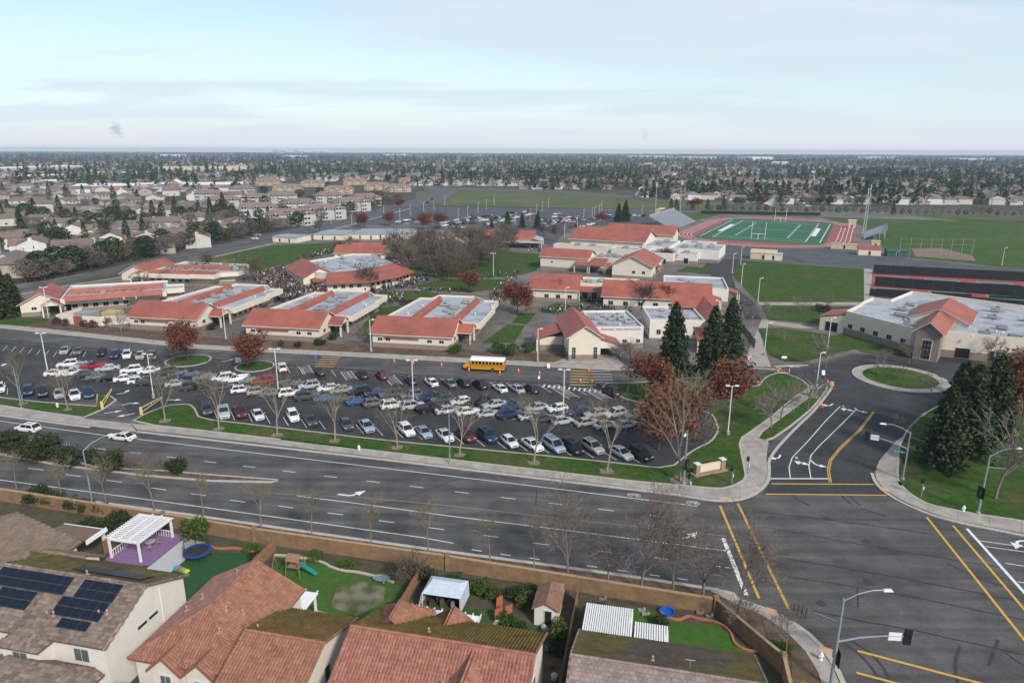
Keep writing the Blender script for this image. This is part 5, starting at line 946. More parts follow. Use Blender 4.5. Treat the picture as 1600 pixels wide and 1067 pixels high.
# wooden stair set and ladder, dark bench with red cushion
t = thing('ladder', 'aluminium ladder leaning against the mossy-roofed house', 'ladder', tuple(NF(-12.6, 51.5, 0)), R(NA))
for x in (0, .42): m = MB(); m.tube((x, 0, 5.9), (x - 2.0, 5.6, .15), .055, .055, 5); m.obj('rail', WFRAME, t)
for k in range(14): m = MB(); q = k / 14 + .03; m.tube((0 - 2.0 * q, 5.6 * q, 5.9 - 5.75 * q), (.42 - 2.0 * q, 5.6 * q, 5.9 - 5.75 * q), .035, .035, 4); m.obj('rung', WFRAME, t)
t = thing('leaning_panels', 'rusty orange boards leaning beside the ladder', 'boards', tuple(NF(-14.3, 58.0, .06)), R(NA)); RUST = M('rust_board', (0.33, 0.105, 0.05), .85, .15, 2)
for k, (x, y, w, h) in enumerate(((0, 0, .75, 1.6), (1.0, .3, .7, 1.9), (-.4, 2.4, .6, 1.2))): m = MB(); m.hexa([(x, y, 0), (x + w, y + .3, 0), (x + w, y + .35, 0), (x, y + .05, 0), (x, y + .4, h), (x + w, y + .7, h + .2), (x + w, y + .75, h + .2), (x, y + .45, h)]); m.obj('board', RUST, t)
t = thing('paddling_pool', 'blue round paddling pool beside the masonry wall', 'pool', P(1042, 958, .1)); m = MB(); m.lathe((0, 0, 0), [(.75, 0), (.8, .3), (.7, .3), (.68, .12), (.01, .1)], 20); m.obj('basin', M('pool_blue', (0.01, 0.1, 0.42), .3, .05), t)
for k, (x, y) in enumerate(((941, 935), (1002, 953), (1093, 957), (1108, 962), (1104, 952), (1008, 960))):
    c = P(x, y, .1); m = MB(); m.box(c.x - .35, c.x + .35, c.y - .2, c.y + .2, .06, .16 + .06 * (k % 3)); m.lathe((c.x + .3, c.y, .06), [(.16, 0), (.2, .25), (.12, .3), (.03, .42)], 8); m.obj('garden_ornament', M('pale_stone_%d' % (k % 2), ((.2, .17, .15), (.26, .25, .24))[k % 2], .9, .2, 4), label='pale garden clutter along the masonry wall', cat='ornament', group='clutter along the wall')
for k, (x, y) in enumerate(((850, 984), (855, 1018), (862, 1042), (866, 1060), (735, 918), (745, 926))):
    c = P(x, y, .06); m = MB(); m.lathe((c.x, c.y, .06), [(.28, 0), (.33, .4), (.3, .4), (.2, .55), (.04, .7)], 9); m.obj('yard_bin', M('bin_%d' % (k % 3), ((.55, .55, .55), (.1, .1, .11), (.22, .06, .05))[k % 3], .7, .15), label='yard clutter in the narrow gap beside the mossy-roofed house' if k < 4 else 'round brown planter beside the canopy tent', cat='clutter', group='side yard clutter' if k < 4 else 'planters by the tent')
# patio set under the pergola
t = thing('patio_table', 'grey patio table with chairs under the white pergola', 'table', tuple(NF(-58.6, 62.6, .22)), R(20)); m = MB(); m.lathe((0, 0, .7), [(.6, 0), (.6, .05)], 16); m.obj('table_top', HVAC, t)
for k in range(4):
    a_ = k * pi / 2 + .4; c = NF(-58.6, 62.6, .22) + Vector((cos(a_) * .95, sin(a_) * .95, 0)); ch = thing('patio_chair', 'brown patio chair at the table under the white pergola', 'chair', c, a_, 'patio chairs'); PR = M('patio_rust', (0.25, 0.16, 0.13), .7)
    m = MB(); m.box(-.22, .22, -.22, .22, .4, .46); m.obj('seat', PR, ch); m = MB(); m.box(.2, .26, -.2, .2, .46, .92); m.obj('backrest', PR, ch)
    for x in (-.18, .18):
        for y in (-.18, .18): m = MB(); m.tube((x, y, 0), (x, y, .4), .025, .025, 4); m.obj('leg', PR, ch)
m = MB(); m.tube((0, 0, 0), (0, 0, .7), .07, .05, 6); m.obj('leg', HVAC, t)
# ------------------------------------------------------------------ vehicles
PAINT = M('car_paint', objcol=True, rough=.28, var=.03, scale=.5, coord='O', spec=.6); CGLASS = M('car_glass', (0.016, 0.019, 0.023), .22, .1, 1, coord='O', spec=.4); TYRE = M('tyre', (0.02, 0.02, 0.02), .85, .1, 3, coord='O'); RIM = M('rim', (0.40, 0.41, 0.42), .35, .05, 3, coord='O', metal=.7)
HEADL = M('headlight', (0.62, 0.64, 0.66), .15, .05, 3, coord='O'); TAILL = M('tail_light', (0.30, 0.012, 0.012), .25, .05, 3, coord='O'); BLACKP = M('black_trim', (0.02, 0.02, 0.022), .5, .1, 2, coord='O'); PLATE = M('plate', (0.6, 0.6, 0.58), .5)
def car_proto(kind):
    # stations: x, half width, top z
    L_, W_, H_ = {'sedan': (4.8, .92, 1.43), 'suv': (4.7, .94, 1.72), 'hatch': (4.2, .88, 1.5), 'van': (5.1, .98, 1.78), 'pickup': (5.7, .98, 1.85)}[kind]
    h = L_ / 2; belt = {'sedan': .88, 'suv': 1.04, 'hatch': .94, 'van': 1.02, 'pickup': 1.1}[kind]; bot = .22 if kind in ('sedan', 'hatch') else .3
    hood = belt - .06 if kind != 'van' else belt - .12
    st = [(h, .72, bot + .38), (h - .06, .84, hood - .22), (h - .35, .95, hood - .1), (h - .8, .99, hood - .03), (h * .42, 1, belt), (0, 1, belt), (-h * .45, 1, belt + .02), (-h + .5, .98, belt + (.04 if kind != 'sedan' else .02)), (-h + .08, .9, belt - .06), (-h, .8, bot + .4)]
    def loft(mb, sec, mi=0):
        k = len(mb.v); n = len(sec[0])
        for s_ in sec: mb.v += s_
        for i in range(len(sec) - 1):
            for j in range(n - 1): mb.f.append((k + i * n + j, k + i * n + j + 1, k + (i + 1) * n + j + 1, k + (i + 1) * n + j)); mb.m.append(mi)
        mb.f.append(tuple(k + j for j in range(n))[::-1]); mb.m.append(mi); mb.f.append(tuple(k + (len(sec) - 1) * n + j for j in range(n))); mb.m.append(mi)
    b = MB(); sec = []
    for x, wf, zt in st:
        w = W_ * wf; half = [(w * .9, bot), (w, bot + .16), (w, zt - .16), (w * .96, zt - .05), (w * .84, zt)]
        sec.append([(x, y, z) for y, z in half] + [(x, -y, z) for y, z in half[::-1]])
    loft(b, sec)
    if kind == 'pickup':
        gb = (h * .40, -.35); gt = (h * .14, -.18)
        for y0, y1 in ((W_ * .8, W_ * .97), (-W_ * .97, -W_ * .8)): b.box(-h + .1, -.4, y0, y1, belt - .1, belt + .12)
        b.box(-h + .02, -h + .12, -W_ * .8, W_ * .8, belt - .1, belt + .12)
    else:
        gb = {'sedan': (h * .52, -h + .5), 'suv': (h * .5, -h + .12), 'hatch': (h * .55, -h + .14), 'van': (h * .66, -h + .1)}[kind]; gt = {'sedan': (h * .1, -h * .46), 'suv': (h * .14, -h + .62), 'hatch': (h * .14, -h + .75), 'van': (h * .24, -h + .42)}[kind]
    wb = W_ * .9; wt = W_ * (.68 if kind in ('sedan', 'hatch') else .76); zb = belt - .04; zt = H_
    A = [(gb[0], wb, zb), (gb[0], -wb, zb), (gb[1], -wb, zb), (gb[1], wb, zb)]; T = [(gt[0], wt, zt - .05), (gt[0], -wt, zt - .05), (gt[1], -wt, zt - .05), (gt[1], wt, zt - .05)]; T2 = [((gt[0] * .85 + gt[1] * .15), wt * .8, zt), ((gt[0] * .85 + gt[1] * .15), -wt * .8, zt), ((gt[0] * .15 + gt[1] * .85), -wt * .8, zt), ((gt[0] * .15 + gt[1] * .85), wt * .8, zt)]
    for lo, hi in ((A, T), (T, T2)):
        for i in range(4): j = (i + 1) % 4; b.quad(lo[j], lo[i], hi[i], hi[j])
    b.quad(T2[3], T2[2], T2[1], T2[0])
    b.quad(T2[0], T2[1], T2[2], T2[3])
    body = b.mesh('car_body', PAINT, 38)
    g = MB()
    def pane(a0, a1, b1, b0, i0=.04, i1=.96, j0=.06, j1=.97):
        a0, a1, b1, b0 = map(Vector, (a0, a1, b1, b0)); n = (a1 - a0).cross(b0 - a0).normalized(); ctr = (a0 + b1) / 2
        if n.dot(ctr - Vector((0, 0, zb))) < 0: n = -n
        q = lambda s_, t_: a0.lerp(a1, s_).lerp(b0.lerp(b1, s_), t_) + n * .012
        g.quad(q(i0, j0), q(i1, j0), q(i1, j1), q(i0, j1))
    pane(A[0], A[1], T[1], T[0]); pane(A[3], A[2], T[2], T[3])
    for s_ in (0, 1):
        p0, p1, t1, t0 = (A[0], A[3], T[3], T[0]) if s_ == 0 else (A[1], A[2], T[2], T[1])
        pane(p0, p1, t1, t0, .07, .485, .1, .95); pane(p0, p1, t1, t0, .515, .94 if kind != 'van' else .72, .1, .95)
        if kind in ('van',): pane(p0, p1, t1, t0, .74, .95, .12, .9)
    glass = g.mesh('car_glass', CGLASS)
    wr = .33 if kind in ('sedan', 'hatch') else .37; wm = MB(); rm = MB()
    def wheel(mb, r, y0, y1, n=14, dish=0):
        k = len(mb.v)
        for y, rr_ in ((y0, r), (y1, r), (y1 + dish, r * .6)):
            for i in range(n): mb.v.append((rr_ * cos(2 * pi * i / n), y, rr_ * sin(2 * pi * i / n)))
        for a in range(2):
            for i in range(n): j = (i + 1) % n; mb.f.append((k + a * n + i, k + (a + 1) * n + i, k + (a + 1) * n + j, k + a * n + j)); mb.m.append(0)
        mb.f.append(tuple(k + 2 * n + i for i in range(n))); mb.m.append(0); mb.f.append(tuple(k + i for i in range(n))[::-1]); mb.m.append(0)
    wheel(wm, wr, -.11, .11); wheel(rm, wr * .66, .10, .118, 12, -.015)
    wmesh = wm.mesh('tyre', TYRE, 40); rmesh = rm.mesh('rim', RIM)
    hl = MB(); y = W_ * .62; hl.hexa([(h - .36, y - .2, hood - .3), (h - .08, y - .2, hood - .3), (h - .2, y + .2, hood - .3), (h - .46, y + .2, hood - .3), (h - .4, y - .2, hood - .12), (h - .12, y - .2, hood - .16), (h - .26, y + .22, hood - .12), (h - .5, y + .2, hood - .1)])
    tl = MB(); tl.box(-h - .005, -h + .14, y, y + W_ * .28, belt - .26, belt - .06)
    tr = MB(); tr.box(h - .04, h + .012, -.5, .5, bot + .18, bot + .34); tr.box(-h - .015, -h + .03, -.55, .55, bot + .05, bot + .2); tr.box(-h + .5, h - .5, -W_ * .93, W_ * .93, bot - .04, bot + .02)
    pl = MB(); pl.box(-h - .02, -h + .02, -.26, .26, bot + .38, bot + .52)
    mir = MB(); [mir.box(h * .36, h * .36 + .18, s_ * W_ if s_ > 0 else -W_ - .16, W_ + .16 if s_ > 0 else -W_, belt + .02, belt + .16) for s_ in (1, -1)]
    return dict(body=body, glass=glass, tyre=wmesh, rim=rmesh, wr=wr, h=h, W=W_, hl=hl.mesh('headlight', HEADL), tl=tl.mesh('tail_light', TAILL), tr=tr.mesh('trim', BLACKP), pl=pl.mesh('plate', PLATE), mir=mir.mesh('mirrors', PAINT), bed=kind == 'pickup', belt=belt)
PROTO = {k: car_proto(k) for k in ('sedan', 'suv', 'hatch', 'van', 'pickup')}
CC = dict(w=('white', (.72, .72, .71)), s=('silver', (.40, .42, .44)), g=('dark grey', (.06, .065, .07)), k=('black', (.012, .012, .014)), b=('dark blue', (.012, .03, .09)), l=('light blue', (.30, .38, .46)), r=('red', (.26, .012, .02)), m=('maroon', (.10, .012, .022)), e=('beige', (.36, .335, .30)), n=('grey-green', (.12, .16, .15)), u=('blue', (.02, .09, .26)), o=('brown-grey', (.15, .138, .13)))
TY = dict(S='sedan', U='suv', H='hatch', V='van', P='pickup'); TN = dict(S='sedan', U='SUV', H='hatchback', V='minivan', P='pickup truck')
def car(c, ang, code, label, group=None):
    k = PROTO[TY[code[1]]]; col = CC[code[0]][1]; sv = rnd.uniform(.95, 1.04); t = thing('parked_car' if group else 'car', label, 'car', c, ang, group, (sv * rnd.uniform(.96, 1.04), sv, sv * rnd.uniform(.96, 1.05)))
    put(k['body'], 'body', t, color=col); put(k['glass'], 'windows', t); put(k['tr'], 'trim', t); put(k['pl'], 'number_plate', t); put(k['mir'], 'mirrors', t, color=col)
    for sx in (1, -1):
        for sy in (1, -1):
            w = put(k['tyre'], 'wheel', t, (sx * k['h'] * .62, sy * (k['W'] - .1), k['wr']), 0 if sy > 0 else pi); put(k['rim'], 'rim', w)
    for sy in (1, -1):
        put(k['hl'], 'headlight', t, sc=(1, sy, 1)); put(k['tl'], 'tail_light', t, sc=(1, sy, 1))
    if k['bed']:
        m = MB(); h = k['h']; m.box(-h + .14, -.42, -k['W'] * .78, k['W'] * .78, k['belt'] - .05, k['belt'] + .01); m.obj('bed', BLACKP, t)
    return t
ZL = .035
rows = {
 'A': (-61, 'car from the gated entrance in the row along the grass strip', [(324, 645, 'gU'), (350, 649, 'sP'), (375, 648, 'mP'), (403, 652, 'wS'), (458, 655, 'wU'), (485, 661, 'gS'), (541, 667, 'gS'), (573, 670, 'lS'), (635, 677, 'wU'), (662, 679, 'lS'), (695, 685, 'wS'), (729, 686, 'mU'), (761, 687, 'bU'), (796, 694, 'wH'), (832, 699, 'wS'), (865, 701, 'lV'), (895, 704, 'kV'), (926, 704, 'eU'), (970, 712, 'sS'), (1001, 715, 'kU')]),
 'B': (-56, 'car from the left in the row west of the gate', [(0, 610, 'wS'), (45, 615, 'bU'), (67, 617, 'kU'), (93, 619, 'sS'), (117, 621, 'wS'), (139, 620, 'bU')]),
 'C': (24, 'car from the left in the double row, near side', [(90, 586, 'wS'), (112, 587, 'wP'), (136, 588, 'gS'), (154, 592, 'nS'), (176, 594, 'kS'), (198, 595, 'wS'), (217, 599, 'wH'), (236, 600, 'gP'), (258, 602, 'gS'), (277, 603, 'sS'), (303, 608, 'gU'), (325, 607, 'kP'), (349, 609, 'gU'), (379, 613, 'wU'), (404, 616, 'eU'), (426, 618, 'nS'), (453, 619, 'wU'), (480, 624, 'gU'), (510, 627, 'uS'), (538, 628, 'gS'), (561, 631, 'uS'), (586, 634, 'oU'), (614, 638, 'wU'), (645, 639, 'sU'), (674, 642, 'kP'), (701, 645, 'sS'), (731, 647, 'wS'), (763, 650, 'sS'), (797, 652, 'bU'), (828, 654, 'sS'), (850, 658, 'gS'), (879, 662, 'sH'), (917, 664, 'eS'), (946, 668, 'sS'), (978, 668, 'sS')]),
 'D': (206, 'car from the left in the double row, far side', [(107, 573, 'wU'), (128, 575, 'sS'), (146, 577, 'rP'), (168, 579, 'sS'), (206, 582, 'wU'), (233, 583, 'wS'), (259, 585, 'gU'), (281, 588, 'gS'), (297, 591, 'bS'), (320, 593, 'oS'), (348, 595, 'wU'), (368, 597, 'wP'), (390, 598, 'nS'), (411, 600, 'rU'), (440, 603, 'kS'), (460, 604, 'gS'), (483, 607, 'sU'), (514, 610, 'wS'), (533, 613, 'eS'), (561, 616, 'kU'), (587, 618, 'bS'), (612, 621, 'gU'), (643, 622, 'oU'), (668, 626, 'bU'), (692, 629, 'gU'), (720, 631, 'wH'), (747, 633, 'kU'), (773, 636, 'sS'), (803, 639, 'bP'), (838, 641, 'sS'), (871, 642, 'wH'), (905, 647, 'bS'), (932, 650, 'eS'), (961, 651, 'wU'), (993, 652, 'eS')]),
 'E': (-66, 'car from the left in the western row by the bus lane', [(102, 551, 'eS'), (123, 552, 'oS'), (159, 555, 'kU'), (180, 558, 'bU'), (199, 558, 'wU'), (220, 559, 'eS'), (239, 560, 'gU')]),
 'F': (116, 'car from the tree island in the row beside the bus lane', [(440, 578, 'wU'), (500, 585, 'kU'), (566, 589, 'kS'), (597, 591, 'mU'), (642, 598, 'bS'), (674, 601, 'wS'), (702, 602, 'nS'), (724, 602, 'kU'), (750, 605, 'kU'), (781, 610, 'wS'), (807, 611, 'sS'), (830, 612, 'kU'), (954, 616, 'kU')])}
for key, (ang, txt, lst) in rows.items():
    for i, (x, y, code) in enumerate(lst):
        car(P(x, y) + Vector((0, 0, ZL)), R(ang + rnd.uniform(-2.5, 2.5)), code, '%s %s, %s %s' % (CC[code[0]][0], TN[code[1]], ordw(i), txt), 'cars in the school lot')
    # bay lines between the cars
    a = P(*lst[0][:2]); z_ = P(*lst[-1][:2]); d = (z_ - a).normalized(); n = int((z_ - a).length / 3.6); dr = Vector((cos(R(ang)), sin(R(ang)), 0))
    for i in range(n + 1):
        c = a + d * (i * 3.6 + 1.7) + dr * .3; mark([c - dr * 2.3, c + dr * 2.3], .1, WHITEP, lot_o, 'bay_line', .05)
car(P(44, 674) + Vector((0, 0, .04)), R(166), 'wU', 'white SUV driving along the far lanes of the road'); car(P(192, 687) + Vector((0, 0, .04)), R(166), 'wS', 'white sedan driving on the road past the gated entrance')
for i, (x, y, code) in enumerate(((1222, 322, 'kU'), (1203, 322, 'wS'), (1262, 323, 'wS'), (668, 318, 'kS'), (676, 312, 'gU'), (402, 369, 'eS'), (398, 375, 'wU'))): car(P(x, y) + Vector((0, 0, .18)), R(rnd.choice((-20, 160))), code, '%s %s on a street beyond the campus' % (CC[code[0]][0], TN[code[1]]) + (('', ' at the side street', ' beside the boulevard trees')[i] + ' near the stadium' if i < 3 else ' beside the meadow' if i < 5 else ' west of the field'))
# cars of the far lot: one mesh each
def far_mesh(kind):
    k = PROTO[kind]; bm = bmesh.new(); mi = 0
    me = bpy.data.meshes.new('far_car')
    for src, slot, xs in ((k['body'], 0, None), (k['glass'], 1, None)):
        n0 = len(bm.faces); bm.from_mesh(src); bm.faces.ensure_lookup_table()
        for f in bm.faces[n0:]: f.material_index = slot
    for sx in (1, -1):
        for sy in (1, -1):
            n0 = len(bm.verts); nf = len(bm.faces); bm.from_mesh(k['tyre']); bm.verts.ensure_lookup_table(); bm.faces.ensure_lookup_table()
            for v in bm.verts[n0:]: v.co += Vector((sx * k['h'] * .62, sy * (k['W'] - .1), k['wr']))
            for f in bm.faces[nf:]: f.material_index = 2
    bm.to_mesh(me); bm.free()
    for m_ in (PAINT, CGLASS, TYRE): me.materials.append(m_)
    return me
FM = {k: far_mesh(k) for k in ('sedan', 'suv', 'hatch', 'pickup')}
def far_row(a, b, n, ang, fill):
    a = P(*a, .15); b = P(*b, .15)
    for i in range(n):
        if rnd.random() > fill: continue
        code = rnd.choice('wwwwssgkkbre'); kd = rnd.choice(('sedan', 'suv', 'sedan', 'hatch', 'pickup')); put(FM[kd], 'parked_car', None, a.lerp(b, (i + rnd.uniform(.3, .5)) / n), R(ang), color=CC[code][1], label='%s car parked in the far lot behind the cafeteria' % CC[code][0], cat='car', group='cars in the far lot')
for a, b, n, f_ in (((700, 352), (770, 337), 16, .8), ((706, 356), (800, 337), 18, .8), ((715, 358), (735, 355), 7, .8), ((760, 352), (810, 340), 12, .7), ((845, 352), (890, 340), 14, .85), ((850, 355), (905, 341), 14, .8), ((880, 350), (960, 338), 12, .75), ((890, 356), (1000, 336), 16, .6), ((770, 336), (830, 331), 9, .6), ((860, 336), (890, 334), 5, .4), ((620, 348), (648, 343), 5, .7), ((632, 352), (670, 345), 5, .6), ((950, 343), (1010, 338), 8, .6), ((895, 360), (930, 350), 6, .8), ((800, 347), (830, 341), 6, .6), ((740, 356), (800, 343), 12, .6), ((865, 349), (900, 341), 9, .8), ((905, 345), (960, 336), 10, .6), ((680, 357), (715, 349), 8, .7), ((725, 351), (760, 343), 9, .6), ((690, 350), (740, 339), 10, .5), ((780, 345), (840, 334), 12, .6), ((840, 346), (880, 337), 10, .6), ((930, 347), (990, 337), 10, .5)): far_row(a, b, n, 55, f_)
# ------------------------------------------------------------------ school bus
BUSY = M('bus_yellow', (0.62, 0.27, 0.015), .4, .05, 1, coord='O', spec=.5); BUSW = M('bus_white', (0.72, 0.73, 0.74), .5, .04, 1, coord='O')
c0 = P(727, 577); c1 = P(786, 580); bd = c0 - c1; t = thing('school_bus', 'yellow school bus with white roof standing in the bus lane', 'bus', P(757, 578.5) + Vector((0, 0, .03)), math.atan2(bd.y, bd.x))
bl_ = 9.2; h = bl_ / 2; w = 1.18
m = MB(); xs = h - 1.75
m.box(-h, xs, -w, w, .55, 2.45); m.obj('body', BUSY, t)
m = MB(); prof = [(w, 2.45), (w * .98, 2.68), (w * .86, 2.9), (w * .5, 3.02), (-w * .5, 3.02), (-w * .86, 2.9), (-w * .98, 2.68), (-w, 2.45)]
for (y0, z0), (y1, z1) in zip(prof[:-1], prof[1:]): m.quad((-h, y0, z0), (xs + .1, y0, z0), (xs + .1, y1, z1), (-h, y1, z1))
m.quad(*[(xs + .1, y, z) for y, z in prof[::-1]]); m.quad(*[(-h, y, z) for y, z in prof]); m.obj('roof', BUSW, t)
m = MB(); m.hexa([(xs, -.95, .6), (h, -.85, .6), (h, .85, .6), (xs, .95, .6), (xs, -.92, 1.72), (h - .15, -.72, 1.3), (h - .15, .72, 1.3), (xs, .92, 1.72)]); m.obj('hood', BUSY, t)
m = MB(); m.quad((xs + .02, -1.05, 1.75), (xs + .02, 1.05, 1.75), (xs + .015, 1.05, 2.6), (xs + .015, -1.05, 2.6)); m.obj('windscreen', CGLASS, t)
for s_ in (1, -1):
    for k in range(9): x = xs - .5 - k * .78; m = MB(); y = s_ * (w + .012); p = [(x - .29, y, 1.72), (x + .29, y, 1.72), (x + .29, y, 2.36), (x - .29, y, 2.36)]; m.quad(*(p if s_ < 0 else p[::-1])); m.obj('window', CGLASS, t)
    for z in (1.0, 1.35, 1.58): m = MB(); m.box(-h + .05, xs - .1, min(s_ * w, s_ * (w + .025)), max(s_ * w, s_ * (w + .025)), z, z + .06); m.obj('rub_rail', BLACKP, t)
    for x in (h - 1.1, -h + 2.6): m = MB(); m.v = []; k = PROTO['van']; wo = put(k['tyre'], 'wheel', t, (x, s_ * (w - .09), .46), 0 if s_ > 0 else pi, (1.3, 1.2, 1.3)); put(k['rim'], 'rim', wo)
    m = MB(); m.box(h - .13, h + .01, min(s_ * .5, s_ * .8), max(s_ * .5, s_ * .8), .85, 1.08); m.obj('headlight', HEADL, t); m = MB(); m.box(-h - .015, -h, min(s_ * .7, s_ * 1.0), max(s_ * .7, s_ * 1.0), 1.2, 1.5); m.obj('tail_light', TAILL, t)
m = MB(); m.box(h - .02, h + .12, -1.0, 1.0, .45, .72); m.box(-h - .12, -h, -1.1, 1.1, .45, .72); m.obj('bumper', BLACKP, t)
m = MB(); m.quad((-h - .012, 1.0, 1.75), (-h - .012, -1.0, 1.75), (-h - .012, -1.0, 2.35), (-h - .012, 1.0, 2.35)); m.obj('rear_window', CGLASS, t)
# ------------------------------------------------------------------ street furniture
ORANGE = M('cone_orange', (0.65, 0.10, 0.03), .6, .06, 2); SIGNW = M('sign_white', (0.72, 0.72, 0.72), .5, .04, 2); SIGNG = M('sign_green', (0.0, 0.22, 0.11), .5, .04, 2); SIGNB = M('sign_blue', (0.02, 0.12, 0.4), .5)
cm = MB(); cm.box(-.2, .2, -.2, .2, 0, .05); cm.lathe((0, 0, .05), [(.16, 0), (.12, .3), (.1, .42), (.05, .8)], 10); cmesh = cm.mesh('cone', ORANGE); band = MB(); band.lathe((0, 0, .4), [(.118, 0), (.1, .18)], 10); bmesh_ = band.mesh('band', SIGNW)
cones = [(616, 567), (646, 569), (690, 573), (733, 580), (781, 585), (810, 582), (843, 586), (907, 598), (925, 599), (920, 581), (1180, 569), (1199, 574), (1215, 583), (1233, 582), (1284, 636), (1293, 600), (1184, 600), (1214, 578)]
for i, q in enumerate(cones):
    t = thing('traffic_cone', ('orange cone, %s from the left along the bus lane' % ordw(i)) if i < 10 else 'orange cone, %s near the driveway crossing' % ordw(i - 10), 'cone', P(*q) + Vector((0, 0, .035)), 0, 'orange traffic cones', 1.25); put(cmesh, 'cone_body', t); put(bmesh_, 'band', t)
def bars(a, b, n, ln, w, mat, parent, dirv=None):
    a = P(*a); b = P(*b); d = (b - a).normalized(); pr = Vector((-d.y, d.x, 0)) if dirv is None else dirv
    for i in range(n): c = a.lerp(b, i / max(1, n - 1)); mark([c - pr * ln / 2, c + pr * ln / 2], w, mat, parent, 'marking', .06)
dv = Vector((cos(R(-3)), sin(R(-3)), 0))
bars((911, 602), (911, 580), 6, 5.4, .45, YELP, lot_o, dv); bars((940, 598), (935, 580), 5, 5.2, .18, WHITEP, lot_o, dv); bars((507, 573), (520, 555), 6, 4.5, .4, YELP, lot_o, dv)
bars((850, 603), (938, 612), 12, 1.7, .32, WHITEP, lot_o, Vector((.25, .97, 0)))
bars((405, 570), (840, 602), 42, 1.5, .15, YELF, lot_o, Vector((.6, .8, 0))); bars((0, 533), (240, 557), 40, 1.3, .14, YELF, lot_o, Vector((.85, .5, 0)))
for (x, y), n in (((478, 578), 7), ((545, 587), 7), ((614, 595), 7), ((880, 612), 10), ((932, 615), 9)):
    a = P(x, y); d = Vector((cos(R(-64)), sin(R(-64)), 0)); s_ = Vector((cos(R(20)), sin(R(20)), 0))
    for k in range(n): c = a + d * (k * .8 - n * .4); mark([c - s_ * 1.1, c + s_ * 1.1], .1, WHITEP, lot_o, 'hatch_line', .055)
    for q in (-1.1, 1.1): mark([a + s_ * q - d * n * .45, a + s_ * q + d * n * .45], .1, WHITEP, lot_o, 'hatch_line', .056)
for k in range(7): x, y = 8 + k * 13, 544 + k * 1.6; c = P(x, y); d = Vector((cos(R(-66)), sin(R(-66)), 0)); mark([c - d * 2.4, c + d * 2.4], .1, WHITEP, lot_o, 'bay_line', .05)
for k in range(5): a = P(1198 + k * 6, 569.5 + k * 3.2); mark([a - dv * 1.6, a + dv * 1.6], .35, YELP if k % 2 else WHITEP, drive_o, 'marking', .06)
def gate(label, a, b):
    A = P(*a) + Vector((0, 0, .1)); B = P(*b) + Vector((0, 0, .1)); d = B - A; ln = d.length; t = thing('swing_gate', label, 'gate', A, math.atan2(d.y, d.x), 'yellow entrance gates'); YEL = M('gate_yellow', (0.62, 0.5, 0.2), .6, .1, 2)
    m = MB(); m.lathe((0, 0, 0), [(.28, 0), (.25, 1.35), (.1, 1.4)], 10); m.obj('post', YEL, t)
    m = MB(); m.tube((0, 0, 1.2), (ln, 0, 1.35), .08); m.obj('top_rail', YEL, t); m = MB(); m.tube((0, 0, .35), (ln, 0, 1.1), .07); m.obj('brace', YEL, t)
    for q in (.5, .95): m = MB(); m.tube((ln * q, 0, 0.35 + .75 * q), (ln * q, 0, 1.3), .06); m.obj('strut', YEL, t)
gate('open yellow swing gate on the west side of the entrance', (160, 639), (176, 618)); gate('open yellow swing gate on the east side of the entrance', (221, 648), (254, 631))
def street_lamp(label, q, h, ang, arm=3.2):
    c = P(*q); t = thing('street_lamp', label, 'street lamp', c + Vector((0, 0, .12)), ang, 'street lamps along the road'); m = MB(); m.lathe((0, 0, 0), [(.24, 0), (.22, .25), (.12, .3)], 8); m.obj('base', CONC, t); m = MB(); m.tube((0, 0, .2), (0, 0, h), .11, .07, 8); m.obj('pole', GPOLE, t)
    m = MB(); pr = [(0, h - .1), (arm * .3, h + .55), (arm * .7, h + .95), (arm, h + 1.05)]; [m.tube((a[0], 0, a[1]), (b_[0], 0, b_[1]), .05, .045, 6) for a, b_ in zip(pr[:-1], pr[1:])]; m.obj('arm', GPOLE, t)
    m = MB(); m.hexa([(arm - .1, -.12, h + .98), (arm + .75, -.17, h + .98), (arm + .75, .17, h + .98), (arm - .1, .12, h + .98), (arm, -.08, h + 1.14), (arm + .6, -.1, h + 1.12), (arm + .6, .1, h + 1.12), (arm, .08, h + 1.14)]); m.obj('lamp_head', LAMPW, t); return t
street_lamp('street lamp with curved arm by the clipped bushes on the near verge', (146, 796), 8.6, R(52)); street_lamp('street lamp on the grass strip west of the gate', (34, 640), 8.2, R(-100), 1.4); street_lamp('slim street lamp on the sidewalk below the double row of cars', (703, 725), 8.2, R(-90), 1.0)
SIGB = M('signal_black', (0.014, 0.016, 0.016), .5, .1, 2); 
def signal_head(parent, x, y, z, w=.36, h=1.1, plate=.5, face=1):
    m = MB(); m.box(x - .1, x + .1, y - w / 2, y + w / 2, z - h / 2, z + h / 2); m.box(x - .03 * face - .01, x - .03 * face + .01, y - plate, y + plate, z - h / 2 - .3, z + h / 2 + .3); o = m.obj('signal_head', SIGB, parent)
    for k, cc in enumerate(((.25, .02, .02), (.2, .12, .01), (.01, .12, .06))): g_ = MB(); g_.lathe((0, 0, 0), [(.12, 0), (.11, .03), (.02, .04)], 10); put(g_.mesh('lens', M('lens_%d' % k, cc, .3)), 'lens', o, (x + .1 * face, y, z + .33 - k * .33)).rotation_euler = (0, R(90) * face, 0)
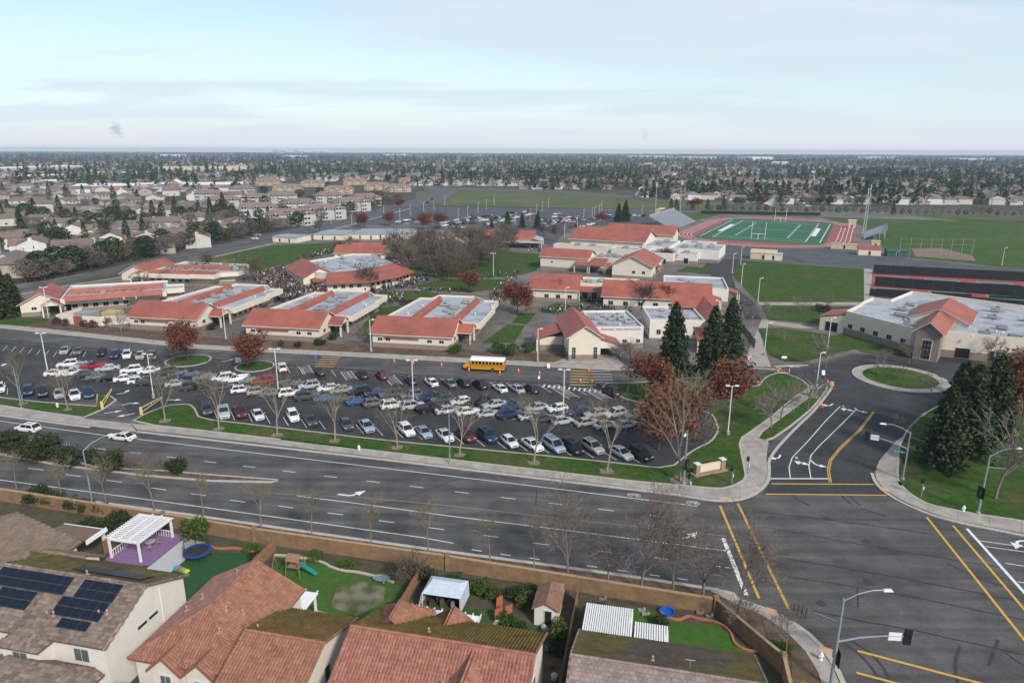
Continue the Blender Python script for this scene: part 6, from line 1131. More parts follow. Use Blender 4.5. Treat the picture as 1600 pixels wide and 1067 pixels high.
def mast(label, q, ang, armlen, lamp_ang=0.0, h=8.6, sign=None, side=True, head_face=1, arm_z=5.6):
    c = P(*q); t = thing('traffic_signal', label, 'traffic signal', c + Vector((0, 0, .12)), ang, 'traffic signal poles'); m = MB(); m.lathe((0, 0, 0), [(.3, 0), (.28, .3), (.17, .35)], 10); m.obj('base', CONC, t); m = MB(); m.tube((0, 0, .3), (0, 0, h), .15, .1, 10); m.obj('pole', GPOLE, t)
    if armlen:
        m = MB(); pr = [(0, arm_z), (armlen * .3, arm_z + .55), (armlen * .65, arm_z + .9), (armlen, arm_z + .95)]; [m.tube((a[0], 0, a[1]), (b_[0], 0, b_[1]), .1 - .02 * i, .08 - .018 * i, 8) for i, (a, b_) in enumerate(zip(pr[:-1], pr[1:]))]; m.obj('mast_arm', GPOLE, t)
        s_ = MB(); x, zz_ = armlen - .15, arm_z + .95; s_.box(x - .3, x + .3, -.12 - .02, .1, zz_ - .75, zz_ + .75); o = s_.obj('signal_head', SIGB, t)
        for k, cc in enumerate(((.25, .02, .02), (.2, .12, .01), (.01, .12, .06))): g_ = MB(); g_.lathe((0, 0, 0), [(.14, 0), (.13, .04), (.02, .05)], 10); put(g_.mesh('lens', M('lens_%d' % k, cc, .3)), 'lens', o, (x, -.14 * head_face if head_face > 0 else .1, zz_ + .45 - k * .45)).rotation_euler = (R(90) * head_face, 0, 0)
        s_ = MB(); s_.box(armlen - 1.75, armlen - .65, -.03, .03, arm_z + .5, arm_z + 1.3); s_.obj('lane_sign', SIGNW, t)
    m = MB(); la = Vector((cos(lamp_ang), sin(lamp_ang), 0)); pr = [(0, h - .2), (1.2, h + .5), (2.4, h + .85), (3.4, h + .85)]; [m.tube((la * a[0]) + Vector((0, 0, a[1])), (la * b_[0]) + Vector((0, 0, b_[1])), .055, .05, 6) for a, b_ in zip(pr[:-1], pr[1:])]; m.obj('lamp_arm', GPOLE, t)
    e = la * 3.4; pv = Vector((-la.y, la.x, 0)); m = MB(); m.hexa([tuple(e + la * a + pv * b_ + Vector((0, 0, h + .78))) for a, b_ in ((-.1, -.15), (.8, -.18), (.8, .18), (-.1, .15))] + [tuple(e + la * a + pv * b_ + Vector((0, 0, h + .95))) for a, b_ in ((0, -.1), (.65, -.1), (.65, .1), (0, .1))]); m.obj('lamp_head', LAMPW, t)
    if side: signal_head(t, .3, 0, 3.2); m = MB(); m.tube((0, 0, 6.9), (-1.9 * cos(.3), 1.2, 6.9), .03, .03, 5); m.obj('camera_arm', GPOLE, t)
    return t
t = mast('signal pole with green street-name sign on the corner by the dark conifers', (1410, 750), R(152), 5.6, R(12), h=7.6, arm_z=4.9)
sg = MB(); sg.box(-.05, 1.75, -.14, -.1, 4.05, 4.45); so = sg.obj('name_sign', SIGNG, t)
for side_, rx in ((-.145, R(90)),):
    cu = bpy.data.curves.new('sign_text', 'FONT'); cu.body = 'Power Inn Rd'; cu.size = .27; cu.align_x = 'CENTER'; cu.extrude = .002; cu.materials.append(SIGNW); lt = text_obj(cu, 'sign_text', so); lt.location = (.85, -.097, 4.17); lt.rotation_euler = (R(90), 0, R(180))
mast('signal pole with long lamp arm on the near corner, lower right', (1297, 1075), R(-5), 6.0, R(6), h=9.3, arm_z=4.9, head_face=-1)
mast('signal pole beside the monument sign at the corner lawn', (1068, 757), R(-50), 0, R(-60), h=8.4); mast('signal pole with lamp arm on the lawn of the far right corner', (1528, 804), R(200), 0, R(165), h=8.6)
def ped_pole(label, q, tan=False):
    t = thing('pedestrian_signal', label, 'pedestrian signal', P(*q) + Vector((0, 0, .15)), R(-20), 'pedestrian signals'); m = MB(); m.tube((0, 0, 0), (0, 0, 2.7), .06, .06, 8); m.obj('pole', GPOLE, t); m = MB(); m.box(-.35, .05, -.22, .22, 2.2, 2.8); m.obj('signal_box', SIGB, t); m = MB(); m.box(.05, .2, -.12, .12, 1.2, 1.6); m.obj('push_button', SIGNW, t)
ped_pole('pedestrian signal on the corner lawn below the monument sign', (1143, 758)); ped_pole('pedestrian signal on the far right corner lawn', (1439, 778)); ped_pole('signal pole in the corner path beside the driveway', (1168, 742)); ped_pole('black pedestrian signal at the sidewalk beside the striped crossing', (1077, 770))
def hydrant(label, q):
    t = thing('fire_hydrant', label, 'fire hydrant', P(*q) + Vector((0, 0, .15)), 0, 'white fire hydrants'); m = MB(); m.lathe((0, 0, 0), [(.2, 0), (.2, .08), (.14, .1), (.14, .55), (.19, .57), (.18, .68), (.08, .8), (.03, .85)], 10); m.obj('barrel', SIGNW, t); m = MB(); m.tube((-.26, 0, .42), (.26, 0, .42), .08); m.obj('outlet', SIGNW, t)
hydrant('white fire hydrant on the grass strip', (561, 704)); hydrant('white fire hydrant west of the entrance gate', (90, 637)); hydrant('white fire hydrant on the far right corner lawn', (1505, 800)); hydrant('white fire hydrant by the near corner sidewalk', (1282, 1032))
t = thing('monument_sign', 'low brick and cream monument sign on the corner lawn', 'sign', P(1108, 739) + Vector((0, 0, .16)), R(22)); BRK = M('monument_brick', (0.30, 0.2, 0.17), .9, .2, 4)
m = MB(); m.box(-3.0, 3.0, -.75, .65, 0, .16); m.obj('plinth', BRK, t)
for s_ in (-1, 1): m = MB(); m.box(s_ * 2.3 - .35, s_ * 2.3 + .35, -.35, .35, .16, 1.75); o = m.obj('pier', BRK, t); m = MB(); m.box(s_ * 2.3 - .45, s_ * 2.3 + .45, -.45, .45, 1.75, 1.88); m.obj('pier_cap', CAPM if False else COPING, o)
m = MB(); m.box(-1.95, 1.95, -.14, .14, .3, 1.5); m.obj('panel', M('monument_cream', (0.62, 0.52, 0.40), .85, .08, 2), t)
def board_sign(label, q, mat, w=.9, h=1.2, z=.0, ang=-90, post=False):
    t = thing('notice_sign', label, 'sign', P(*q) + Vector((0, 0, .1)), R(ang + 90), 'temporary signs'); m = MB(); m.hexa([(-w / 2, -.25, z), (w / 2, -.25, z), (w / 2, -.22, z), (-w / 2, -.22, z), (-w / 2, 0, z + h), (w / 2, 0, z + h), (w / 2, .03, z + h), (-w / 2, .03, z + h)]); m.obj('board', mat, t)
    m = MB(); [m.tube((x, .3, 0), (x, .02, z + h), .025, .025, 4) for x in (-w / 2 + .05, w / 2 - .05)]; m.obj('stand', POLE, t)
board_sign('white board sign on the lot beside the small tree island', (373, 567), SIGNW, 1.3, 1.2); board_sign('white A-frame sign on the kerb in front of the office', (857, 575), SIGNW, .6, .95); board_sign('orange sign at the bend of the driveway kerb', (1299, 604), M('sign_orange', (0.5, 0.27, 0.1), .6), .9, 1.0); board_sign('white sign board on the lawn of the driveway bend', (1286, 586), SIGNW, .7, 1.0); board_sign('pink sign board at the gate path', (1171, 563), M('sign_pink', (0.55, 0.28, 0.4), .6), .9, 1.1); board_sign('white sign on the lawn edge by the crossing', (1225, 562), SIGNW, 1.2, .45, .3)
board_sign('blue parking sign near the striped crossing', (882, 596), SIGNB, .5, .7, 1.6); board_sign('blue sign at the end of the striped hatching', (939, 603), SIGNB, .4, .6, 1.6); board_sign('white sign post behind the row of cars below the office', (842, 604), SIGNW, .4, .5, 1.7); board_sign('blue sign beside the yellow crossing at the bus lane', (494, 569), SIGNB, .45, .6, 1.6); board_sign('second blue sign beside the yellow crossing', (518, 571), SIGNB, .45, .6, 1.6)
t = thing('bicycle_rack', 'dark bicycle rack at the near corner of the crossing', 'bike rack', P(1240, 958) + Vector((0, 0, .12)), R(-30))
for k in range(4): m = MB(); [m.tube((k * .4, .5 * cos(a_), .5 + .45 * sin(a_)), (k * .4, .5 * cos(a_ + pi / 8), .5 + .45 * sin(a_ + pi / 8)), .04, .04, 5) for a_ in [pi * i / 8 for i in range(8)]]; [m.tube((k * .4, y, 0), (k * .4, y, .5), .04, .04, 5) for y in (-.5, .5)]; m.obj('hoop', DARKM, t)
t = thing('utility_cabinet', 'grey utility cabinet at the end of the driveway path', 'cabinet', P(1271, 621) + Vector((0, 0, .15)), R(-20)); m = MB(); m.box(-.7, .7, -.5, .5, .1, 1.7); m.obj('box', HVAC, t); m = MB(); m.box(-.8, .8, -.6, .6, 0, .1); m.obj('pad', CONC, t); m = MB(); m.box(-.6, -.02, -.53, -.5, .2, 1.6); m.box(.02, .6, -.53, -.5, .2, 1.6); m.obj('door', HVAC, t)
# iron gate of the campus
t = thing('iron_fence', 'black iron gate and fence beside the tall conifers', 'fence', P(1178, 545) + Vector((0, 0, .12)), R(82))
for k in range(70): m = MB(); m.box(k * .3, k * .3 + .05, -.025, .025, 0, 2.3); m.obj('bar', DARKM, t)
for z in (.2, 2.0): m = MB(); m.box(0, 21, -.03, .03, z, z + .06); m.obj('rail', DARKM, t)
for k in (0, 6, 14, 21): m = MB(); m.box(k - .15, k + .15, -.15, .15, 0, 2.5); m.obj('post', DARKM, t)
# ------------------------------------------------------------------ vegetation
def bark(name, c): return M(name, c, .95, .2, 2, 5, coord='O', spec=.1)
BARK_P = bark('bark_pale', (0.27, 0.235, 0.185)); BARK_G = bark('bark_grey', (0.21, 0.175, 0.145)); BARK_D = bark('bark_dark', (0.09, 0.07, 0.055)); TWIG_R = bark('twig_reddish', (0.185, 0.145, 0.128)); TWIG_G = bark('twig_grey', (0.19, 0.165, 0.14)); TWIG_O = bark('twig_olive', (0.20, 0.165, 0.10)); TWIG_D = bark('twig_dark', (0.115, 0.092, 0.072))
def leafm(name, c, isl=.35): 
    m = M(name, c, .8, .25, 1.0, 3, coord='O', island=isl, spec=.15); return m
LEAF_RED = leafm('leaf_rust', (0.155, 0.058, 0.034)); LEAF_MAR = leafm('leaf_maroon', (0.14, 0.042, 0.032)); LEAF_CON = leafm('needle_green', (0.036, 0.056, 0.024), .4); LEAF_DK = leafm('leaf_dark_green', (0.028, 0.05, 0.02), .4); LEAF_GR = leafm('leaf_green', (0.06, 0.095, 0.02), .4); LEAF_YG = leafm('leaf_yellow_green', (0.14, 0.15, 0.02), .35); LEAF_HEDGE = leafm('hedge_green', (0.035, 0.05, 0.018), .4); LEAF_YEL = leafm('blossom_yellow', (0.5, 0.36, 0.01), .2)
def skel(seed, h, fork=.3, lv=4, nch=(5, 5, 4, 4), ang=(38, 42, 45, 50), ratio=.62, r0=.16, up=.25, lean=0):
    r = random.Random(seed); segs = []; tips = []
    def grow(p, d, ln, rad, l):
        n = 3 if l < 2 else 2; q = p.copy(); pts = [(q.copy(), rad)]
        for i in range(n):
            d = (d + Vector((r.uniform(-1, 1), r.uniform(-1, 1), r.uniform(-.4, 1) * up)) * (.12 if l == 0 else .22)).normalized()
            q2 = q + d * (ln / n); rr_ = rad * (1 - .3 * (i + 1) / n); segs.append((q.copy(), q2.copy(), pts[-1][1], rr_, l)); pts.append((q2.copy(), rr_)); q = q2
        if l >= lv: tips.append((q.copy(), d.copy())); return
        k = nch[l]
        for i in range(k):
            t = 1.0 if i == 0 else r.uniform(.35 if l else .6, 1.0)
            idx = min(n - 1, int(t * n)); base = pts[idx][0].lerp(pts[idx + 1][0], min(1, t * n - idx)) if idx < n else pts[-1][0]
            a = R(ang[l]) * r.uniform(.55, 1.15) * (.35 if i == 0 else 1); az = 2 * pi * (i + r.uniform(-.3, .3)) / k
            x = d.orthogonal().normalized(); y = d.cross(x); nd_ = (d * cos(a) + (x * cos(az) + y * sin(az)) * sin(a)).normalized()
            grow(base, nd_, ln * ratio * r.uniform(.75, 1.2) * (1.0 if l else (1 - fork) / fork * .5), pts[-1][1] * (.78 if i == 0 else .6), l + 1)
    grow(Vector((0, 0, 0)), Vector((lean, 0, 1)).normalized(), h * fork, r0, 0)
    zt = max(s[1].z for s in segs); k = h / zt
    return [(a * k, b * k, r_0, r_1, l) for a, b, r_0, r_1, l in segs], [(p * k, d) for p, d in tips]
def bare_meshes(name, seed, h, bk, tw, cut=2, thin=.011, **kw):
    segs, tips = skel(seed, h, **kw); a = MB(); b = MB()
    for p, q, r0, r1, l in segs:
        if l < cut: a.tube(p, q, max(r0, .03), max(r1, .025), 7 if l == 0 else 5, cap=False)
        else: b.tube(p, q, max(r0, thin), max(r1, thin * .8), 3, cap=False)
    return a.mesh('trunk', bk, 60), b.mesh('crown', tw)
def leafq(m, c, s_, r):
    d = Vector((r.gauss(0, 1), r.gauss(0, 1), r.gauss(0, 1))).normalized(); x = d.orthogonal().normalized(); y = d.cross(x); a = r.uniform(0, 6.28); u = x * cos(a) + y * sin(a); v = y * cos(a) - x * sin(a)
    m.quad(c - u * s_ * .5, c + v * s_ * .32, c + u * s_ * .5, c - v * s_ * .32)
def leafy_meshes(seed, h, bk, lf, per=7, size=.34, sig=.45, **kw):
    segs, tips = skel(seed, h, **kw); a = MB(); b = MB(); r = random.Random(seed + 50)
    for p, q, r0, r1, l in segs:
        a.tube(p, q, max(r0, .02), max(r1, .015), 6 if l == 0 else 3, cap=False)
    for p, d in tips:
        for _ in range(per): leafq(b, p + Vector((r.gauss(0, sig), r.gauss(0, sig), r.gauss(0, sig))) - d * r.uniform(0, .8), size * r.uniform(.6, 1.3), r)
    return a.mesh('trunk', bk, 60), b.mesh('crown', lf)
def conifer_meshes(seed, h, rad, lf, n=300, per=15, droop=.25, size=.5, pw=.85):
    r = random.Random(seed); a = MB(); b = MB(); a.tube((0, 0, 0), (0, 0, h * .5), .32, .2, 8, cap=False); a.tube((0, 0, h * .5), (0, 0, h * .98), .2, .02, 6)
    for i in range(n):
        t = (i + r.random()) / n; z = h * (.06 + .93 * t); ln = rad * ((1 - t) ** pw) * r.uniform(.6, 1.12) + .15; az = i * 2.4 + r.uniform(-.3, .3); d = Vector((cos(az), sin(az), .12 - droop))
        if i % 3 == 0: a.tube((0, 0, z), tuple(Vector((0, 0, z)) + d * ln * .8), .04, .015, 3, cap=False)
        for k in range(max(3, int(per * ln / rad) + 3)):
            s_ = r.uniform(.25, 1) if k else 1; c = Vector((0, 0, z)) + d * ln * s_ + Vector((r.gauss(0, .16), r.gauss(0, .16), r.gauss(0, .14) - s_ * s_ * droop * ln * .3))
            leafq(b, c, size * r.uniform(.6, 1.3), r)
    return a.mesh('trunk', BARK_D, 60), b.mesh('crown', lf)
def blob_mesh(seed, rx, ry, rz, lf, n=900, size=.22, clumps=14, name='foliage', z0=None):
    r = random.Random(seed); b = MB(); cl = []
    for _ in range(clumps):
        d = Vector((r.gauss(0, 1), r.gauss(0, 1), r.gauss(0, 1))).normalized() * r.uniform(.35, .8); cl.append((d, r.uniform(.3, .5)))
    for i in range(n):
        d, s_ = cl[i % clumps]; v = d + Vector((r.gauss(0, 1), r.gauss(0, 1), r.gauss(0, 1))).normalized() * s_ * r.uniform(.6, 1.05)
        c = Vector((v.x * rx, v.y * ry, v.z * rz + (rz if z0 is None else z0)))
        if c.z < .03: c.z = r.uniform(.03, .4)
        leafq(b, c, size * r.uniform(.6, 1.3), r)
    return b.mesh(name, lf)
def tree_at(pair, name, label, c, rz, sc, group, cat='tree'):
    global LASTT; t = thing(name, label, cat, c, rz, group, sc); put(pair[0], 'trunk', t); put(pair[1], 'crown', t); LASTT = t; return t
Z15 = Vector((0, 0, .15))
# pale-trunked bare trees on the grass strip
strip_v = [bare_meshes('strip', s_, 13.5, BARK_P, TWIG_O, cut=3, thin=.013, fork=.26, lv=4, nch=(4, 4, 4, 4), ang=(30, 30, 38, 48), ratio=.74, r0=.165, up=.6) for s_ in (1, 2, 3, 4)]
strip = [(36, 632, .85), (106, 641, .75), (258, 659, 1.0), (342, 671, .95), (433, 681, .95), (523, 690, .95), (621, 700, .9), (718, 712, .88), (834, 724, .95), (948, 737, 1.05), (1062, 752, 1.35)]
for i, (x, y, s_) in enumerate(strip): tree_at(strip_v[i % 4], 'bare_tree', 'bare tree with pale trunk on the grass strip, %s counting from the west' % ordw(i), P(x, y) + Z15, i * 1.3, s_, 'bare trees on the grass strip'); SR = M('soil_ring', (0.2, 0.15, 0.11), .95, .3, 2); m = MB(); m.poly([(1.1 * cos(a_) * rnd.uniform(.8, 1.1), 1.1 * sin(a_) * rnd.uniform(.8, 1.1)) for a_ in [2 * pi * j_ / 14 for j_ in range(14)]], .03); m.obj('soil_ring', SR, LASTT)
# fuzzy reddish bare trees on the near verge
verge_v = [bare_meshes('verge', s_, 10.5, BARK_G, TWIG_R, cut=2, thin=.015, fork=.2, lv=5, nch=(5, 5, 4, 4, 3), ang=(34, 38, 42, 48, 55), r0=.13, up=.45) for s_ in (11, 12, 13)]
thin_v = [bare_meshes('thin', s_, 7.6, BARK_G, TWIG_O, cut=2, thin=.016, fork=.4, lv=4, nch=(4, 4, 4, 4), ang=(24, 32, 40, 50), r0=.09, up=.6) for s_ in (15, 16)]
verge = [(28, 776, 't', 1), (98, 788, 't', .95), (170, 797, 't', 1.0), (243, 807, 't', 1.15), (318, 815, 't', .9), (409, 831, 't', .95), (487, 845, 't', 1.0), (580, 858, 't', .95), (672, 874, 't', 1.05), (766, 886, 't', .95), (834, 897, 't', .9), (886, 908, 'v', 1.2), (950, 915, 'v', 1.0), (1002, 927, 'v', 1.3), (1050, 931, 'v', 1.1), (1098, 938, 'v', 1.25), (1155, 955, 'v', 1.0), (1227, 1026, 'v', .62)]
for i, (x, y, k, s_) in enumerate(verge): tree_at((verge_v[i % 3] if k == 'v' else thin_v[i % 2]), 'bare_tree', ('slender' if k == 't' else 'bushy reddish') + ' bare tree on the near verge beside the wall, %s from the west' % ordw(i), P(x, y) + Z15, i * 2.1, s_, 'bare trees along the near verge')
# bare shrubs in the median
for i, (x, y, s_) in enumerate(((232, 737, .36), (215, 735, .34), (250, 738, .32), (196, 733, .26), (185, 731, .24), (224, 739, .34), (242, 740, .3), (208, 737, .28), (150, 731, .22), (40, 708, .22), (160, 728, .24))): tree_at(verge_v[i % 3], 'bare_shrub', 'pinkish bare shrub at the end of the median planting', P(x, y) + Z15, i, s_, 'bare shrubs in the median', 'shrub')
# rust-red trees
red_v = [leafy_meshes(s_, 8.5, BARK_D, LEAF_RED, per=17, size=.40, sig=.5, fork=.26, lv=4, nch=(6, 5, 4, 3), ang=(44, 45, 45, 50), r0=.16, up=.3) for s_ in (21, 22, 23)]
mar_v = leafy_meshes(24, 8.5, BARK_D, LEAF_MAR, per=9, size=.42, sig=.55, fork=.25, lv=4, nch=(5, 5, 4, 3), ang=(42, 45, 45, 50), r0=.16, up=.3)
reds = [(294, 566, 1.12, 0, 'on the western tree island'), (385, 577, 1.0, 1, 'on the tree island by the white van'), (1018, 628, 1.15, 2, 'in front of the office conifers'), (1143, 652, 1.25, 0, 'beside the corner lamp on the lawn'), (1028, 702, 1.4, 1, 'at the east end of the car rows'), (733, 459, .95, 1, 'on the quad lawn'), (808, 492, 1.2, 2, 'west of the office on the quad path'), (981, 398, 1.05, 3, 'between the gymnasium and music block'), (1043, 412, .8, 3, 'behind the two-gabled block'), (1042, 482, .9, 3, 'at the end of the long classroom row'), (570, 356, 1.2, 1, 'by the far street behind the portables'), (608, 354, 1.1, 3, 'at the corner of the far lot'), (660, 359, 1.3, 1, 'in the group by the far lot, western'), (688, 358, 1.25, 3, 'in the group by the far lot, eastern'), (626, 326, 1.1, 1, 'beside the west street far away'), (940, 352, 1.0, 3, 'in front of the gymnasium ridge'), (470, 352, 1.2, 1, 'behind the small portable'), (450, 353, 1.1, 3, 'beside the west street by the apartments'), (1568, 668, 1.2, 2, 'at the right edge by the conifers'), (1598, 650, 1.5, 0, 'beyond the right edge conifers'), (1090, 326, 1.1, 3, 'beyond the track by the boulevard'), (1080, 327, 1.0, 3, 'left of the pair beyond the track')]
for i, (x, y, s_, v, lab) in enumerate(reds): tree_at(mar_v if v == 3 else red_v[v], 'red_leaf_tree', ('maroon' if v == 3 else 'rust-red') + ' leafed tree ' + lab, P(x, y) + Z15, i * 1.7, s_, 'rust-red autumn trees')
# conifers
con_v = [conifer_meshes(s_, 17, 4.7, LEAF_CON, n=420, per=26, size=.7, pw=.75) for s_ in (31, 32)]; con_w = [conifer_meshes(s_, 15.5, 4.0, leafm('needle_mid_green', (0.04, 0.06, 0.026), .45), n=380, per=24, size=.68, pw=.62) for s_ in (33, 34)]
cons = [(1050, 592, .98, 0, 'tallest of the three conifers in front of the office'), (1110, 588, .92, 1, 'middle conifer of the three by the counselling building'), (1138, 560, .86, 0, 'rearmost conifer by the campus gate')]
for i, (x, y, s_, v, lab) in enumerate(cons): tree_at(con_v[v], 'conifer_tree', lab, P(x, y) + Z15, i, s_, 'tall conifers by the office')
for i, (x, y, s_, lab) in enumerate(((1470, 730, 1.0, 'dark conifer at the left of the corner cluster'), (1505, 712, 1.15, 'dark conifer in the middle of the corner cluster'), (1540, 690, 1.15, 'dark conifer at the back of the corner cluster'), (1488, 690, 1.05, 'dark conifer behind the street-name signal pole'))): tree_at(con_w[i % 2], 'conifer_tree', lab, P(x, y) + Z15, i * 2, (s_ * .92, s_ * .92, s_ * .86), 'dark conifers on the corner lawn')
for i, (x, y, s_, lab) in enumerate(((6, 497, 1.05, 'broad dark evergreen at the left edge of campus'), (22, 490, .8, 'smaller dark evergreen beside the western classroom wing'), (-30, 500, 1.0, 'dark evergreen just past the left edge'))): tree_at(con_w[i % 2], 'evergreen_tree', lab, P(x, y) + Z15, i * 2, (s_ * 1.1, s_ * 1.1, s_ * .95), 'dark evergreens by the western wing')
for i, (x, y, s_) in enumerate(((793, 356, .62), (816, 356, .55), (840, 357, .62), (966, 347, .75), (977, 346, .85), (768, 356, .35))): tree_at(con_v[i % 2], 'small_conifer', 'pointed conifer behind the cafeteria roof' if i in (0, 1, 2, 5) else 'pointed conifer beside the stadium mast', P(x, y) + Z15, i, s_, 'pointed conifers behind the campus')
# campus bare trees
cam_v = [bare_meshes('campus', s_, 9.5, BARK_D, TWIG_D, cut=2, thin=.05, fork=.2, lv=4, nch=(6, 5, 5, 4), ang=(42, 45, 48, 52), r0=.17, up=.3) for s_ in (41, 42, 43)]; cam_g = [bare_meshes('campusg', s_, 8.5, BARK_G, TWIG_G, cut=2, thin=.026, fork=.24, lv=4, nch=(6, 5, 4, 4), ang=(46, 45, 48, 52), r0=.13, up=.25) for s_ in (44, 45)]
quad_t = [(640, 418), (662, 425), (690, 412), (715, 420), (740, 410), (765, 404), (700, 432), (655, 405), (625, 410), (680, 400), (730, 398), (790, 395), (745, 425), (670, 440), (805, 385), (720, 385), (785, 388), (655, 392), (700, 440), (765, 420), (640, 436), (615, 398), (650, 415), (705, 405), (725, 432), (680, 428), (750, 395), (775, 412), (630, 425), (695, 420)]
for x, y in quad_t: tree_at(cam_v[rnd.randrange(3)], 'bare_tree', 'dark bare tree in the dense group on the quad lawn', P(x, y) + Z15, rnd.uniform(0, 6), rnd.uniform(1.25, 1.65), 'dense bare trees on the quad')
single_t = [(576, 452, 1.1, 'd', 'in front of the library roof'), (1003, 486, 1.0, 'd', 'in front of the long classroom row'), (865, 468, .8, 'd', 'in front of the row beside the quad'), (397, 440, 1.2, 'd', 'beside the crowd at the library'), (350, 432, 1.1, 'g', 'behind the western wings, east one'), (300, 436, 1.1, 'g', 'behind the western wings, middle one'), (268, 446, 1.0, 'g', 'between the two western wings'), (325, 428, 1.0, 'd', 'beside the rear western wing'), (225, 452, .8, 'g', 'above the long western wing'), (190, 524, .8, 'g', 'beside the utility yard'), (210, 505, .7, 'g', 'at the corner of the nearest western wing'), (130, 418, 1.2, 'd', 'along the west street verge'), (110, 422, 1.0, 'd', 'along the west street by the houses'), (145, 414, 1.1, 'g', 'on the west street verge, tallest'), (555, 396, .9, 'd', 'in front of the annex roof'), (530, 398, .9, 'd', 'left of the annex roof'), (500, 365, .9, 'd', 'between the portables'), (565, 541, .75, 'g', 'beside the wing behind the bus'), (728, 552, .5, 'g', 'small one beside the parked bus'), (985, 565, .7, 'g', 'against the office wall'), (968, 560, .6, 'g', 'under the school name lettering'), (690, 436, .8, 'd', 'near the path of the quad'), (870, 378, 1.1, 'd', 'between cafeteria and gymnasium'), (850, 372, 1.0, 'd', 'beside the cafeteria end'), (1190, 500, .8, 'g', 'by the campus gate'), (1175, 505, .7, 'g', 'inside the campus gate'), (1290, 575, 1.05, 'g', 'on the driveway lawn before the theatre'), (1262, 640, .95, 'g', 'beside the driveway, spreading'), (1220, 655, 1.0, 'g', 'spreading over the corner path'), (1205, 670, .9, 'g', 'beside the path in the corner lawn'), (1250, 487, .7, 'g', 'on the east lawn path, left'), (1290, 487, .7, 'g', 'on the east lawn path, right'), (1225, 535, .5, 'g', 'young one on the gate lawn'), (1420, 570, .8, 'g', 'in front of the theatre tower'), (1540, 572, 1.0, 'g', 'in front of the theatre wall'), (1380, 575, .6, 'g', 'behind the roundabout'), (1455, 622, .7, 'g', 'on the right rim of the roundabout'), (1555, 780, 1.8, 'g', 'large one on the far right corner lawn'), (1420, 690, .7, 'g', 'beside the driveway exit'), (1085, 672, 1.35, 'g', 'rising beside the bulb of the lot'), (1110, 660, .8, 'g', 'behind the rust-red tree by the lot'), (1100, 700, .7, 'g', 'on the lawn above the monument sign'), (1372, 588, .4, 'g', 'sapling on the roundabout lawn, left'), (1389, 590, .4, 'g', 'sapling on the roundabout lawn, middle'), (1405, 593, .4, 'g', 'sapling on the roundabout lawn, right'), (1160, 992, .55, 'g', 'small one in the brick-edged bed'), (645, 918, .5, 'd', 'dark one beside the canopy tent')]
for i, (x, y, s_, k, lab) in enumerate(single_t): tree_at(cam_v[i % 3] if k == 'd' else cam_g[i % 2], 'bare_tree', 'bare tree ' + lab, P(x, y) + Z15, i * 1.9, s_, 'bare campus trees')
# hedges and shrubs
sh_d = [blob_mesh(s_, 1.0, 1.0, .7, LEAF_HEDGE, 1500, .17, 26) for s_ in (51, 52)]; sh_g = blob_mesh(53, 1, 1, .8, LEAF_GR, 1200, .18, 22); sh_b = blob_mesh(54, 1, 1, .8, leafm('shrub_brown', (0.085, 0.055, 0.045)), 600, .22, 12); sh_y = blob_mesh(55, 1, 1, .8, LEAF_YEL, 500, .16, 10)
shrubs = [(14, 706, 3.0, 0, 'in the median at the left edge'), (70, 718, 3.2, 0, 'in the median behind the street lamp arm'), (112, 726, 2.6, 0, 'in the median left of the lamp'), (150, 724, 2.0, 0, 'in the median by the lamp head'), (178, 734, 2.4, 0, 'in the median before the pink shrubs'), (276, 740, 2.0, 0, 'round at the end of the median'), (40, 712, 2.2, 0, 'in the median, low'), (62, 786, 2.0, 0, 'on the near verge by the wall'), (86, 789, 1.8, 0, 'on the near verge, dense'), (118, 797, 1.5, 0, 'on the near verge beside the lamp'), (134, 800, 1.4, 3, 'on the near verge, lighter'), (159, 804, 1.3, 0, 'on the near verge, round clipped'), (88, 508, 1.6, 2, 'in front of the utility yard, western'), (101, 510, 1.5, 2, 'in front of the utility yard, second'), (131, 512, 1.5, 2, 'in front of the utility yard, third'), (147, 513, 1.6, 2, 'in front of the utility yard, fourth'), (170, 508, 1.8, 2, 'in front of the utility yard, eastern'), (22, 640, .9, 3, 'none'), (332, 516, 1.5, 3, 'by the first wing porch'), (440, 541, 1.1, 1, 'round under the middle wing wall'), (500, 540, 1.6, 3, 'by the middle wing porch'), (520, 531, 1.6, 3, 'beside the middle wing porch'), (465, 543, 1.2, 3, 'low under the middle wing wall'), (712, 553, 1.8, 1, 'by the porch of the wing behind the bus'), (800, 556, 2.2, 1, 'in the bed west of the office'), (780, 553, 2.2, 1, 'in the bed beside the bus'), (825, 552, 2.0, 1, 'in the bed below the office side'), (1280, 487, 1.8, 2, 'by the theatre side roof'), (1290, 489, 1.8, 2, 'by the theatre path'), (630, 477, 1.5, 2, 'on the quad lawn edge'), (640, 478, 1.5, 2, 'on the quad lawn corner')]
for i, (x, y, s_, k, lab) in enumerate(shrubs):
    if lab == 'none': continue
    me = (sh_d[i % 2], sh_g, sh_b, sh_d[(i + 1) % 2])[k]; t = thing('shrub', ('dark green', 'green', 'reddish brown', 'olive')[k] + ' shrub ' + lab, 'shrub', P(x, y) + Z15, i * 1.1, 'planted shrubs', (s_, s_ * .8, s_ * .9)); put(me, 'foliage', t)
